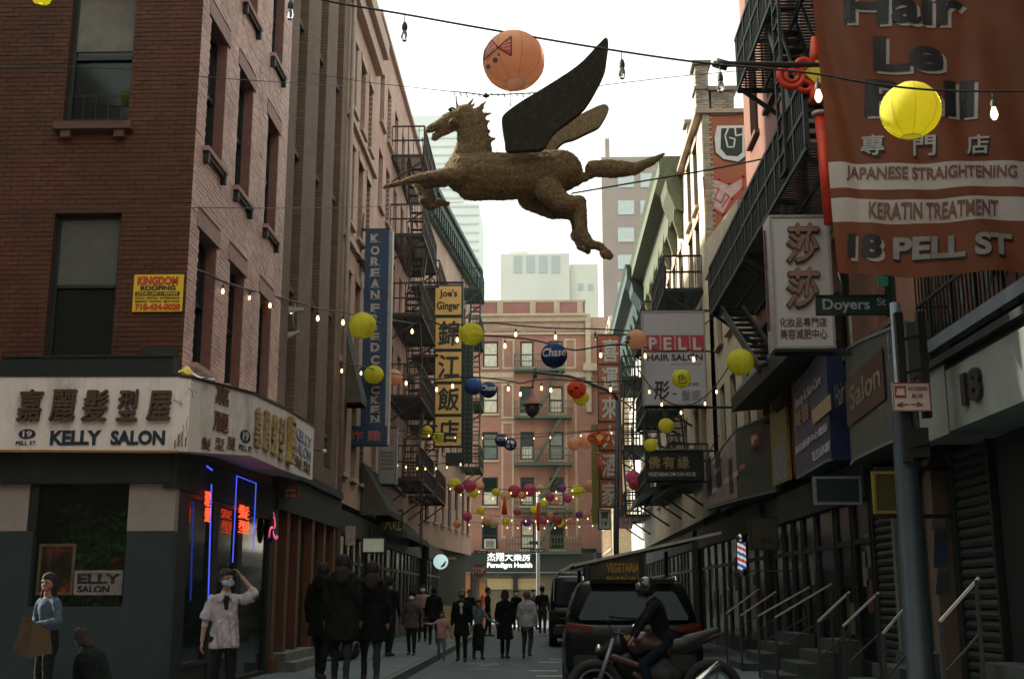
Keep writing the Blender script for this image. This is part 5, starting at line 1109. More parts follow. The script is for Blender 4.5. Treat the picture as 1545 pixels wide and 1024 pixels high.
t = thing('street_lamp', 'far street lamp with long curved arm and bell shaped head left of the red sign', 'street lamp', (2.35, 38, .14))
pt = lambda px,py: at(px,py,Y=38)
b = MB(); a = pt(931,900); a.z = .14; b.tube([a, Vector((a.x,38,3)), pt(932,604)], [.11,.09,.07], 10); b.build('shaft', POLE, t)
b = MB(); b.tube([pt(932,604), pt(925,592), pt(905,584), pt(880,574), pt(858,567), pt(830,564), pt(808,562)], [.06,.06,.055,.05,.045,.04,.035], 8); b.tube([pt(808,570), pt(808,556)], .05, 8); b.build('arm', POLE, t)
c = pt(803,600); b = MB(); b.lathe(c, [(.0,.32),(.05,.3),(.07,.1),(.15,-.05),(.30,-.2),(.31,-.24),(.0,-.22)][::-1], 18); b.build('hood', mat('rust_pink_hood', (.30,.12,.10), .6, var=.3), t)
b = MB(); b.lathe(c, [(.22,-.24),(.24,-.35),(.18,-.52),(.06,-.62),(.0,-.66)][::-1], 16); b.build('globe', mat('dark_lamp_globe', (.05,.05,.045), .3), t)
b = MB(); b.tube([c+Vector((0,0,.3)), pt(806,563)], .025, 6); b.build('hanger', IRON, t)
t = thing('street_pole', 'slim pale pole with small arrow signs in front of the end tenement', 'pole', (-.6, 62, 0)); p = at(812,900,Y=62); top = at(812,742,Y=62)
b = MB(); b.tube([(p.x,62,0),(p.x,62,top.z)], [.11,.07], 8); b.build('shaft', mat('pale_pole', (.35,.36,.34), .5), t)
t, f = plate('arrow_sign', 'black one way arrow sign on the slim far pole', 'sign', (800,827,822,833), 0, mat('black_board', (.012,.02,.018), .4), plane=Face((0,61.85,0), X_)); f.text('← ONE WAY', (802,828.5,820,831.8), LW, t, bold=.02)
t, f = plate('street_name_sign', 'green street sign on the slim far pole', 'sign', (798,816,812,821), 0, mat('street_sign_green', (.008,.04,.03), .4), plane=Face((0,61.85,0), X_))
t, f = plate('arrow_sign', 'black one way arrow sign by the stop sign', 'sign', (714,830,736,836), 0, mat('black_board', (.012,.02,.018), .4), plane=Face((0,56.5,0), X_)); f.text('← ONE WAY', (716,831,734,835), LW, t, bold=.02)
t = thing('stop_sign', 'red octagonal STOP sign on its post at the far left kerb', 'stop sign', (-3.1, 56, 0)); f = Face((0,56,0), X_); ca, cb = f.ab(722,860); b = MB()
b.prism([(ca+.38*math.cos(R(22.5+45*k)),56,cb+.38*math.sin(R(22.5+45*k))) for k in range(8)], (0,1,0), .02); b.build('plate', mat('stop_red', (.30,.045,.03), .5), t); b = MB()
for k in range(8): b.bar((ca+.35*math.cos(R(22.5+45*k)),55.985,cb+.35*math.sin(R(22.5+45*k))),(ca+.35*math.cos(R(67.5+45*k)),55.985,cb+.35*math.sin(R(67.5+45*k))), .015)
b.build('border', LW, t); f.text('STOP', (713,855,731,865), LW, t, off=.014, bold=.03); b = MB(); b.bar((ca,56.04,.14),(ca,56.04,cb+.4), .06); b.build('post', STEEL, t)
t, f = plate('street_name_sign', 'pair of dark street signs on the right far corner', 'sign', (877,827,900,833), 0, mat('street_sign_green', (.008,.04,.03), .4), plane=Face((0,58,0), X_)); b = MB(); p = at(898,840,Y=58); b.bar((p.x,58.05,.14),(p.x,58.05,at(898,822,Y=58).z), .07); b.build('post', STEEL, t)

# ================================================================== red banner
BY = 11.0
BAN = mat('red_brown_vinyl', (.165,.050,.019), .7, var=.25, nscale=2.0, backlit=.10); BW_ = mat('vinyl_white', (.46,.44,.43), .45, var=.12, nscale=3, backlit=.08)
bn = thing('banner', 'large red brown hair salon banner reading Hair Le Pell, 18 Pell St', 'banner', (2.8, BY, 4.4))
bl, br_, tl, tr = at(1265,415,Y=BY), at(1575,418,Y=BY), at(1226,-25,Y=BY), at(1545,-25,Y=BY)
def bpt(u_, v_):
    x0, x1 = bl.x+(tl.x-bl.x)*v_, br_.x+(tr.x-br_.x)*v_; z0, z1 = bl.z, tl.z
    x = x0+(x1-x0)*u_; z = z0+(z1-z0)*v_
    y = BY + .03*math.sin(u_*7+v_*3)*(.3+.7*abs(v_-.5)*2) + .06*math.exp(-((u_-.10-.04*math.sin(v_*5))/.05)**2)*(.4+v_) + .05*math.exp(-((u_-.62-.1*v_)/.06)**2)*v_ + .02*math.sin(u_*23+v_*9)
    z += .025*math.sin(u_*9+1)*(1-v_) 
    return Vector((x, y, z))
def ban_uv(px, py):
    p = at(px, py, Y=BY); v_ = (p.z-bl.z)/(tl.z-bl.z); x0, x1 = bl.x+(tl.x-bl.x)*v_, br_.x+(tr.x-br_.x)*v_; return (p.x-x0)/(x1-x0), v_
NU, NV = 90, 110; v1a, v1b = ban_uv(1400,284)[1], ban_uv(1400,245)[1]; v2a, v2b = ban_uv(1400,335)[1], ban_uv(1400,299)[1]
vv = sorted(set([j/NV for j in range(NV+1)] + [v1a,v1b,v2a,v2b])); b = MB(); vs = [bpt(i/NU, v) for v in vv for i in range(NU+1)]
o0 = len(b.v); b.v += [tuple(v) for v in vs]
for j in range(len(vv)-1):
    vm_ = (vv[j]+vv[j+1])/2; mi = 1 if (v1a < vm_ < v1b or v2a < vm_ < v2b) else 0
    for i in range(NU): b.f.append([j*(NU+1)+i, j*(NU+1)+i+1, (j+1)*(NU+1)+i+1, (j+1)*(NU+1)+i]); b.m.append(mi); b.sm.append(True)
b.build('sheet', [BAN, BW_], bn)
def bantext(st, box, m, off=.004, bold=.02, name='lettering', shear=0):
    co, fs = text_mesh(st, bold, 0, shear, res=6); me = bpy.data.meshes.new('tmp'); me.from_pydata([tuple(c) for c in co], [], fs); bm = bmesh.new(); bm.from_mesh(me)
    mn, mxx = co.min(0), co.max(0)
    n = max(2, int((box[2]-box[0])/9))
    for k in range(1, n): bmesh.ops.bisect_plane(bm, geom=bm.verts[:]+bm.edges[:]+bm.faces[:], plane_co=(mn[0]+(mxx[0]-mn[0])*k/n,0,0), plane_no=(1,0,0))
    for k in range(1, 7): bmesh.ops.bisect_plane(bm, geom=bm.verts[:]+bm.edges[:]+bm.faces[:], plane_co=(0,mn[1]+(mxx[1]-mn[1])*k/7,0), plane_no=(0,1,0))
    vs = []
    for v in bm.verts:
        px = box[0]+(v.co.x-mn[0])/(mxx[0]-mn[0])*(box[2]-box[0]); py = box[3]-(v.co.y-mn[1])/(mxx[1]-mn[1])*(box[3]-box[1]); vs.append(bpt(*ban_uv(px, py)) - Vector((0,off+v.co.z*.1,0)))
    bm.verts.index_update(); fs2 = [tuple(v.index for v in f.verts) for f in bm.faces]; bm.free(); bpy.data.meshes.remove(me)
    b = MB(); b.add(vs, fs2); return b.build(name, m, bn)
GRL = mat('banner_grey_letter', (.38,.40,.39), .5); DBL = mat('banner_dark_letter', (.004,.012,.015), .5); BRL = mat('banner_brown_letter', (.16,.07,.05), .5)
for st, bx_ in (('Hair',(1272,-16,1456,38)),('Le',(1317,56,1424,109)),('Pell',(1304,122,1470,177))):
    bantext(st, (bx_[0]+5,bx_[1]+4,bx_[2]+6,bx_[3]+4), GRL, off=.010, bold=.035); bantext(st, bx_, DBL, off=.018, bold=.035)
for i, ch in enumerate('專門店'): x = (1300,1377,1459)[i]; bantext(ch, (x+3,207,x+36,237), DBL, off=.010, bold=.03); bantext(ch, (x,204,x+33,234), GRL, off=.018, bold=.03)
bantext('JAPANESE STRAIGHTENING', (1277,251,1534,275), BRL, off=.012, bold=.025); bantext('KERATIN TREATMENT', (1312,304,1507,329), BRL, off=.012, bold=.025)
bantext('18', (1286,358,1336,396), GRL, off=.010, bold=.04); bantext('18', (1281,354,1331,391), DBL, off=.018, bold=.05)
bantext('PELL ST', (1351,358,1530,392), DBL, off=.010, bold=.04); bantext('PELL ST', (1348,355,1527,389), mat('banner_grey_dim', (.24,.25,.245), .5), off=.018, bold=.04)
b = MB(); b.tube([bpt(0,1)+Vector((0,0,.02)), bpt(1,1)+Vector((0,0,.02)), Vector((4.84,BY,bpt(1,1).z))], .03, 8); b.build('rod', IRON, bn)
b = MB()
for u_ in (0,1): b.tube([bpt(u_,0), bpt(u_,0)+Vector((.05,0,-.2))], .006, 4)
b.tube([(4.85,BY+.15,bpt(.98,.1).z+.05),(bpt(.98,.1).x,BY+.1,bpt(.98,.1).z)], .02, 6); b.build('tie', CABLE, bn)

# ================================================================== lanterns
def lantern_mesh(nrib=22, seg=32, crumple=0.0, seed=0):
    b = MB(); prof = []; N = nrib*2; rg = random.Random(seed)
    a0 = R(-72); a1 = R(72); vs = []
    for i in range(N+1):
        a = a0+(a1-a0)*i/N; r = 1.0 - (.022 if i % 2 else 0)
        for k in range(seg):
            t = 2*math.pi*k/seg; rr = r*(1+crumple*noise.noise(Vector((math.cos(t)*2, math.sin(t)*2, a*3+seed)))); vs.append((rr*math.cos(a)*math.cos(t), rr*math.cos(a)*math.sin(t), rr*.95*math.sin(a)))
    fs = [(i*seg+k, i*seg+(k+1) % seg, (i+1)*seg+(k+1) % seg, (i+1)*seg+k) for i in range(N) for k in range(seg)]
    b.add(vs, fs, 0, True); return b
def paper(nm, col, bl=.6): return mat(nm, col, .8, var=.10, nscale=1.5, backlit=bl)
PY = paper('yellow_paper', (.90,.84,.10)); PO = paper('orange_paper', (.92,.55,.36), .6); PP = paper('pink_paper', (.72,.16,.30)); PBL = paper('blue_paper', (.015,.045,.19), .25); PRO = paper('red_orange_paper', (.80,.12,.04)); PPU = paper('purple_paper', (.40,.14,.42)); PWH = paper('cream_paper', (.75,.62,.42))
WIRE = mat('lantern_wire', (.18,.12,.05), .6); RINGM = mat('lantern_ring', (.75,.60,.45), .6)
_proto = {}
def lantern(px, py, rpx, label, m, Y=None, D=.5, deco=None, crumple=0.0, tilt=0.0):
    if Y is None: Y = D/2*F/rpx*1.0; Y = Y*.985
    c = at(px, py, Y=Y); r = rpx/scale_at(c)
    big = rpx > 16; key = (m.name, big, crumple > 0)
    if key not in _proto:
        me = lantern_mesh(17 if big else 8, 40 if big else 20, crumple).mesh('shade', m)
        b = MB(); b.tube([(.31*math.cos(2*math.pi*k/16), .31*math.sin(2*math.pi*k/16), -.905) for k in range(16)], .018, 6, closed=True); b.tube([(.31*math.cos(2*math.pi*k/16), .31*math.sin(2*math.pi*k/16), .905) for k in range(16)], .018, 6, closed=True)
        b.tube([(-.31,0,.905),(0,0,.97),(.31,0,.905)], .015, 5); rm = b.mesh('ring', RINGM if big else WIRE)
        b = MB()
        for k in range(8 if big else 0):
            t = 2*math.pi*k/8+.3; b.tube([(1.004*math.cos(a)*math.cos(t), 1.004*math.cos(a)*math.sin(t), .955*math.sin(a)) for a in [R(-72+144*q/14) for q in range(15)]], .006, 4)
        sm = b.mesh('seam', mat('seam_'+m.name, tuple(x*.55 for x in MATS_COL[m.name]), .8)) if big else None
        _proto[key] = (me, rm, sm)
    me, rm, sm = _proto[key]; t = thing('paper_lantern', label, 'lantern', c, 'paper lanterns hanging over the street'); t.scale = (r,)*3; t.rotation_euler = (R(tilt), R(rnd.uniform(-4,4)), rnd.uniform(0,6.28) if not deco else 0)
    for nm, d in (('shade', me), ('ring', rm), ('seam', sm)):
        if d: o = bpy.data.objects.new(nm, d); C.objects.link(o); o.parent = t
    return t, c, r
MATS_COL = {'yellow_paper': (.7,.62,.03), 'orange_paper': (.75,.30,.10), 'pink_paper': (.7,.15,.3), 'blue_paper': (.02,.05,.2), 'red_orange_paper': (.8,.12,.04), 'purple_paper': (.4,.14,.42), 'cream_paper': (.7,.6,.4)}
def on_ball(t, c, r, fn, m, nm='painted_mark'):
    """flat decoration wrapped on the camera side of a lantern; fn yields polygons in unit coordinates (x right, z up)"""
    b = MB(); fr_ = (t.rotation_euler.to_matrix().inverted() @ (Vector((0,0,H))-c)).normalized(); rt_ = Vector((-fr_.y, fr_.x, 0)).normalized(); up_ = rt_.cross(fr_) ; up_ = up_ if up_.z > 0 else -up_
    rt_ = -rt_ if rt_.x < 0 else rt_
    def wrap(x, z): v = rt_*x + up_*z + fr_*math.sqrt(max(.02, 1-x*x-z*z)); return Vector((v.x, v.y, v.z*.95))
    for poly, sub in fn:
        bm = bmesh.new(); vs = [bm.verts.new((p[0], 0, p[1])) for p in poly]; bm.faces.new(vs)
        for k in range(-9, 10):
            bmesh.ops.bisect_plane(bm, geom=bm.verts[:]+bm.edges[:]+bm.faces[:], plane_co=(k*.1,0,0), plane_no=(1,0,0)); bmesh.ops.bisect_plane(bm, geom=bm.verts[:]+bm.edges[:]+bm.faces[:], plane_co=(0,0,k*.1), plane_no=(0,0,1))
        bm.verts.index_update(); b.add([wrap(v.co.x, v.co.z)*(1.02+sub) for v in bm.verts], [tuple(v.index for v in f.verts) for f in bm.faces], 0, True); bm.free()
    me = b.mesh(nm, m); o = bpy.data.objects.new(nm, me); C.objects.link(o); o.parent = t; return o
def textpolys(st, box, bold=.03, shear=0, sub=0):
    co, fs = text_mesh(st, bold, 0, shear, res=2, heavy=False); mn, mx = co.min(0), co.max(0); P = [(box[0]+(c[0]-mn[0])/(mx[0]-mn[0])*(box[2]-box[0]), box[1]+(c[1]-mn[1])/(mx[1]-mn[1])*(box[3]-box[1])) for c in co]
    return [([P[i] for i in f], sub) for f in fs]
def disc(x, z, r, sub=0): return ([(x+r*math.cos(2*math.pi*k/12), z+r*math.sin(2*math.pi*k/12)) for k in range(12)], sub)
L_ = lambda *a, **k: lantern(*a, **k)
t, c, r = L_(775, 92, 47, 'big orange paper lantern with a pink striped bow painted on it above the horse', PO, deco=1, tilt=-14)
BKM = mat('lantern_ink', (.03,.02,.02), .7); PKM = mat('lantern_pink', (.60,.12,.10), .8); BLM = mat('lantern_blue_dot', (.06,.13,.16), .8); PLM = mat('lantern_pale', (.80,.50,.38), .8)
on_ball(t, c, r, [([(-.93,.10),(-.62,.66),(-.45,.42),(-.02,.70),(-.06,.15),(-.42,.42),(-.50,.40)][:3]+[(-.50,.38)], 0), ([(-.45,.42),(-.02,.72),(-.06,.15)], 0), ([(-.93,.08),(-.88,.38),(-.48,.42)], 0)], PKM, 'bow_paint')
def line(a, b_, w, sub=.01): d = Vector((b_[0]-a[0], b_[1]-a[1])); n = Vector((-d.y, d.x)).normalized()*w/2; return ([(a[0]+n.x,a[1]+n.y),(a[0]-n.x,a[1]-n.y),(b_[0]-n.x,b_[1]-n.y),(b_[0]+n.x,b_[1]+n.y)], sub)
on_ball(t, c, r, [line(*s, .035) for s in (((-.62,.68),(-.45,.42)),((-.45,.42),(-.93,.06)),((-.45,.42),(-.02,.74)),((-.02,.74),(-.06,.13)),((-.06,.13),(-.45,.42)),((-.93,.10),(-.88,.38)),((-.62,.68),(-.88,.36)))], BKM, 'bow_outline')
on_ball(t, c, r, [line(*s, .025, .008) for s in (((-.85,.30),(-.5,.5)),((-.86,.22),(-.5,.42)),((-.3,.52),(-.03,.60)),((-.35,.45),(-.04,.48)),((-.3,.38),(-.05,.36)))], PLM, 'bow_stripe')
on_ball(t, c, r, [disc(-.56,.04,.085,.005), disc(-.80,-.14,.075,.005), disc(-.45,.20,.04,.005)], BLM, 'blue_dot')
L_(1374, 167, 45, 'big yellow paper lantern hanging in front of the red banner', PY)
L_(547, 491, 21, 'yellow lantern in front of the middle of the blue blade sign', PY); L_(564, 565, 15, 'yellow lantern before the lower part of the blue blade sign', PY)
L_(594, 569, 13, 'orange lantern with a blue spot just right of the blue blade sign', PO, Y=33)
L_(711, 504, 18, 'crumpled yellow lantern beside the first Chinese character of the amber sign', PY, crumple=.14)
L_(1117, 546, 21, 'yellow lantern in front of the dark fire escape left of the white blade sign', PY)
t, c, r = L_(1028, 571, 15, 'yellow lantern with a black character in front of the PELL sign', PY, deco=1, Y=25.8); on_ball(t, c, r, textpolys('色', (-.38,-.5,.5,.5), .05), BKM)
L_(1005, 642, 12, 'yellow lantern below the PELL sign, the higher of the two', PY, Y=25.5); L_(982, 671, 10.5, 'yellow lantern below the PELL sign, the lower of the two', PY, Y=25.2)
L_(643, 651, 10, 'plain yellow lantern overlapping the bottom left of the amber sign', PY, Y=41)
t, c, r = L_(661, 659, 8.5, 'small yellow lantern with green writing on the bottom of the amber sign', PY, Y=40.5, deco=1); on_ball(t, c, r, textpolys('彩', (-.6,-.5,.6,.6), .03), mat('dark_green_ink', (.05,.12,.02), .7))
t, c, r = L_(960, 512, 16, 'orange lantern touching the left edge of the PELL sign', PO, deco=1, Y=26); on_ball(t, c, r, [disc(-.72,.15,.22), disc(-.80,-.3,.16)], BLM, 'blue_dot')
CL = mat('lantern_white_script', (.70,.68,.64), .7)
for (px, py, rp, lb, tx, Yo) in ((836,536,20,'large dark blue lantern with white script in front of the end tenement', 'Chase', None),(737,588,13,'small dark blue lantern with white script right of the amber sign', 'Chase', 36),(757,664,10.5,'dark blue lantern with a few white letters over a tenement window', 'CHA', 42)):
    t, c, r = L_(px, py, rp, lb, PBL, deco=1, Y=Yo); on_ball(t, c, r, textpolys(tx, (-.85,-.08,.86,.58) if tx == 'Chase' else (-.7,0,.5,.5), .02, .25), CL)
L_(714, 583, 13.5, 'plain blue lantern touching the dark edge of the amber sign', paper('bright_blue_paper', (.03,.09,.32), .25), Y=35.5)
t, c, r = L_(770, 670, 10, 'blue and white patterned lantern overlapping the dark blue one', PBL, Y=41, deco=1); on_ball(t, c, r, [([(-.5,-.6),(-.1,-.6),(-.1,-.1),(-.6,.0)],0), ([(.1,.1),(.6,.0),(.5,.5),(.0,.6)],0), ([(.25,-.6),(.6,-.3),(.3,-.1)],0), ([(-.5,.2),(-.15,.2),(-.2,.65),(-.4,.6)],0)], CL)
L_(876, 599, 13, 'yellow lantern tucked under the red orange one on the lamp arm', PY, Y=34.4)
t, c, r = L_(870, 587, 14.5, 'red orange lantern with dark dots and face under the lamp arm', PRO, Y=34, deco=1); on_ball(t, c, r, [([(-.22,.25),(.2,.28),(.26,.08),(-.02,0),(-.26,.08)],0), disc(-.5,-.25,.13), disc(.45,.5,.1), disc(.5,-.4,.1)], BKM)
smalls = [(866,669,9,'o','small orange lantern, first of the pair left of the red knot ornament'),(884,664,11,'o','small orange lantern nearest the red knot ornament'),(686,729,7.5,'y','small yellow lantern at the left end of the far lantern cluster'),(693,737,6.5,'pk','small dark pink lantern tucked beside the far left yellow one'),(709,733,8.5,'p','larger pink lantern above a yellow one at the far left'),(714,743,7,'y','small yellow lantern beneath the larger far left pink one'),(776,741,9,'pk','deep pink lantern with a pale blotch left of the centre pole'),(799,739,9,'p','pink lantern immediately left of the tenement landing'),(830,749,6,'p','small pink lantern overlapping an orange one at the far centre'),(839,753,7,'o','small orange lantern beside the small pink one at the far centre'),(870,740,8.5,'y','yellow green lantern alone left of the red vertical sign'),(891,733,8.5,'o','orange lantern next to the yellow conduit of the red vertical sign'),(915,747,7,'o','small orange lantern in front of the last red sign character'),(705,779,6.5,'p','lone pink lantern low beside the far pale window strip'),(736,785,6.5,'o','brownish orange lantern above the window air conditioner'),(745,790,5.5,'w','small cream lantern next to the brownish orange one'),(763,786,5.5,'y','small yellow green lantern under a red tassel'),(795,787,6.5,'u','purple and blue lantern in front of the lowest tenement window'),(820,785,5.5,'p','small pink lantern just right of the centre pole, lowest row'),(841,785,6.5,'pk','deep pink lantern in the lowest row with yellow behind it'),(845,789,5.5,'y','small yellow lantern behind the deep pink one in the lowest row'),(874,776,5,'u','tiny purple lantern in the lowest row toward the red sign'),(882,776,5.5,'o','tiny orange lantern beside the tiny purple one'),(955,720,10,'p','pink lantern right of the red vertical sign, the upper'),(957,731,7.5,'pk','darker pink lantern tucked under the upper one by the red sign'),(763,748,7,'w','cream and green lantern with paper streamers above the tassel')]
MM = {'o': PO, 'y': PY, 'p': PP, 'pk': paper('deep_pink_paper', (.62,.12,.18)), 'u': PPU, 'w': PWH}
smalls += [(724,733,6,'o','tiny orange lantern right of the larger far left pink one'),(748,742,5.5,'y','tiny yellow lantern between the far left cluster and the streamers'),(788,747,5.5,'o','tiny orange lantern below the pink pair left of the centre pole'),(815,737,6,'w','small cream lantern at the centre pole in the upper row'),(856,752,6,'p','small pink lantern low beside the yellow green one'),(902,740,6.5,'y','small yellow lantern between the two orange ones at the red sign'),(725,770,5.5,'y','tiny yellow lantern above the brownish orange one'),(780,772,5,'p','tiny pink lantern above the purple and blue one'),(806,768,5,'y','tiny yellow lantern beside the windsock'),(830,776,5,'o','tiny orange lantern between the two lowest row pink ones'),(860,786,5,'o','tiny orange lantern right of the deep pink one in the lowest row'),(898,770,5.5,'pk','tiny deep pink lantern near the conduit in the lowest row'),(690,790,5.5,'o','tiny orange lantern under the lone pink one by the pale window strip'),(820,757,5,'y','tiny yellow lantern right of the landing stair'),(848,736,5.5,'u','tiny purple lantern left of the yellow green one')]
for (x, y, rp, k, lb) in smalls: L_(x, y, rp*1.15, lb, MM[k], Y=44+(x*7 % 11))
t, c, r = L_(63, -8, 16, 'crumpled yellow green lantern cut off by the top left corner of the frame', PY, Y=14, crumple=.2)
t = thing('hanging_tassel', 'long red paper tassel hanging over the street before the end tenement', 'tassel', at(761,776,Y=48)); p = ORG[t]; b = MB(); b.tube([p, p+Z_*.3, p+Z_*.75], [.12,.10,.02], 10); b.build('paper', PRO, t)
t = thing('hanging_tassel', 'thin red striped windsock hanging in front of the centre pole', 'tassel', at(812,800,Y=48)); p = ORG[t]; b = MB(); b.tube([p, p+Z_*.5, p+Z_*1.1], [.05,.08,.06], 8); b.build('paper', PRO, t)

# ================================================================== string lights
BLIT = mat('lit_bulb', (.9,.7,.4), .3, emit=(1,.66,.30), es=1.7); BDIM = mat('warm_bulb', (.7,.6,.45), .3, emit=(1,.75,.45), es=1.1)
BCLR = mat('clear_bulb_glass', (.9,.9,.88), .03, trans=.95, var=0.02); FIL = mat('filament_holder', (.55,.50,.42), .4)
def sag(p, q, s, n=14): p = Vector(p); q = Vector(q); return [p.lerp(q, i/n) - Z_*s*4*(i/n)*(1-i/n) for i in range(n+1)]
def bulb_proto(kind):
    k = 'b'+kind
    if k in _proto: return _proto[k]
    b = MB(); b.tube([(0,0,0),(0,0,-.09)], .006, 5); b.lathe((0,0,0), [(.028,-.17),(.030,-.13),(.022,-.10),(.012,-.085),(0,-.08)], 10); s_ = b.mesh('socket', CABLE)
    b = MB(); b.lathe((0,0,0), [(0,-.30),(.018,-.295),(.034,-.265),(.038,-.24),(.030,-.205),(.020,-.175),(.02,-.165)], 12); g_ = b.mesh('bulb', {'lit': BLIT, 'dim': BDIM, 'clear': BCLR}[kind])
    b = MB(); b.tube([(0,0,-.17),(0,0,-.215)], .010, 6); b.tube([(-.01,0,-.21),(-.014,0,-.255),(0,0,-.262),(.014,0,-.255),(.01,0,-.21)], .002, 4); fl = b.mesh('filament', FIL)
    _proto[k] = (s_, g_, fl); return _proto[k]
def string(label, pts, rad, bulbs, kind='lit', sc=1.0, hub=True):
    """pts: polyline of the cable in space; bulbs: points on it"""
    t = thing('string_lights', label, 'string lights', pts[0], 'strings of bulbs across the street'); b = MB(); b.tube(pts, rad, 6); b.build('cable', CABLE, t)
    for q in bulbs:
        kd = kind; sc_ = sc
        if isinstance(q, tuple): q, kd, sc_ = q
        s_, g_, fl = bulb_proto(kd); q = Vector(q)
        so = bpy.data.objects.new('socket', s_); C.objects.link(so); so.parent = t; so.location = q - ORG[t]; so.scale = (sc_*.84,)*3; so.rotation_euler = (0,0,rnd.uniform(0,6))
        bo = bpy.data.objects.new('bulb', g_); C.objects.link(bo); bo.parent = so
        if kd == 'clear': fo = bpy.data.objects.new('filament', fl); C.objects.link(fo); fo.parent = so
    return t
def pxline(pts, Ys):
    """cable through measured photo pixels at given depths, subdivided smoothly"""
    P = [at(x, y, Y=Y) for (x, y), Y in zip(pts, Ys)]; out = []
    for i in range(len(P)-1):
        p0, p1, p2, p3 = P[max(0,i-1)], P[i], P[i+1], P[min(len(P)-1,i+2)]
        for k in range(5): u_ = k/5; out.append(.5*((2*p1)+(p2-p0)*u_+(2*p0-5*p1+4*p2-p3)*u_*u_+(3*p1-3*p2-p0+p3)*u_**3))
    return out + [P[-1]]
A_ = [(438,-12),(505,4),(611,22),(700,38),(775,51),(850,64),(938,78),(1020,90),(1085,98)]; YA = [9.3]*9
string('nearest string of clear bulbs sagging across the white sky over the horse', pxline(A_, YA), .009, [at(439,-10,Y=9.3), at(611,22,Y=9.3), at(938,78,Y=9.3), at(1086,98,Y=9.3)], 'clear')
A2 = [(1085,98),(1150,103),(1233,112),(1300,124),(1370,133),(1430,137),(1497,138),(1580,138)]
string('black string of glowing bulbs passing in front of the red banner', pxline(A2, [9.3]*8), .009, [at(1233,112,Y=9.3), at(1497,138,Y=9.3)], 'dim')
t = thing('bracket_pole', 'black horizontal pole ending in a clamp where the bulb strings meet', 'bracket', at(1082,98,Y=9.4)); b = MB(); b.tube([at(1078,97,Y=9.4), at(1120,97,Y=9.8), at(1180,98,Y=11), at(1240,98,Y=13.2)], [.03,.025,.03,.03], 8); b.tube([at(1080,95,Y=9.4), at(1098,100,Y=9.4)], .045, 8); b.build('pole', IRON, t)
B_ = [(277,400),(310,412),(335,424),(372,436),(400,443),(445,455),(480,465),(518,471),(548,478),(600,484),(648,492)]
string('string of small bulbs from the pink wall to the amber sign with sneakers over it', pxline(B_, [15.6,16.4,17,18.5,20,22,24,26,28,33,38]), .016, [(at(337,424,Y=17),'dim',.8),(at(377,437,Y=18.7),'dim',.7),(at(408,446,Y=20.3),'lit',.9),(at(440,454,Y=22),'lit',1),(at(480,465,Y=24),'lit',1.1),(at(518,471,Y=26),'lit',1.2),(at(581,482,Y=31),'lit',1.4),(at(622,487,Y=36),'lit',1.4)])
string('upper string of bulbs before the tenement frieze running to the PELL sign', pxline([(692,490),(740,487),(780,491),(838,495),(898,496),(974,499),(1060,491)], [30,31,31,31,31,31,30]), .02, [(at(778,491,Y=31),'lit',1.25),(at(838,495,Y=31),'lit',1.25),(at(898,496,Y=31),'clear',1.3),(at(974,499,Y=31),'lit',1.25)])
string('lower sagging string of bulbs over the large blue lantern', pxline([(640,480),(700,502),(762,508),(800,512),(835,520),(868,528),(905,522),(935,520),(975,524),(1000,530),(1048,528),(1085,532)], [27]*12), .02, [(at(690,499,Y=27),'lit',1.1),(at(762,508,Y=27),'lit',1.1),(at(906,522,Y=27),'lit',1.1),(at(973,523,Y=27),'lit',1.1),(at(1046,528,Y=27),'lit',1.1)])
string('string of bulbs at the height of the bell shaped lamp head', pxline([(640,575),(700,568),(767,574),(785,578),(820,572),(900,576),(930,575),(975,570),(1063,558)], [33]*9), .02, [(at(x,y,Y=33),'lit',1.2) for x,y in ((659,575),(683,570),(767,574),(785,582),(817,573),(831,576),(921,575),(975,569))])
string('string of bulbs from the awning cloth to the lower blue blade sign', pxline([(515,548),(545,552),(575,560),(613,566),(648,570)], [27,28,30,31,32]), .015, [(at(516,548,Y=27),'lit',.9),(at(545,552,Y=28),'lit',.9),(at(613,566,Y=31),'lit',1.1)])
rg = random.Random(5)
for (y0, Y, lb, n, x0, x1, dy) in ((655,40,'warm bulb string at the level of the small blue lanterns',9,585,935,10),(738,46,'warm bulb string along the upper row of pink lanterns',12,640,925,12),(748,50,'second bulb string just below the upper row of pink lanterns',11,655,930,14),(781,52,'bulb string along the lowest row of small lanterns',14,700,930,10),(792,58,'farthest bulb string right above the pharmacy sign',12,700,920,6),(612,24,'bulb string dropping toward the yellow lanterns under the PELL sign',5,1100,960,60),(700,36,'short bulb string by the dark fire escape landings on the left',7,590,700,8)):
    pts = [(x0+(x1-x0)*i/10, y0 - dy + dy*4*(i/10)*(1-i/10)) for i in range(11)]; bl_ = []
    for i in range(n):
        q = (i+.5)/n + rg.uniform(-.2,.2)/n; x = x0+(x1-x0)*q; y = y0-dy+dy*4*q*(1-q); bl_.append((at(x, y, Y=Y), 'lit', .72))
    string(lb, pxline(pts, [Y]*11), .013, bl_)
def cable(label, pts, Ys, r_=.012):
    t = thing('cable', label, 'cable', at(*pts[0], Y=Ys[0]), 'bare cables across the street'); b = MB(); b.tube(pxline(pts, Ys), r_, 6); b.build('wire', CABLE, t); return t
cable('thin bare cable from the left edge passing the horse forelegs to the cornice', [(-20,318),(150,314),(280,313),(420,314),(560,312),(700,305)], [13,14,15,20,26,33], .007)
cable('sloping bare cable from the horse tail to the salmon building', [(862,292),(960,275),(1060,258),(1150,240),(1180,232)], [24,24,24,24,24], .018)
cable('slack black cable across the far street at the far lamp arm height', [(590,648),(650,655),(760,662),(900,650),(1000,640)], [34]*5, .012)
cable('thin cable crossing the upper brick window and the pink wall', [(-20,102),(100,101),(210,106),(330,118),(520,130)], [13.5,14,14.6,15.6,20], .006)
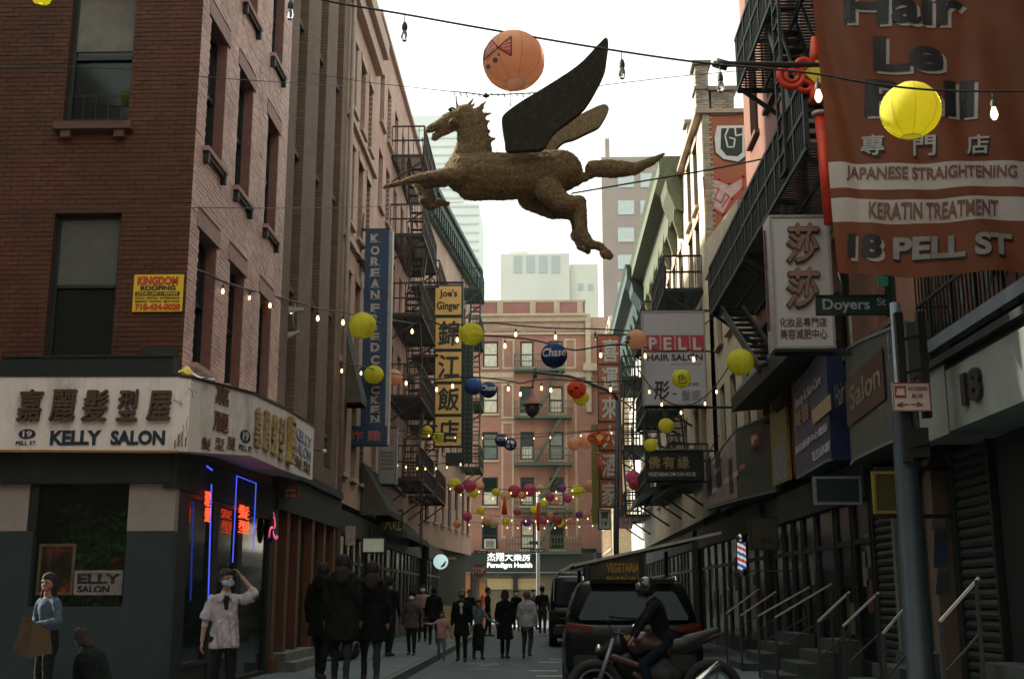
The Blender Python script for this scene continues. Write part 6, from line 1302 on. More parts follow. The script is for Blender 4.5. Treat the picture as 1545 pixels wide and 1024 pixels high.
# sneakers
SNK = mat('white_sneaker', (.55,.53,.50), .7, var=.2); 
def shoe_mesh(b, c, L, dirv, m0=0, m1=1):
    d = Vector(dirv).normalized(); s = Vector((0,1,0)); up = s.cross(d).normalized(); up = up if up.z > 0 else -up
    pr = [(0,.0),(.0,.30),(.06,.38),(.18,.36),(.30,.30),(.45,.24),(.62,.16),(.85,.13),(.98,.09),(1.0,0)]
    b.prism([Vector(c)+d*(x*L)+up*(z*L) for x, z in pr], (0,1,0), .09, m0); b.prism([Vector(c)+d*(x*L)+up*(z*L) for x, z in ((-.01,-.07),(-.01,.02),(1.02,.02),(1.03,-.06))], (0,1,0), .10, m1)
t = thing('sneakers', 'pair of white sneakers hanging by their laces from the bulb string', 'sneakers', at(445,456,Y=22)); c = at(445,456,Y=22)
s1 = at(430,472,Y=22); s2 = at(431,511,Y=22); b = MB(); shoe_mesh(b, s1+Vector((0,0,0)), .36, (1,0,.18)); b.build('shoe', [SNK, mat('sneaker_sole', (.65,.62,.56), .7)], t, bevel=.012); b = MB(); shoe_mesh(b, s2, .31, (1,0,.5)); b.build('shoe', [SNK, mat('sneaker_sole', (.65,.62,.56), .7)], t, bevel=.012)
b = MB(); b.tube([s1+Vector((.12,0,.1)), c, s1+Vector((.2,0,.1)), s1+Vector((.16,-.05,-.1)), s2+Vector((.16,0,.2))], .008, 5); b.build('lace', SNK, t)
# red knot ornaments
def knot(label, cx, cy, Y, s, tube=None):
    c = at(cx, cy, Y=Y); t = thing('knot_ornament', label, 'ornament', c); k = s; b = MB(); O_ = mat('orange_red_vinyl', (.80,.07,.02), .45, backlit=.3)
    def loop(ox, oz, rx, rz, w, n=18, a0=0, a1=2*math.pi): b.tube([c+Vector(((ox+rx*math.cos(a0+(a1-a0)*i/n))*k, 0, (oz+rz*math.sin(a0+(a1-a0)*i/n))*k)) for i in range(n+1)], w*k, 8)
    loop(-.62,-.02,.30,.30,.085); loop(-.60,-.02,.15,.15,.06); loop(.62,-.02,.30,.30,.085)
    loop(-.30,.28,.16,.13,.075); loop(.30,.28,.16,.13,.075); loop(-.30,-.30,.16,.13,.075); loop(.30,-.30,.16,.13,.075)
    b.tube([c+Vector((-.02,0,.25))*k, c+Vector((-.03,0,.55))*k, c+Vector((0,0,1.0))*k], [.12*k,.11*k,.08*k], 10); b.tube([c+Vector((0,0,-.3))*k, c+Vector((0,0,-.5))*k, c+Vector((.02,0,-.72))*k], [.16*k,.2*k,.24*k], 10)
    b.build('loops', O_, t); b = MB(); q = .34*k; b.prism([c+Vector((0,-.1*k,q)), c+Vector((q,-.1*k,0)), c+Vector((0,-.1*k,-q)), c+Vector((-q,-.1*k,0))], (0,1,0), .06*k); b.build('diamond', mat('yellow_vinyl', (.75,.55,.03), .4), t)
    if tube:
        b = MB(); p0 = at(*tube[0], Y=Y); p1 = at(*tube[1], Y=Y); b.tube([p0, p1], tube[2], 14); b.build('tassel', O_, t); b = MB(); b.tube([p0+Vector((tube[2]*1.35,.1,0)), p1+Vector((tube[2]*1.35,.1,0))], tube[2]*.4, 8); b.tube([p0+Z_*.02, p0-Z_*.03], tube[2]*1.5, 14); b.build('tassel_trim', mat('pale_tube', (.45,.35,.32), .5), t)
knot('large orange red lucky knot with a yellow diamond half behind the red banner', 1232, 113, 15.5, .56, ((1237,172),(1252,338),.075))
knot('small orange red lucky knot with a yellow diamond before the far red sign', 905, 660, 40, .42, ((903,683),(906,722),.05))

# ================================================================== dining shed with awning line and mural, barber pole
t = thing('dining_shed', 'roadside dining shed with a sloping roof edge and yellow lettered mural behind the car', 'shed', (.8, 27, 0))
r0, r1 = at(866,850,Y=27), at(1088,801,Y=27); re = at(846,861,Y=27)
b = MB(); b.prism([r0, r1, r1-Z_*.06, r0-Z_*.06], (0,1,0), .05) ; b.bar(re, r0, .05); b.bar(re-Z_*0, re+Vector((0,6,0)), .05); b.build('roof_edge', mat('pale_roof_edge', (.50,.46,.36), .5), t)
b = MB(); b.add([r0+Vector((0,.03,0)), r1+Vector((0,.03,0)), r1+Vector((0,7,0)), r0+Vector((0,7,0))], [(0,1,2,3)]); b.build('roof', mat('shed_roof', (.10,.09,.07), .7), t)
MU = mat('mural_print', (.06,.045,.025), .6, var=.8, nscale=4, dirt=((.25,.13,.05), .8, 2.6)); b = MB(); m0, m1 = at(893,1000,Y=27.1), at(978,1000,Y=27.1); zt3 = lambda x: r0.z+(r1.z-r0.z)*(x-r0.x)/(r1.x-r0.x)-.07
b.prism([(m0.x,27.1,.3),(m1.x,27.1,.3),(m1.x,27.1,zt3(m1.x)),(m0.x,27.1,zt3(m0.x))], (0,1,0), .05); b.build('mural_panel', MU, t)
f = Face((0,27.06,0), X_); LY = mat('mural_yellow_letter', (.42,.27,.02), .6, var=.3); f.text('VEGETARIAN', (915,849,971,863), LY, t, bold=.03, off=.012); f.text('DIM SUM HOUSE', (915,869,971,885), LY, t, bold=.03, off=.012)
b = MB()
for x in (.9, 2.1, 3.3): b.box(x-.05,x+.05,27.0,27.1,.0,zt3(x) if x > r0.x else r0.z-.1); b.box(x-.05,x+.05,33.5,33.6,.0,zt3(x) if x > r0.x else r0.z)
b.build('post', IRON, t); b = MB(); b.box(1.0,2.3,33.4,33.5,.1,2.2); b.build('rear_wall', DARK, t)
t = thing('barber_pole', 'small barber pole with red white and blue stripes on the dark storefront', 'barber pole', at(1119,860,X=3.95)); c = at(1119,838,X=3.95); b = MB()
seg, hh, rr = 20, 30, .085; H_ = .52
vs = [(c.x+rr*math.cos(2*math.pi*k/seg), c.y+rr*math.sin(2*math.pi*k/seg), c.z-H_/2+H_*j/hh) for j in range(hh+1) for k in range(seg)]; b.v += vs
for j in range(hh):
    for k in range(seg): q = ((j/hh*2.2 + k/seg*1.0) % 1.0)*4; b.f.append([j*seg+k, j*seg+(k+1)%seg, (j+1)*seg+(k+1)%seg, (j+1)*seg+k]); b.m.append(1 if 1<=q<2 else (2 if 3<=q<4 else 0)); b.sm.append(True)
b.build('striped_tube', [mat('barber_white', (.7,.7,.68), .3, emit=(.9,.9,.9), es=.25), mat('barber_red', (.6,.05,.02), .3, emit=(.8,.06,.03), es=.2), mat('barber_blue', (.02,.12,.5), .3, emit=(.03,.15,.6), es=.2)], t)
b = MB()
for s in (1,-1): b.lathe(c+Z_*(s*H_/2), [(.0,.0),(.10,.0),(.10,.04),(.08,.08),(.09,.10),(.06,.16),(0,.18)] if s > 0 else [(0,-.16),(.05,-.14),(.08,-.08),(.10,-.04),(.10,0),(0,0)], 16)
b.build('cap', CHROME, t); b = MB(); b.bar(c+Vector((0,0,.3)), c+Vector((.9,0,.3)), .03); b.bar(c-Vector((0,0,.3)), c+Vector((.9,0,-.3)), .03); b.build('bracket', CHROME, t)

# ================================================================== stoops and handrails
STP = mat('stoop_stone', (.045,.054,.048), .85, var=.3, bump=.2)
RAIL = mat('steel_handrail', (.62,.64,.60), .35, .7, var=.1); POST = mat('rail_post_iron', (.05,.055,.055), .5, .4)
rails = [((1095,925),(1145,888)),((1117,928),(1171,892)),((1143,929),(1221,885)),((1169,931),(1255,880)),((1234,937),(1282,892)),((1272,944),(1326,893)),((1332,955),(1383,897)),((1418,937),(1477,871))]
labs = ['pale steel handrail of the farthest stoop, its far side','pale steel handrail of the farthest stoop, its near side','long bright handrail of the second stoop from the far end, far side','long bright handrail of the second stoop from the far end, near side','steel handrail of the middle stoop, far side','steel handrail of the middle stoop, near side','steel handrail with its post just left of the lamp pole','short bright handrail right of the lamp pole']
XR0 = 3.45; ysr = []
for (p, q), lb in zip(rails, labs):
    P0 = at(*p, X=XR0); Y = P0.y; P1 = at(*q, Y=Y); ysr.append((Y, P0, P1)); t = thing('handrail', lb, 'handrail', (P0.x, Y, .14), 'stoop handrails')
    b = MB(); b.bar(P0, P1, .026, .024); b.build('top_rail', RAIL, t); b = MB(); b.bar((P0.x,Y,.13),(P0.x,Y,P0.z-.01), .035); b.bar((P1.x-.03,Y,.13),(P1.x-.03,Y,P1.z-.02), .03); b.build('post', POST, t)
    b = MB(); b.bar(P0-Z_*.45, P1-Z_*.45, .018, .018); b.build('lower_rail', POST, t)
slabs = ['farthest stone stoop between its two handrails','second stoop from the far end below the long handrails','middle stone stoop below the paired handrails','nearest stone stoop around the lamp pole']
for (i, j), lb in zip(((0,1),(2,3),(4,5),(6,7)), slabs):
    (ya, A0, A1), (yb, B0, B1) = ysr[i], ysr[j]; y0, y1 = min(ya,yb)+.05, max(ya,yb)-.05; t = thing('stoop', lb, 'stoop', (XR0, y0, .14), 'stone stoops'); n = 4; x0 = A0.x+.02; dx = (4.7-x0)/n
    for k in range(n): b = MB(); b.box(x0+k*dx, 4.76, y0, y1, .10+.17*k if k else .10, .10+.17*(k+1)-.004); b.build('step', STP, t)
t = thing('cellar_door', 'sloping grey cellar door panel beside the nearest stoop', 'cellar door', (4, 11.8, .1)); b = MB(); b.prism([(3.7,11.6,.14),(4.7,11.6,.14),(4.7,11.6,.85)], (0,1,0), 1.0); b.build('door', STP, t)

# ================================================================== voxel-fused bodies (horse, people)
def capsule(b, p0, p1, r0, r1, sq=1.0, sqd=None, seg=14, mi=0, flat=False):
    p0 = Vector(p0); p1 = Vector(p1); d = p1-p0; L = d.length
    if L < 1e-5: d = Vector((0,0,1)); L = 1e-5
    d = d.normalized(); up = Vector(sqd).normalized() if sqd else (Vector((0,1,0)) if abs(d.y) < .9 else Vector((1,0,0)))
    u = (up - d*up.dot(d)).normalized(); w = d.cross(u); rings = []
    for i in range(5): a = -math.pi/2 + math.pi/2*i/4.0; rings.append((p0 + d*(r0*math.sin(a)), max(r0*math.cos(a), r0*.02)))
    for i in range(5): a = math.pi/2*i/4.0; rings.append((p0 + d*L + d*(r1*math.sin(a)), max(r1*math.cos(a), r1*.02)))
    if flat: rings = [(p0, r0*.02), (p0, r0*.97), (p0+d*L*.05, r0), (p0+d*L*.95, r1), (p0+d*L, r1*.97), (p0+d*L, r1*.02)]
    vs = [c + (u*math.cos(t)*sq + w*math.sin(t))*r for c, r in rings for t in [2*math.pi*k/seg for k in range(seg)]]; n = len(rings)
    fs = [(i*seg+k, i*seg+(k+1) % seg, (i+1)*seg+(k+1) % seg, (i+1)*seg+k) for i in range(n-1) for k in range(seg)] + [tuple(range(seg-1,-1,-1)), tuple((n-1)*seg+k for k in range(seg))]
    b.add(vs, fs, mi, True)
class Fig:
    def __init__(s): s.b = MB(); s.pr = []
    def c(s, p0, p1, r0, r1, z, sq=1.0, sqd=None, flat=False):
        capsule(s.b, p0, p1, r0, r1, sq, sqd, flat=flat); s.pr.append((np.array(p0, float), np.array(p1, float), r0, r1, z, sq, np.array(sqd if sqd else (0,1,0), float), flat))
    def fuse(s, voxel, smooth=3):
        me = s.b.mesh('fuse', []); o = bpy.data.objects.new('fuse', me); C.objects.link(o)
        m = o.modifiers.new('r', 'REMESH'); m.mode = 'VOXEL'; m.voxel_size = voxel; m.use_smooth_shade = True
        if smooth: k = o.modifiers.new('s', 'SMOOTH'); k.factor = .5; k.iterations = smooth
        dg = bpy.context.evaluated_depsgraph_get(); out = bpy.data.meshes.new_from_object(o.evaluated_get(dg)); bpy.data.objects.remove(o); bpy.data.meshes.remove(me); return out
    def zones(s, me, zl):
        n = len(me.polygons); co = np.empty(n*3); me.polygons.foreach_get('center', co); co = co.reshape(-1,3); best = np.full(n, 1e9); zi = np.zeros(n, int)
        for (a, b_, r0, r1, z, sq, sd_, fl_) in s.pr:
            d = b_-a; L2 = max(d@d, 1e-9); t = np.clip(((co-a)@d)/L2, 0, 1); q = co-(a+np.outer(t, d))
            if sq != 1:
                u = sd_/np.linalg.norm(sd_); q = q + np.outer((q@u)*(1/sq-1), u)
            dist = np.linalg.norm(q, axis=1)-(r0+(r1-r0)*t)
            if fl_: tt = ((co-a)@d)/L2; dist = np.maximum(dist, np.maximum(-tt, tt-1)*math.sqrt(L2)*3)
            k = dist < best; best[k] = dist[k]; zi[k] = zl.index(z)
        me.polygons.foreach_set('material_index', zi.astype(np.int32)); me.polygons.foreach_set('use_smooth', np.ones(n, bool)); me.update()

# ---- the winged horse
COIR = mat('brown_coir_fibre', (.185,.125,.060), .95, var=.55, nscale=30, bump=1.0, bscale=150, dirt=((.38,.28,.13), .85, 26)); COIRD = mat('dark_coir_wing', (.030,.028,.018), .95, var=.7, nscale=60, bump=1.0, bscale=140, dirt=((.085,.062,.032), .8, 16)); COIRL = mat('pale_coir_wing', (.30,.22,.12), .95, var=.5, nscale=50, bump=1.0, bscale=140, dirt=((.14,.10,.055), .8, 16))
HY = 12.0
def hz(x, y, dy=0): return at(560+x/2.767, 30+y/2.767, Y=HY+dy)
hs_ = 2.767*scale_at(hz(600,640))                     # zoom pixels per metre
hr = lambda r: r/hs_
horse = thing('winged_horse', 'brown coir fibre flying horse with two wings hung over the street', 'winged horse', hz(600,640))
fg = Fig(); Cc = lambda a, b_, r0, r1, sq=1.0, sd_=(0,1,0): fg.c(a, b_, hr(r0), hr(r1), 'coat', sq, sd_)
Cc(hz(395,640), hz(520,652), 92, 100, .85); Cc(hz(520,652), hz(680,652), 102, 96, .85); Cc(hz(660,645), hz(790,632), 98, 92, .85); Cc(hz(790,640), hz(845,655), 84, 44, .9); Cc(hz(420,690), hz(650,685), 68, 66, .8)
Cc(hz(420,600), hz(425,500), 92, 62, .62); Cc(hz(430,545), hz(420,430), 76, 62, .6); Cc(hz(420,430), hz(392,395), 56, 44, .6)      # neck
Cc(hz(385,400), hz(325,420), 44, 36, .62); Cc(hz(325,420), hz(290,440), 34, 27, .62); Cc(hz(290,436), hz(247,456), 25, 17, .7); Cc(hz(247,456), hz(241,460), 18, 16, .8)   # skull, upper muzzle
Cc(hz(330,446), hz(290,474), 30, 19, .55); Cc(hz(290,474), hz(264,492), 17, 15, .6)                                                # jaw
Cc(hz(340,425,-.10), hz(336,428,-.10), 17, 15)                                                                                     # cheek
Cc(hz(392,382), hz(428,326), 19, 3, .6); Cc(hz(405,385,.08), hz(436,340,.10), 14, 3, .6); Cc(hz(362,368), hz(357,345), 9, 3)                                                        # ears, forelock
for (x0,y0,x1,y1,r) in ((436,392,484,334,17),(452,405,506,388,14),(464,436,503,419,13),(476,468,501,462,12),(486,506,527,490,14),(446,382,462,362,12)): Cc(hz(x0,y0), hz(x1,y1), r+7, 1.5, .5)
# forelegs
Cc(hz(370,650,-.12), hz(270,655,-.14), 44, 27); Cc(hz(270,655,-.14), hz(190,664,-.14), 27, 19); Cc(hz(190,664,-.14), hz(120,682,-.14), 19, 12); Cc(hz(120,682,-.14), hz(62,696,-.14), 12, 9); Cc(hz(70,694,-.14), hz(52,700,-.14), 10, 6)
Cc(hz(300,660,.12), hz(195,690,.12), 40, 18); Cc(hz(195,690,.12), hz(222,750,.12), 19, 17); Cc(hz(222,755,.12), hz(245,782,.12), 24, 16); Cc(hz(245,782,.12), hz(285,770,.12), 15, 12); Cc(hz(285,762,.12), hz(322,768,.12), 17, 9)
# hind legs
Cc(hz(740,712,-.13), hz(790,760,-.15), 56, 45, .8); Cc(hz(790,760,-.15), hz(860,772,-.16), 44, 34, .8); Cc(hz(865,765,-.16), hz(875,800,-.16), 34, 27); Cc(hz(875,800,-.16), hz(878,880,-.16), 27, 25); Cc(hz(878,880,-.16), hz(905,935,-.16), 26, 24); Cc(hz(905,935,-.16), hz(958,945,-.16), 20, 17); Cc(hz(958,948,-.16), hz(1000,985,-.16), 16, 12); Cc(hz(975,978,-.16), hz(995,985,-.16), 20, 16)
Cc(hz(670,740,.14), hz(760,790,.14), 62, 46, .8); Cc(hz(760,790,.14), hz(830,805,.14), 40, 30); Cc(hz(840,760,.14), hz(866,880,.14), 28, 24); Cc(hz(866,880,.14), hz(880,940,.14), 30, 26); Cc(hz(880,940,.14), hz(905,962,.14), 25, 15)
Cc(hz(860,900,-.1), hz(900,945,-.1), 28, 20)
# tail
Cc(hz(860,660), hz(895,665), 26, 14, .7); Cc(hz(895,664), hz(930,625), 14, 36, .7); Cc(hz(930,622), hz(1010,622), 38, 40, .7); Cc(hz(1010,624), hz(1100,622), 40, 28, .7); Cc(hz(1100,620), hz(1170,592), 27, 18, .7); Cc(hz(1170,592), hz(1222,560), 18, 8, .7)
me = fg.fuse(.0135, 2); me.materials.append(COIR)
nv = len(me.vertices); co = np.empty(nv*3); me.vertices.foreach_get('co', co); co = co.reshape(-1,3); nrm = np.empty(nv*3); me.vertices.foreach_get('normal', nrm); nrm = nrm.reshape(-1,3)
for i in range(nv):
    v = Vector(co[i]); co[i] += nrm[i]*(.006*noise.noise(v*9) + .0075*noise.noise(v*34) + .005*noise.noise(v*75))
org = np.array(ORG[horse]); me.vertices.foreach_set('co', (co-org).ravel()); me.polygons.foreach_set('use_smooth', np.ones(len(me.polygons), bool)); me.update()
o = bpy.data.objects.new('body', me); C.objects.link(o); o.parent = horse
# loose fibres standing off the coat
b = MB(); rgf = np.random.default_rng(3); pick = rgf.choice(nv, min(nv, 15000), replace=False)
for i in pick:
    p = Vector(co[i]); n_ = Vector(nrm[i]); s1 = Vector(rgf.normal(size=3)); tn = (n_*.75 + s1*.45).normalized(); w_ = tn.cross(n_ + Vector((.01,.02,.03))).normalized()*.0022; L_f = .010 + .014*rgf.random()
    k0 = len(b.v); b.v += [tuple(p-w_), tuple(p+w_), tuple(p+tn*L_f)]; b.f.append([k0, k0+1, k0+2]); b.m.append(0); b.sm.append(False)
tag(b.build('fibres', mat('loose_coir_fibre', (.34,.25,.12), .95, var=.6, nscale=40), horse), kind='stuff')
# eye, nostril
b = MB(); e = hz(333,378,-.13); b.sphere(e, .018, 10, 7, sc=(1.3,.6,.7)); b.tube([hz(350,372,-.155), hz(335,368,-.16), hz(322,378,-.15)], .012, 6); b.sphere(hz(248,452,-.075), .010, 8, 6); b.tube([hz(285,462,-.085), hz(262,476,-.06), hz(256,478,-.05)], .008, 5); b.build('eye', mat('dark_coir', (.03,.022,.015), .9), horse)
def wing(pts, y0, m, lean, nm='wing'):
    base = hz(640,545,y0); P = []
    dense = []
    n = len(pts)
    for i in range(n):
        p0, p1, p2, p3 = [Vector(pts[(i+k) % n]).to_2d() for k in (-1,0,1,2)]
        for k in range(4): u_ = k/4; dense.append(.5*((2*p1)+(p2-p0)*u_+(2*p0-5*p1+4*p2-p3)*u_*u_+(3*p1-3*p2-p0+p3)*u_**3))
    b = MB(); A = [hz(x, y, y0+(545-y)/hs_*lean) for x, y in dense]
    th = .045; n = len(A); cx = sum(A, Vector())/n; rings = []
    for s, inset in ((-1,.04),(-1,.0),(1,.0),(1,.04)):
        pass
    bm = bmesh.new()
    def ring(off, ins): return [bm.verts.new(a.lerp(cx, ins) + Vector((0,off,0)) + Vector([noise.noise(a*14+Vector((0,0,9*q)))*.003 for q in range(3)])) for a in A]
    R1 = ring(-th, .012); R2 = ring(-th*.5, .0); R3 = ring(th*.5, .0); R4 = ring(th, .012)
    for ra, rb in ((R1,R2),(R2,R3),(R3,R4)):
        for i in range(n): j = (i+1) % n; bm.faces.new((ra[i], ra[j], rb[j], rb[i]))
    bm.faces.new(R1[::-1]); bm.faces.new(R4); bmesh.ops.recalc_face_normals(bm, faces=bm.faces); bmesh.ops.triangulate(bm, faces=[f for f in bm.faces if len(f.verts) > 4])
    me = bpy.data.meshes.new(nm); 
    for v in bm.verts: v.co -= ORG[horse]
    for f_ in bm.faces: f_.smooth = False
    bm.to_mesh(me); bm.free(); me.materials.append(m); o = bpy.data.objects.new(nm, me); C.objects.link(o); o.parent = horse; return o
wing([(980,80),(990,110),(982,180),(970,235),(930,315),(885,380),(830,425),(775,465),(745,500),(715,545),(640,552),(567,552),(556,510),(545,430),(560,395),(630,345),(720,290),(800,240),(870,190),(930,130)], -.28, COIRD, -.12)
wing([(725,550),(735,515),(755,470),(800,440),(850,412),(910,382),(970,358),(992,372),(980,405),(950,450),(900,475),(850,500),(800,515),(765,548)], .28, COIRL, .12)
b = MB()
for (x, y, xx, yy) in ((356,345,350,318),(600,350,612,300),(700,545,705,300)): pass
b.tube([hz(356,350), hz(354,318)], .008, 5); b.tube([hz(582,360,-.28), hz(584,300)], .005, 4); b.tube([hz(690,545), hz(705,300)], .004, 4); b.build('hook', CABLE, horse)
t = thing('cable', 'slack wire with wilted tinsel above the horse head and under the lantern', 'cable', hz(340,305)); b = MB(); b.tube([hz(335,300), hz(400,305), hz(470,315), hz(560,312), hz(640,308), hz(720,303)], .007, 5); b.tube([hz(465,318), hz(480,316), hz(492,320)], [.01,.03,.01], 6)
b.tube([hz(335,300), hz(-10,262,8), hz(-400,200,14)], .005, 5); b.tube([hz(720,303), hz(1250,240,1), hz(1900,180,2)], .005, 5)
for i in range(14): x = 345+i*26; b.tube([hz(x,306), hz(x+6,314+(i%3)*5)], .006, 4)
b.build('wire', CABLE, t)

# ---- people
SKIN = mat('skin', (.25,.13,.085), .6, var=.06); HAIRB = mat('black_hair', (.008,.008,.007), .85, var=.4, nscale=30, aniso=(1,1,.2)); MASKB = mat('pale_blue_mask', (.25,.36,.44), .8, var=.05); MASKW = mat('white_mask', (.62,.62,.60), .8, var=.05); MASKK = mat('black_mask', (.02,.02,.02), .8)
SHOE = mat('dark_shoe', (.02,.02,.02), .6)
def cloth(nm, col, **k): return mat(nm, col, .95, spec=.2, **{**dict(var=.25, nscale=7, bump=.35, bscale=26), **k})
def hand(fg, w, d, s=1.0, curl=.3, side=1, pal=None, z='skin'):
    """palm and five fingers from wrist w along d; pal = palm normal"""
    w = Vector(w); d = Vector(d).normalized(); pal = Vector(pal or (0,-1,0)); pal = (pal-d*pal.dot(d)).normalized(); lat = d.cross(pal)*side
    fg.c(w, w+d*.075*s, .026*s, .036*s, z, .55, tuple(pal))
    for i, (o, L) in enumerate(((-.028,.070),(-.010,.080),(.010,.075),(.027,.058))):
        k = w+d*.088*s+lat*o*s; m1 = k+(d*math.cos(curl)+pal*math.sin(curl))*L*.5*s; m2 = m1+(d*math.cos(curl*2.4)+pal*math.sin(curl*2.4))*L*.5*s
        fg.c(k, m1, .0095*s, .009*s, z); fg.c(m1, m2, .009*s, .0075*s, z)
    k = w+d*.03*s-lat*.03*s; m1 = k+(d*.7-lat*.6+pal*.25).normalized()*.035*s; fg.c(k, m1, .012*s, .011*s, z); fg.c(m1, m1+(d*.9-lat*.15+pal*.35).normalized()*.03*s, .0105*s, .008*s, z)
def person(label, px, feet=None, head=None, Y=None, hgt=None, face=0, top=None, legs=None, hair=HAIRB, hairlen=0, mask=None, hood=None, coat=0.0, bulk=1.0, stride=.12, arms=None, shoes=None, voxel=.016, skin=SKIN, extra=None, lean=0.0, legpose=None, headturn=0, gloves=False, sleeves=1.0, headcov=None, z0=None, group=None):
    """face: degrees, 0 = facing the lens, 180 = back turned. arms: [(elbow, wrist)] left then right in body frame (x to body's left seen from front = screen right when facing lens)"""
    if Y is None: P = at(px, feet, Z=(.14 if z0 is None else z0)); Y = P.y
    if hgt is None: hp = at(px, head, Y=Y); hgt = hp.z-(.14 if z0 is None else z0)
    X = at(px, 900, Y=Y).x; zz = .14 if z0 is None else z0; k = hgt/1.76; t = thing('person', label, 'person', (X, Y, zz), group)
    rot = Matrix.Rotation(R(face), 3, 'Z'); B = lambda x, y, z: tuple(rot @ Vector((x*k, (-y + lean*(z-.9))*k, z*k)) + Vector((X, Y, zz))) if False else tuple(rot @ Vector((x*k, -(y+lean*max(0,z-.9))*k, z*k)) + Vector((X, Y, zz)))
    fwd = tuple(rot @ Vector((0,-1,0))); fg = Fig(); c = lambda p, q, r0, r1, z, sq=1.0, flat=False: fg.c(B(*p), B(*q), r0*k, r1*k, z, sq, fwd, flat)
    bu = bulk
    # torso
    c((0,0,1.00),(0,0,1.12), .150*bu, .145*bu, 'top', .68); c((0,0,1.12),(0,.0,1.32), .148*bu, .175*bu, 'top', .66); c((-.105,0,1.385),(.105,0,1.385), .088*bu**.5, .088*bu**.5, 'top', .85); c((0,0,.93),(0,0,1.0), .165*bu**.5, .155*bu, 'legs' if not coat else 'top', .72)
    c((0,.0,1.40),(0,.015,1.52), .062, .054, 'skin' if not hood else 'top')
    if coat:
        c((0,0,1.12),(0,0,.88-coat), .150*bu, (.168+coat*.06)*bu, 'top', .74, True)
    # legs
    lp = legpose or [((.10,stride*.5+.02,.50),(.10,stride*.6,.09)),((-.10,-stride*.35+.03,.50),(-.10,-stride*.9,.10))]
    for s, (kn, an) in zip((1,-1), lp):
        c((.085*s,0,.90), kn, .098, .068, 'legs'); c(kn, an, .066, .046, 'legs'); c((an[0],an[1]-.03,.05+an[2]-.09),(an[0]+.01*s,an[1]+.15,.035+an[2]-.09), .045, .036, 'shoes')
    ar = arms or [((.235,-.02,1.13),(.245,.06,.90)),((-.235,-.02,1.13),(-.245,.06,.90))]
    for s, (el, wr) in zip((1,-1), ar):
        c((.17*s,0,1.40), el, .064*bu**.7, .052*bu**.7, 'top'); 
        if sleeves >= 1: c(el, wr, .050*bu**.7, .036*bu**.5, 'top')
        else:
            E = Vector(el); W_ = Vector(wr); M_ = E.lerp(W_, max(.05, sleeves)); c(el, tuple(M_), .052*bu**.7, .05*bu**.5, 'top'); c(tuple(M_), wr, .037, .027, 'skin')
        e_, w_ = Vector(B(*el)), Vector(B(*wr)); d = (w_-e_).normalized()
        if voxel < .012: hand(fg, w_+d*.015, d, k, .35, side=s, pal=tuple(rot @ Vector((-s,0,0))), z='skin')
        else: fg.c(w_, w_+d*.09*k, .034*k, .038*k, 'skin', .6, fwd); fg.c(w_+d*.09*k, w_+d*.16*k, .03*k, .018*k, 'skin', .6, fwd)
    # head
    ht = Matrix.Rotation(R(headturn), 3, 'Z'); hb = lambda x, y, z: (lambda v: (v.x, v.y+.02, z))(ht @ Vector((x, y, 0)))
    c(hb(0,0,1.655), hb(0,.012,1.62), .082, .078, 'skin'); c(hb(0,-.02,1.665), hb(0,-.02,1.65), .095, .088, 'skin'); c(hb(0,.035,1.60), hb(0,.06,1.575), .055, .035, 'skin'); c(hb(0,.085,1.64), hb(0,.105,1.62), .010, .016, 'skin')
    for s in (1,-1): c(hb(.082*s,-.01,1.64), hb(.085*s,-.01,1.62), .018, .014, 'skin'); c(hb(.035*s,.07,1.668), hb(.045*s,.068,1.668), .016, .014, 'skin')
    zl = ['top','legs','skin','shoes']; 
    if extra: extra(fg, c, B, k)
    me = fg.fuse(voxel*max(.9, k), 3 if voxel < .012 else 2); zused = zl + sorted({p[4] for p in fg.pr if p[4] not in zl}); fg.zones(me, zused)
    
    if voxel <= .016:        # folds in the cloth: displaced along the surface, left off the skin
        nn = len(me.vertices); cc = np.empty(nn*3); me.vertices.foreach_get('co', cc); cc = cc.reshape(-1,3); nr_ = np.empty(nn*3); me.vertices.foreach_get('normal', nr_); nr_ = nr_.reshape(-1,3)
        isk = np.zeros(nn, bool); iz = [zused.index('skin'), zused.index('shoes')]
        for pl in me.polygons:
            if pl.material_index in iz: isk[list(pl.vertices)] = True
        for i in np.nonzero(~isk)[0]:
            v = Vector(cc[i]); d_ = noise.noise(Vector((v.x*9+v.z*3, v.y*9, v.z*5)))*.014 + (1-abs(noise.noise(Vector((v.x*13-v.z*7, v.y*13, v.z*8)))))**4*.009 - .006
            cc[i] += nr_[i]*d_*k
        me.vertices.foreach_set('co', cc.ravel())
    me.transform(Matrix.Translation(-ORG[t]))
    for z in zused: me.materials.append({'top': top, 'legs': legs, 'skin': skin, 'shoes': shoes or SHOE}.get(z) or MATS.get(z) or top)
    o = bpy.data.objects.new('body', me); C.objects.link(o); o.parent = t
    def sub(name, caps, m, vx=None):
        g_ = Fig()
        for (p, q, r0, r1, sq) in caps: g_.c(B(*p), B(*q), r0*k, r1*k, 'a', sq, fwd)
        m_ = g_.fuse(vx or voxel*.9*k, 2); m_.materials.append(m)
        if name == 'hair' and voxel < .016:
            hc = Vector(B(*hb(0,-.02,1.66)))
            for v in m_.vertices: dv = v.co-hc; a_ = math.atan2(dv.y, dv.x); v.co += v.normal*(noise.noise(Vector((a_*14, a_*3, v.co.z*5)))*.009 + noise.noise(v.co*60)*.002)*k
        m_.transform(Matrix.Translation(-ORG[t])); m_.polygons.foreach_set('use_smooth', np.ones(len(m_.polygons), bool)); o_ = bpy.data.objects.new(name, m_); C.objects.link(o_); o_.parent = t; return o_
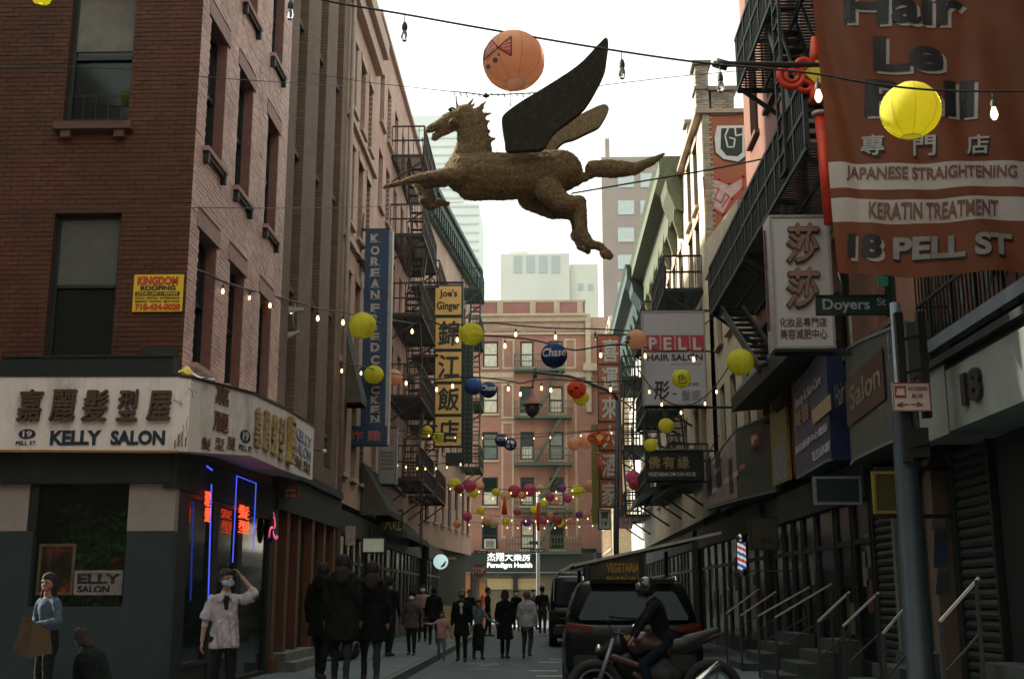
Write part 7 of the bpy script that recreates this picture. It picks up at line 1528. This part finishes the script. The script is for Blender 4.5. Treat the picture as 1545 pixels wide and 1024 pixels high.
    if hair and not headcov:
        caps = [(hb(0,-.03,1.69), hb(0,-.035,1.66), .102, .100, 1), (hb(0,.045,1.735), hb(0,.02,1.74), .035, .045, 1), (hb(.06,-.02,1.68), hb(.07,-.02,1.65), .045, .035, 1), (hb(-.06,-.02,1.68), hb(-.07,-.02,1.65), .045, .035, 1)]
        if hairlen: caps += [(hb(0,-.07,1.65), hb(0,-.09,1.62-hairlen), .092, .075, .7), (hb(.07,-.03,1.65), hb(.08,-.03,1.62-hairlen*.8), .04, .035, 1), (hb(-.07,-.03,1.65), hb(-.08,-.03,1.62-hairlen*.8), .04, .035, 1)]
        sub('hair', caps, hair)
    if headcov: sub('hat', [(hb(0,-.02,1.70), hb(0,-.02,1.67), .108, .106, 1)] , headcov)
    if voxel < .012 and hair:
        b = MB()
        for s_ in (1,-1):
            q = B(*hb(.034*s_,.100,1.652)); b.sphere(q, .0105*k, 8, 6); q1, q2 = B(*hb(.018*s_,.104,1.676)), B(*hb(.052*s_,.094,1.678)); b.tube([q1, q2], .0045*k, 5)
        b.build('eyes', HAIRB, t)
    if mask: sub('face_mask', [(hb(0,.060,1.615), hb(0,.070,1.585), .050, .040, 1.0), (hb(.045,.04,1.60), hb(-.045,.04,1.60), .042, .042, 1.0)], mask, vx=max(.008, voxel*.6))
    if hood: sub('hood', [((.0,-.10,1.50),(0,-.13,1.44), .12, .10, 1), ((.12,-.03,1.49),(.05,-.13,1.50), .055, .06, 1), ((-.12,-.03,1.49),(-.05,-.13,1.50), .055, .06, 1), ((.12,-.03,1.49),(.09,.08,1.45), .05, .035, 1), ((-.12,-.03,1.49),(-.09,.08,1.45), .05, .035, 1)], hood)
    return t, B, k, sub
JET = cloth('black_jacket', (.003,.006,.005)); JEANB = cloth('blue_jeans', (.016,.030,.042)); JEANG = cloth('grey_trousers', (.022,.032,.031)); BLT = cloth('black_trousers', (.009,.011,.011)); FUR = cloth('brown_fur_trim', (.045,.032,.02), nscale=60, var=.6, bscale=120, bump=1)
# woman in the white shirt (near, left)
WSH = cloth('white_shirt', (.36,.34,.37), bscale=14, bump=.5)
def shirt(fg, c, B, k):
    c((0,0,1.32),(.01,.0,.78), .155, .195, 'top', .72, True); c((-.19,0,1.36),(-.245,-.01,1.14), .062, .088, 'top', 1, True); c((.19,.02,1.38),(.33,.08,1.43), .07, .085, 'top', 1, True)
    c((0,.10,1.41),(0,.115,1.28), .040, .02, 'black_tee', .5); c((.06,.13,1.2),(.12,.14,.82), .03, .04, 'top'); c((-.09,.12,1.1),(-.05,.13,.82), .025, .035, 'top')
    c((.05,.10,1.45),(.08,.12,1.36), .02, .02, 'top'); c((-.05,.10,1.45),(-.08,.12,1.36), .02, .02, 'top'); c((0,.0,1.44),(0,0,1.47), .075, .07, 'top')
cloth('black_tee', (.012,.014,.015))
person('person in loose white shirt and pale blue mask with one hand behind the head', 341, Y=14.2, hgt=1.59, face=20, top=WSH, legs=BLT, mask=MASKB, voxel=.0085, sleeves=.25, bulk=.88, extra=shirt, headturn=-25, hairlen=.0, stride=.06,
       arms=[((.36,.10,1.46),(.19,.02,1.67)),((-.245,-.02,1.13),(-.275,.06,.88))], z0=.135)
# woman with phone at far left
BSW = cloth('pale_blue_sweater', (.075,.105,.14), bscale=60, bump=.4)
t, B, k, sub = person('person with long dark hair in pale blue sweater looking down at a phone', 77, Y=14.0, hgt=1.54, face=-35, top=BSW, legs=BLT, hairlen=.20, voxel=.0095, headturn=-25, stride=.02,
       arms=[((.26,.02,1.17),(.06,.25,1.10)),((-.26,.02,1.17),(-.05,.25,1.09))], z0=.135, lean=.05)
ph = thing('phone', 'dark phone held in both hands of the person in the blue sweater', 'phone', B(0,.36,1.12)); b = MB(); q = Vector(B(0,.36,1.12)); b.obox(q, X_, Vector((0,.5,.86)), Vector((0,-.86,.5)), -.037, .037, -.07, .07, -.005, .005); b.build('case', mat('phone_black', (.01,.01,.012), .2), ph, bevel=.004)
b = MB(); b.obox(q, X_, Vector((0,.5,.86)), Vector((0,-.86,.5)), -.033, .033, -.065, .065, -.0075, -.0055); b.build('screen', mat('phone_screen', (.05,.08,.1), .1, emit=(.3,.5,.7), es=.15), ph)
# stooping figure bottom left with paper bag
DKH = mat('brown_hair', (.020,.014,.008), .95, var=.5, nscale=40)
t, B, k, sub = person('person in black stooping in the bottom left corner with brown hair', 168, Y=11.4, hgt=1.26, face=-115, top=JET, legs=BLT, hair=DKH, hairlen=.06, voxel=.012, bulk=1.45, stride=.1, coat=.15, z0=-.14, lean=.62,
       arms=[((.22,.20,1.05),(.12,.42,.98)),((-.22,.20,1.05),(-.12,.42,.96))])
PAPER = mat('brown_paper', (.085,.058,.03), .8, var=.15, nscale=8); bgp = at(45,985,Y=11.1); t = thing('paper_bag', 'folded brown paper bag held up in the bottom left corner', 'paper bag', bgp)
b = MB(); a_ = .19; P = [bgp+Vector(v) for v in ((-.17,0,.03),(.02,-.08,-.04),(.20,.02,.0),(.03,.10,.06),(-.08,0,.30),(.04,-.07,.28),(.17,.0,.20),(.05,.08,.26))]
b.add(P, [(0,1,5,4),(1,2,6,5),(2,3,7,6),(3,0,4,7),(3,2,1,0)]); b.build('bag', [PAPER], t); b = MB(); b.quad(P[4]+Vector((0,-.005,0)), P[5], P[5]+Vector((-.02,-.03,.05)), P[4]+Vector((-.02,-.02,.05))); b.build('fold', mat('brown_paper_light', (.24,.17,.10), .8), t)
# three men from behind
person('man in black puffer jacket from behind, first of three by the orange columns', 487, Y=19.6, hgt=1.80, face=172, top=JET, legs=BLT, voxel=.014, bulk=1.28, coat=.22, hood=JET, stride=.3, sleeves=1, group='three people walking away together')
person('tall man in dark parka with brown fur hood from behind, middle of three', 517, Y=18.6, hgt=1.90, face=182, top=cloth('dark_olive_parka', (.007,.010,.007)), legs=JEANG, voxel=.014, bulk=1.4, coat=.30, hood=FUR, stride=.22, group='three people walking away together')
person('man in a black coat with fur hood and blue jeans from behind, last of three', 561, Y=19.0, hgt=1.80, face=186, top=JET, legs=JEANB, voxel=.014, bulk=1.3, coat=.28, hood=FUR, stride=.26, group='three people walking away together')
person('thin dark figure at the left wall behind the three men', 588, Y=27, hgt=1.72, face=150, top=JET, legs=BLT, voxel=.02, coat=.1, mask=None)
CAMO = mat('camo_jacket', (.10,.065,.05), .9, var=.6, nscale=9, dirt=((.03,.03,.02), .8, 6)); PINKC = cloth('pink_child_coat', (.42,.22,.20)); 
person('person in a brown camouflage jacket and white mask walking toward the lens', 622, feet=988, head=893, face=-8, top=CAMO, legs=BLT, mask=MASKW, voxel=.015, bulk=1.35, coat=.12, headcov=JET, shoes=mat('tan_boot', (.08,.055,.03), .7), stride=.16, arms=[((.30,-.02,1.15),(.32,.06,.92)),((-.30,-.02,1.15),(-.34,.04,.92))])
person('man in a black coat standing close to the shopfronts behind the camouflage jacket', 655, feet=972, head=885, face=190, top=JET, legs=BLT, voxel=.018, bulk=1.25, coat=.1)
person('small masked person in pink partly hidden behind the camouflage jacket', 638, Y=36, hgt=1.62, face=0, top=PINKC, legs=BLT, mask=MASKW, voxel=.02)
person('small child in a pink coat with black hair and arm out', 667, Y=28.5, hgt=1.08, face=5, top=PINKC, legs=cloth('grey_leggings', (.15,.16,.18)), voxel=.013, bulk=1.25, coat=.1, hairlen=.06, z0=0, arms=[((.30,-.02,1.12),(.36,.08,.90)),((-.33,.0,1.30),(-.58,.04,1.33))])
person('person in a long black coat over a white top holding the hand of a child', 697, feet=997, head=889, face=-4, top=JET, legs=BLT, mask=MASKK, hair=mat('tan_cap', (.16,.11,.08), .8), voxel=.014, bulk=1.15, coat=.25, z0=0, extra=lambda fg, c, B, k: (c((.0,.10,1.38),(0,.115,1.18), .07, .03, 'white_top_cloth', .5), c((.05,.09,1.44),(.06,.12,1.2), .018,.018,'black_jacket'), c((-.05,.09,1.44),(-.06,.12,1.2), .018,.018,'black_jacket'))) if cloth('white_top_cloth', (.45,.43,.45)) else None
person('youth in a teal grey hooded top and long dark skirt with one arm out', 722, feet=994, head=905, face=25, top=cloth('teal_top', (.10,.14,.15)), legs=BLT, hood=cloth('teal_top', (.10,.14,.15)), voxel=.015, z0=0, extra=lambda fg, c, B, k: c((0,0,.95),(0,.0,.45), .17, .20, 'legs', .8), arms=[((.30,.10,1.18),(.46,.22,1.10)),((-.24,0,1.13),(-.25,.1,.92))])
person('person in a black knee length coat walking away near the parked cars', 762, feet=993, head=890, face=168, top=JET, legs=BLT, voxel=.015, bulk=1.2, coat=.38, hairlen=.06, z0=0, stride=.2)
person('person in a pale grey puffer jacket and dark jeans walking beside the black coat', 795, feet=993, head=892, face=170, top=cloth('pale_grey_puffer', (.36,.33,.35), nscale=5), legs=cloth('dark_jeans', (.025,.035,.05)), hair=mat('brown_hair_b', (.10,.05,.035), .6), voxel=.015, bulk=1.4, coat=.05, z0=0, stride=.5, legpose=[((.10,.16,.52),(.11,.08,.09)),((-.10,.05,.50),(-.13,-.34,.16))])
person('far off dark figure crossing before the stop sign', 736, Y=45, hgt=1.75, face=90, top=JET, legs=BLT, voxel=.02, z0=0)
person('far person with a dark jacket and white shoes right of the pale puffer jacket', 818, Y=46, hgt=1.8, face=170, top=JET, legs=JEANG, voxel=.02, z0=0, shoes=WHITEP)
person('far person with a pale mask between the coat and the puffer jacket', 779, Y=52, hgt=1.7, face=0, top=JET, legs=BLT, mask=MASKW, voxel=.022, z0=0)
person('second far figure in grey standing close to the far pole', 805, Y=56, hgt=1.75, face=30, top=cloth('grey_far_coat', (.10,.09,.09)), legs=BLT, mask=MASKW, voxel=.022, z0=0)
person('far dark figure at the left kerb close to the orange shop front', 708, Y=50, hgt=1.7, face=0, top=JET, legs=BLT, voxel=.022, z0=0)
# sandwich board and traffic cylinder
t = thing('sandwich_board', 'small yellowish sandwich board menu on the far left sidewalk', 'sandwich board', at(676,960,Z=.14)); p = ORG[t]; b = MB(); b.prism([p+Vector((-.3,0,0)), p+Vector((.3,0,0)), p+Vector((.3,.2,1.0)), p+Vector((-.3,.2,1.0))], (0,1,-.2), .03); b.prism([p+Vector((-.3,.45,0)), p+Vector((.3,.45,0)), p+Vector((.3,.22,1.0)), p+Vector((-.3,.22,1.0))], (0,1,.2), .03); b.build('board', mat('menu_paper', (.42,.30,.14), .7, var=.4), t)
t = thing('traffic_cylinder', 'orange traffic cylinder standing in the far cross street', 'traffic cylinder', (at(729,900,Y=57).x, 57, 0)); p = ORG[t]; b = MB(); b.lathe(p, [(.28,0),(.28,.06),(.16,.1),(.13,1.4),(.10,1.5),(0,1.52)], 14); b.build('cylinder', mat('safety_orange', (.7,.12,.02), .5), t); b = MB(); b.lathe(p, [(.155,.5),(.152,.65)], 14); b.lathe(p, [(.147,.9),(.144,1.05)], 14); b.build('band', WHITEP, t)

# ================================================================== vehicles
CARP = mat('black_car_paint', (.003,.006,.006), .35, spec=.2, coat=.15, var=.1); TINT = mat('tinted_car_glass', (.007,.015,.022), .15, spec=.18, var=.2); TAIL = mat('tail_lamp_red', (.09,.010,.006), .2, coat=.6, var=.15)
PLAST = mat('black_plastic', (.015,.016,.016), .6)
def loft(b, secs, mi=0, cap=True):
    """secs: list of lists of points, same count, closed loops"""
    n = len(secs[0]); base = [Vector(p) for s in secs for p in s]; fs = []
    for i in range(len(secs)-1):
        for k in range(n): fs.append((i*n+k, i*n+(k+1) % n, (i+1)*n+(k+1) % n, (i+1)*n+k))
    if cap: fs.append(tuple(range(n-1,-1,-1))); fs.append(tuple((len(secs)-1)*n+k for k in range(n)))
    b.add(base, fs, mi, True)
def car(label, x0, x1, yb, hgt, ln, seed, van=False, paint=CARP, cat='car', nm='parked_car'):
    w = x1-x0; xc = (x0+x1)/2; t = thing(nm, label, cat, (xc, yb, 0)); b = MB(); hw = w/2; beltz = 1.02 if not van else 1.12
    def sec(y, z0, z1, k0, k1, tp=.0):       # rounded cross-section
        pts = []; W0, W1 = hw*k0, hw*k1; r_ = min(.16, (z1-z0)*.3)
        for (sx, zz, ww) in ((1,z0,W0*.93),(1,z0+r_,W0),(1,(z0+z1)/2,W0*1.0),(1,z1-r_,(W0+W1)/2),(1,z1-r_*.35,W1*.96),(1,z1,W1*.84)): pts.append((xc+sx*ww, y, zz))
        return pts + [(2*xc-p[0], p[1], p[2]) for p in pts[::-1]]
    # lower body
    L = ln; S = [sec(yb+.06,.36,beltz-.02,.90,.86), sec(yb,.40,beltz-.05,.95,.92), sec(yb+.03,.28,beltz,.98,.95), sec(yb+.35,.24,beltz+.02,1,.97), sec(yb+L*.5,.22,beltz,1,.97), sec(yb+L*.78,.22,beltz-.04,1,.96), sec(yb+L*.95,.25,beltz-.18,.95,.88), sec(yb+L,.35,beltz-.3,.85,.78)]
    loft(b, S[1:]); bd = b.build('body', paint, t)
    # cabin
    ct = hgt; b = MB()
    def csec(y, z1, k0, k1): return [(xc+s*a, y, z) for s, a, z in ((1,hw*k0,beltz-.04),(1,hw*(k0*.6+k1*.4),beltz+(z1-beltz)*.45),(1,hw*k1,z1-.10),(1,hw*(k1-.05),z1-.03),(1,hw*(k1-.22),z1),(-1,hw*(k1-.22),z1),(-1,hw*(k1-.05),z1-.03),(-1,hw*k1,z1-.10),(-1,hw*(k0*.6+k1*.4),beltz+(z1-beltz)*.45),(-1,hw*k0,beltz-.04))]
    def slant(s, dy): return [(p[0], p[1]+dy*(p[2]-beltz)/(ct-beltz), p[2]) for p in s]
    rk = .28 if not van else .10; k1 = .80 if not van else .88
    loft(b, [slant(csec(yb+.10, ct-.04, .93, k1-.03), rk), slant(csec(yb+.35, ct, .95, k1), rk*.8), csec(yb+L*.35, ct+.01, .96, k1), csec(yb+L*.52, ct-.02, .95, k1-.02), slant(csec(yb+L*.60, ct-.05, .93, k1-.04), .1), [(p[0], p[1]+L*.12, beltz-.02+(p[2]-beltz)*.05) for p in csec(yb+L*.62, ct-.1, .9, k1-.06)]]); b.build('cabin', paint, t)
    # rear window, on the sloping rear face
    def rp(x, z, off=.012): q = (z-beltz)/(ct-beltz); return (xc+x, yb+.10+rk*q-off, z)
    zb_, zt_w = beltz+.07, ct-.16; b = MB(); wb, wt = hw*.80, hw*(k1-.17)
    vs = [rp(-wb, zb_), rp(wb, zb_), rp(wt, zt_w), rp(-wt, zt_w)]; vs = [rp(-wb*.96, zb_), rp(wb*.96, zb_), rp(wb, zb_+.04), rp(wt*1.02, zt_w-.05), rp(wt*.94, zt_w), rp(-wt*.94, zt_w), rp(-wt*1.02, zt_w-.05), rp(-wb, zb_+.04)]
    b.add(vs, [tuple(range(8))]); b.build('rear_window', TINT, t)
    for s in (1,-1):     # side windows
        b = MB(); q = lambda z: hw*(.955+(k1-.96)*min(1, (z-beltz)/(ct-.1-beltz)))+.012
        for (ya, yc) in ((.55,1.35),(1.42,2.3),(2.36,2.9)): b.add([(xc+s*q(beltz+.05), yb+ya-.05, beltz+.05),(xc+s*q(beltz+.05), yb+yc, beltz+.05),(xc+s*q(ct-.16), yb+yc-.03, ct-.16),(xc+s*q(ct-.16), yb+ya+.08, ct-.16)], [(0,1,2,3) if s > 0 else (3,2,1,0)])
        b.build('side_window', TINT, t)
        b = MB()
        if not van: b.add([(xc+s*hw*.62, yb+.035, .90),(xc+s*hw*.99, yb+.10, .95),(xc+s*hw*1.0, yb+.30, 1.0),(xc+s*hw*.97, yb+.11, 1.06),(xc+s*hw*.60, yb+.055, 1.02)], [(0,1,2,3,4) if s > 0 else (4,3,2,1,0)]); b.prism([(xc+s*hw*.60, yb+.0, .92),(xc+s*hw*.93, yb+.05, .90),(xc+s*hw*.985, yb+.05, 1.03),(xc+s*hw*.60, yb+.01, 1.0)], (0,1,0), .06)
        else: b.box(*sorted((xc+s*hw*.80, xc+s*hw*.93)), yb-.02, yb+.1, .72, 1.05)
        b.build('tail_lamp', TAIL, t, bevel=.008)
        b = MB(); b.tube([(xc+s*hw*.97, yb+L*.60, beltz+.02),(xc+s*(hw+.10), yb+L*.60, beltz+.06)], .02, 6); b.box(*sorted((xc+s*(hw+.05), xc+s*(hw+.22))), yb+L*.60-.04, yb+L*.60+.03, beltz, beltz+.16); b.build('mirror', paint, t, bevel=.015)
        for yy in (yb+.85, yb+L-.9):
            wh = MB(); xo = xc+s*(hw-.13); wh.lathe((xo, yy, .35), [(.0,-.1),(.24,-.1),(.33,-.12),(.36,-.08),(.36,.08),(.33,.12),(.24,.10),(.0,.10)], 24, axis='X'); w_ = wh.build('wheel', RUBBER, t)
            rm = MB(); rm.lathe((xo+s*.105, yy, .35), [(0,-.02),(.22,-.02),(.235,.015),(.20,.02)][::1], 20, axis='X'); rm.build('rim', STEEL, w_)
        if not van: b = MB(); b.tube([(xc+s*hw*.70, yb+.75, ct+.0),(xc+s*hw*.70, yb+.85, ct+.055),(xc+s*hw*.69, yb+L*.45, ct+.055),(xc+s*hw*.69, yb+L*.48, ct-.01)], .018, 6); b.build('roof_rail', CHROME, t)
    b = MB(); b.box(xc-hw*.88, xc+hw*.88, yb-.06, yb+.16, .36, .60); b.box(xc-hw*.6, xc+hw*.6, yb-.075, yb, .40, .47); b.build('bumper', PLAST, t, bevel=.03)
    if not van: b = MB(); b.box(xc-hw*.62, xc+hw*.62, yb+rk-.02, yb+rk+.30, ct-.045, ct+.015); b.build('spoiler', paint, t, bevel=.012)
    b = MB(); b.box(xc-.16, xc+.16, yb-.02, yb+.0, .74, .88); b.build('number_plate', mat('amber_plate', (.30,.16,.02), .5, var=.2), t)
    b = MB(); b.lathe((xc, yb+.005, .99), [(0,-.02),(.03,-.02),(.045,0)], 14, axis='Y'); b.tube([(xc-.07,yb+.0,.98),(xc,yb-.015,1.01),(xc+.07,yb+.0,.98)], .008, 5); b.build('badge', CHROME, t)
    b = MB(); b.tube([rp(0.05, zb_+.02, .03), rp(-.36, zb_+.05, .03)], .008, 5); b.build('wiper', PLAST, t)
    b = MB(); b.tube([(xc+.12,yb+1.0,ct+.0),(xc+.12,yb+1.0,ct+.05)], .012, 6); b.build('aerial', PLAST, t)
    return t, xc, hw
car('black sport utility car parked with its tinted rear window and red lamps toward the lens', .26, 2.28, 17.9, 1.66, 4.75, 1, cat='suv')
t, xc, hw = car('black delivery van parked ahead of the black car, rear doors toward the lens', .05, 2.1, 35.5, 2.02, 5.2, 2, van=True, cat='van', nm='delivery_van')
b = MB(); b.box(xc-.01, xc+.01, 35.47, 35.49, .7, 1.95); b.bar((xc-hw*.86,35.52,1.3),(xc-hw*.84,35.6,1.98), .03); b.build('door_seam', STEEL, t); b = MB(); b.box(xc-hw*.8, xc+hw*.8, 35.42, 35.5, .60, .64); b.box(xc-hw*.7, xc-.1, 35.4, 35.46, .80, .83); b.build('chrome_strip', CHROME, t)

# motorcycle with rider, front right
mx, my = at(985,900,Y=15.2).x, 15.2
mt = thing('motorcycle', 'black and red sport motorcycle standing across the lane behind the parked car', 'motorcycle', (mx, my, 0)); MRED = mat('motorcycle_red', (.022,.004,.003), .4, coat=.2); MORG = mat('motorcycle_orange', (.03,.010,.004), .5, coat=.5)
def wheel(cx, nm='wheel'):
    b = MB(); b.tube([(cx+.31*math.cos(2*math.pi*k/28), my, .31+.31*math.sin(2*math.pi*k/28)) for k in range(28)], .062, 10, closed=True); w_ = b.build(nm, RUBBER, mt); b = MB(); b.tube([(cx+.24*math.cos(2*math.pi*k/28), my, .31+.24*math.sin(2*math.pi*k/28)) for k in range(28)], .02, 6, closed=True)
    for k in range(5): a = 2*math.pi*k/5; b.tube([(cx,my,.31),(cx+.24*math.cos(a),my,.31+.24*math.sin(a))], .018, 6)
    b.lathe((cx,my,.31), [(0,-.05),(.05,-.05),(.05,.05),(0,.05)], 12, axis='Y'); b.lathe((cx,my-.06,.31), [(.08,-.004),(.14,-.004),(.14,.004),(.08,.004)], 18, axis='Y'); b.build('rim', STEEL, w_)
wheel(mx-.72); wheel(mx+.70)
def fus(nm, caps, m, vx=.014):
    g_ = Fig()
    for (p, q, r0, r1, sq) in caps: g_.c(Vector(p)+Vector((mx,my,0)), Vector(q)+Vector((mx,my,0)), r0, r1, 'a', sq, (0,1,0))
    m_ = g_.fuse(vx, 2); m_.materials.append(m); m_.transform(Matrix.Translation(-ORG[mt])); m_.polygons.foreach_set('use_smooth', np.ones(len(m_.polygons), bool)); o_ = bpy.data.objects.new(nm, m_); C.objects.link(o_); o_.parent = mt; return o_
fus('fuel_tank', [((-.12,0,.86),(.16,0,.80), .15, .12, .9), ((-.22,0,.80),(-.1,0,.82), .11, .13, .9)], MRED); fus('fairing', [((-.45,0,.82),(-.62,0,.74), .14, .09, .9), ((-.35,0,.62),(-.18,0,.42), .16, .13, .8), ((-.5,0,.80),(-.42,0,.98), .11, .05, .8)], CARP)
fus('engine', [((-.1,0,.50),(.12,0,.46), .17, .16, .8), ((.1,0,.6),(.25,0,.5), .12, .1, .8)], PLAST); fus('seat', [((.15,0,.80),(.42,0,.86), .10, .08, 1), ((.42,0,.88),(.78,0,1.02), .09, .04, .9)], PLAST); fus('tail_fairing', [((.35,0,.82),(.80,0,.97), .08, .035, .9)], MRED)
for s_ in (1,-1): fus('side_panel', [((-.5,.11*s_,.70),(-.2,.13*s_,.60), .05, .045, .5), ((-.25,.13*s_,.5),(-.05,.12*s_,.36), .04, .03, .5)], MORG)
b = MB()
for s_ in (1,-1): b.tube([(mx-.72,my+.09*s_,.31),(mx-.50,my+.09*s_,.92)], .028, 8)
b.build('fork', STEEL, mt); b = MB(); b.tube([(mx-.36,my-.34,.98),(mx-.48,my-.18,.99),(mx-.48,my+.18,.99),(mx-.36,my+.34,.98)], .014, 6); b.build('handlebar', PLAST, mt)
b = MB(); b.tube([(mx-.52,my-.1,1.0),(mx-.58,my-.26,1.12)], .008, 5); b.sphere((mx-.58,my-.28,1.14), .05, 10, 6, sc=(.5,1.2,.8)); b.build('mirror', PLAST, mt)
b = MB(); b.tube([(mx+.70,my+.09,.31),(mx+.1,my+.09,.42)], .03, 8); b.tube([(mx+.70,my-.09,.31),(mx+.1,my-.09,.42)], .03, 8); b.build('swingarm', STEEL, mt); b = MB(); b.tube([(mx+.05,my-.14,.3),(mx+.45,my-.16,.38),(mx+.78,my-.17,.62)], [.03,.045,.055], 10); b.build('exhaust', CHROME, mt)
b = MB(); b.sphere((mx-.68,my,.80), .075, 12, 8, sc=(.6,1,.7)); b.build('headlight', CHROME, mt); b = MB(); b.box(mx+.80,mx+.83,my-.05,my+.05,.95,.99); b.build('tail_light', TAIL, mt)
HEL = mat('black_helmet', (.005,.008,.009), .25, coat=.4)
t, B, k, sub = person('rider in black with a glossy black helmet astride the motorcycle', 1003, Y=15.25, hgt=1.62, face=-90, top=JET, legs=cloth('navy_riding_jeans', (.006,.011,.018)), voxel=.013, bulk=1.2, hair=None, z0=.02, lean=.30,
   legpose=[((.22,.32,.66),(.20,.18,.12)),((-.22,.32,.66),(-.20,.18,.12))], arms=[((.28,.20,1.22),(.30,.40,1.02)),((-.28,.20,1.22),(-.30,.40,1.02))])
sub('helmet', [((0,.01,1.66),(0,.03,1.64), .135, .132, 1), ((0,.09,1.60),(0,.11,1.585), .085, .07, 1)], HEL); sub('visor', [((-.055,.118,1.655),(.055,.118,1.655), .058, .058, .8)], mat('smoked_visor', (.03,.05,.06), .05, coat=1))
# trash bin and clutter by the left wall
t = thing('trash_bag', 'dark trash bags heaped by the stoop of the brown building', 'trash bag', (-4.3, 25.3, .14)); g_ = Fig()
for (x,y,z,r_) in ((-4.3,25.3,.38,.24),(-4.1,25.7,.33,.2),(-4.45,25.8,.36,.2)): g_.c((x,y,z),(x+.03,y,z+.08), r_, r_*.75, 'a'); g_.c((x,y,z+.2),(x,y,z+.34), .06, .03, 'a')
m_ = g_.fuse(.03, 1); m_.materials.append(mat('bin_bag', (.012,.013,.014), .3, var=.3)); m_.transform(Matrix.Translation(-ORG[t])); o_ = bpy.data.objects.new('bags', m_); C.objects.link(o_); o_.parent = t

# ================================================================== the air of the street
hz_ = MB(); hz_.box(-90, 90, -60, 320, -1.2, 85); hb_ = hz_.build('haze', [], None); hb_['kind'] = 'stuff'
hm = bpy.data.materials.new('haze'); hm.use_nodes = True; hn = hm.node_tree; hn.nodes.clear(); pv = hn.nodes.new('ShaderNodeVolumePrincipled'); ho = hn.nodes.new('ShaderNodeOutputMaterial')
pv.inputs['Color'].default_value = (.78, .94, .88, 1); pv.inputs['Density'].default_value = 0.0002; pv.inputs['Anisotropy'].default_value = 0.3; hn.links.new(pv.outputs[0], ho.inputs['Volume']); hb_.data.materials.append(hm)
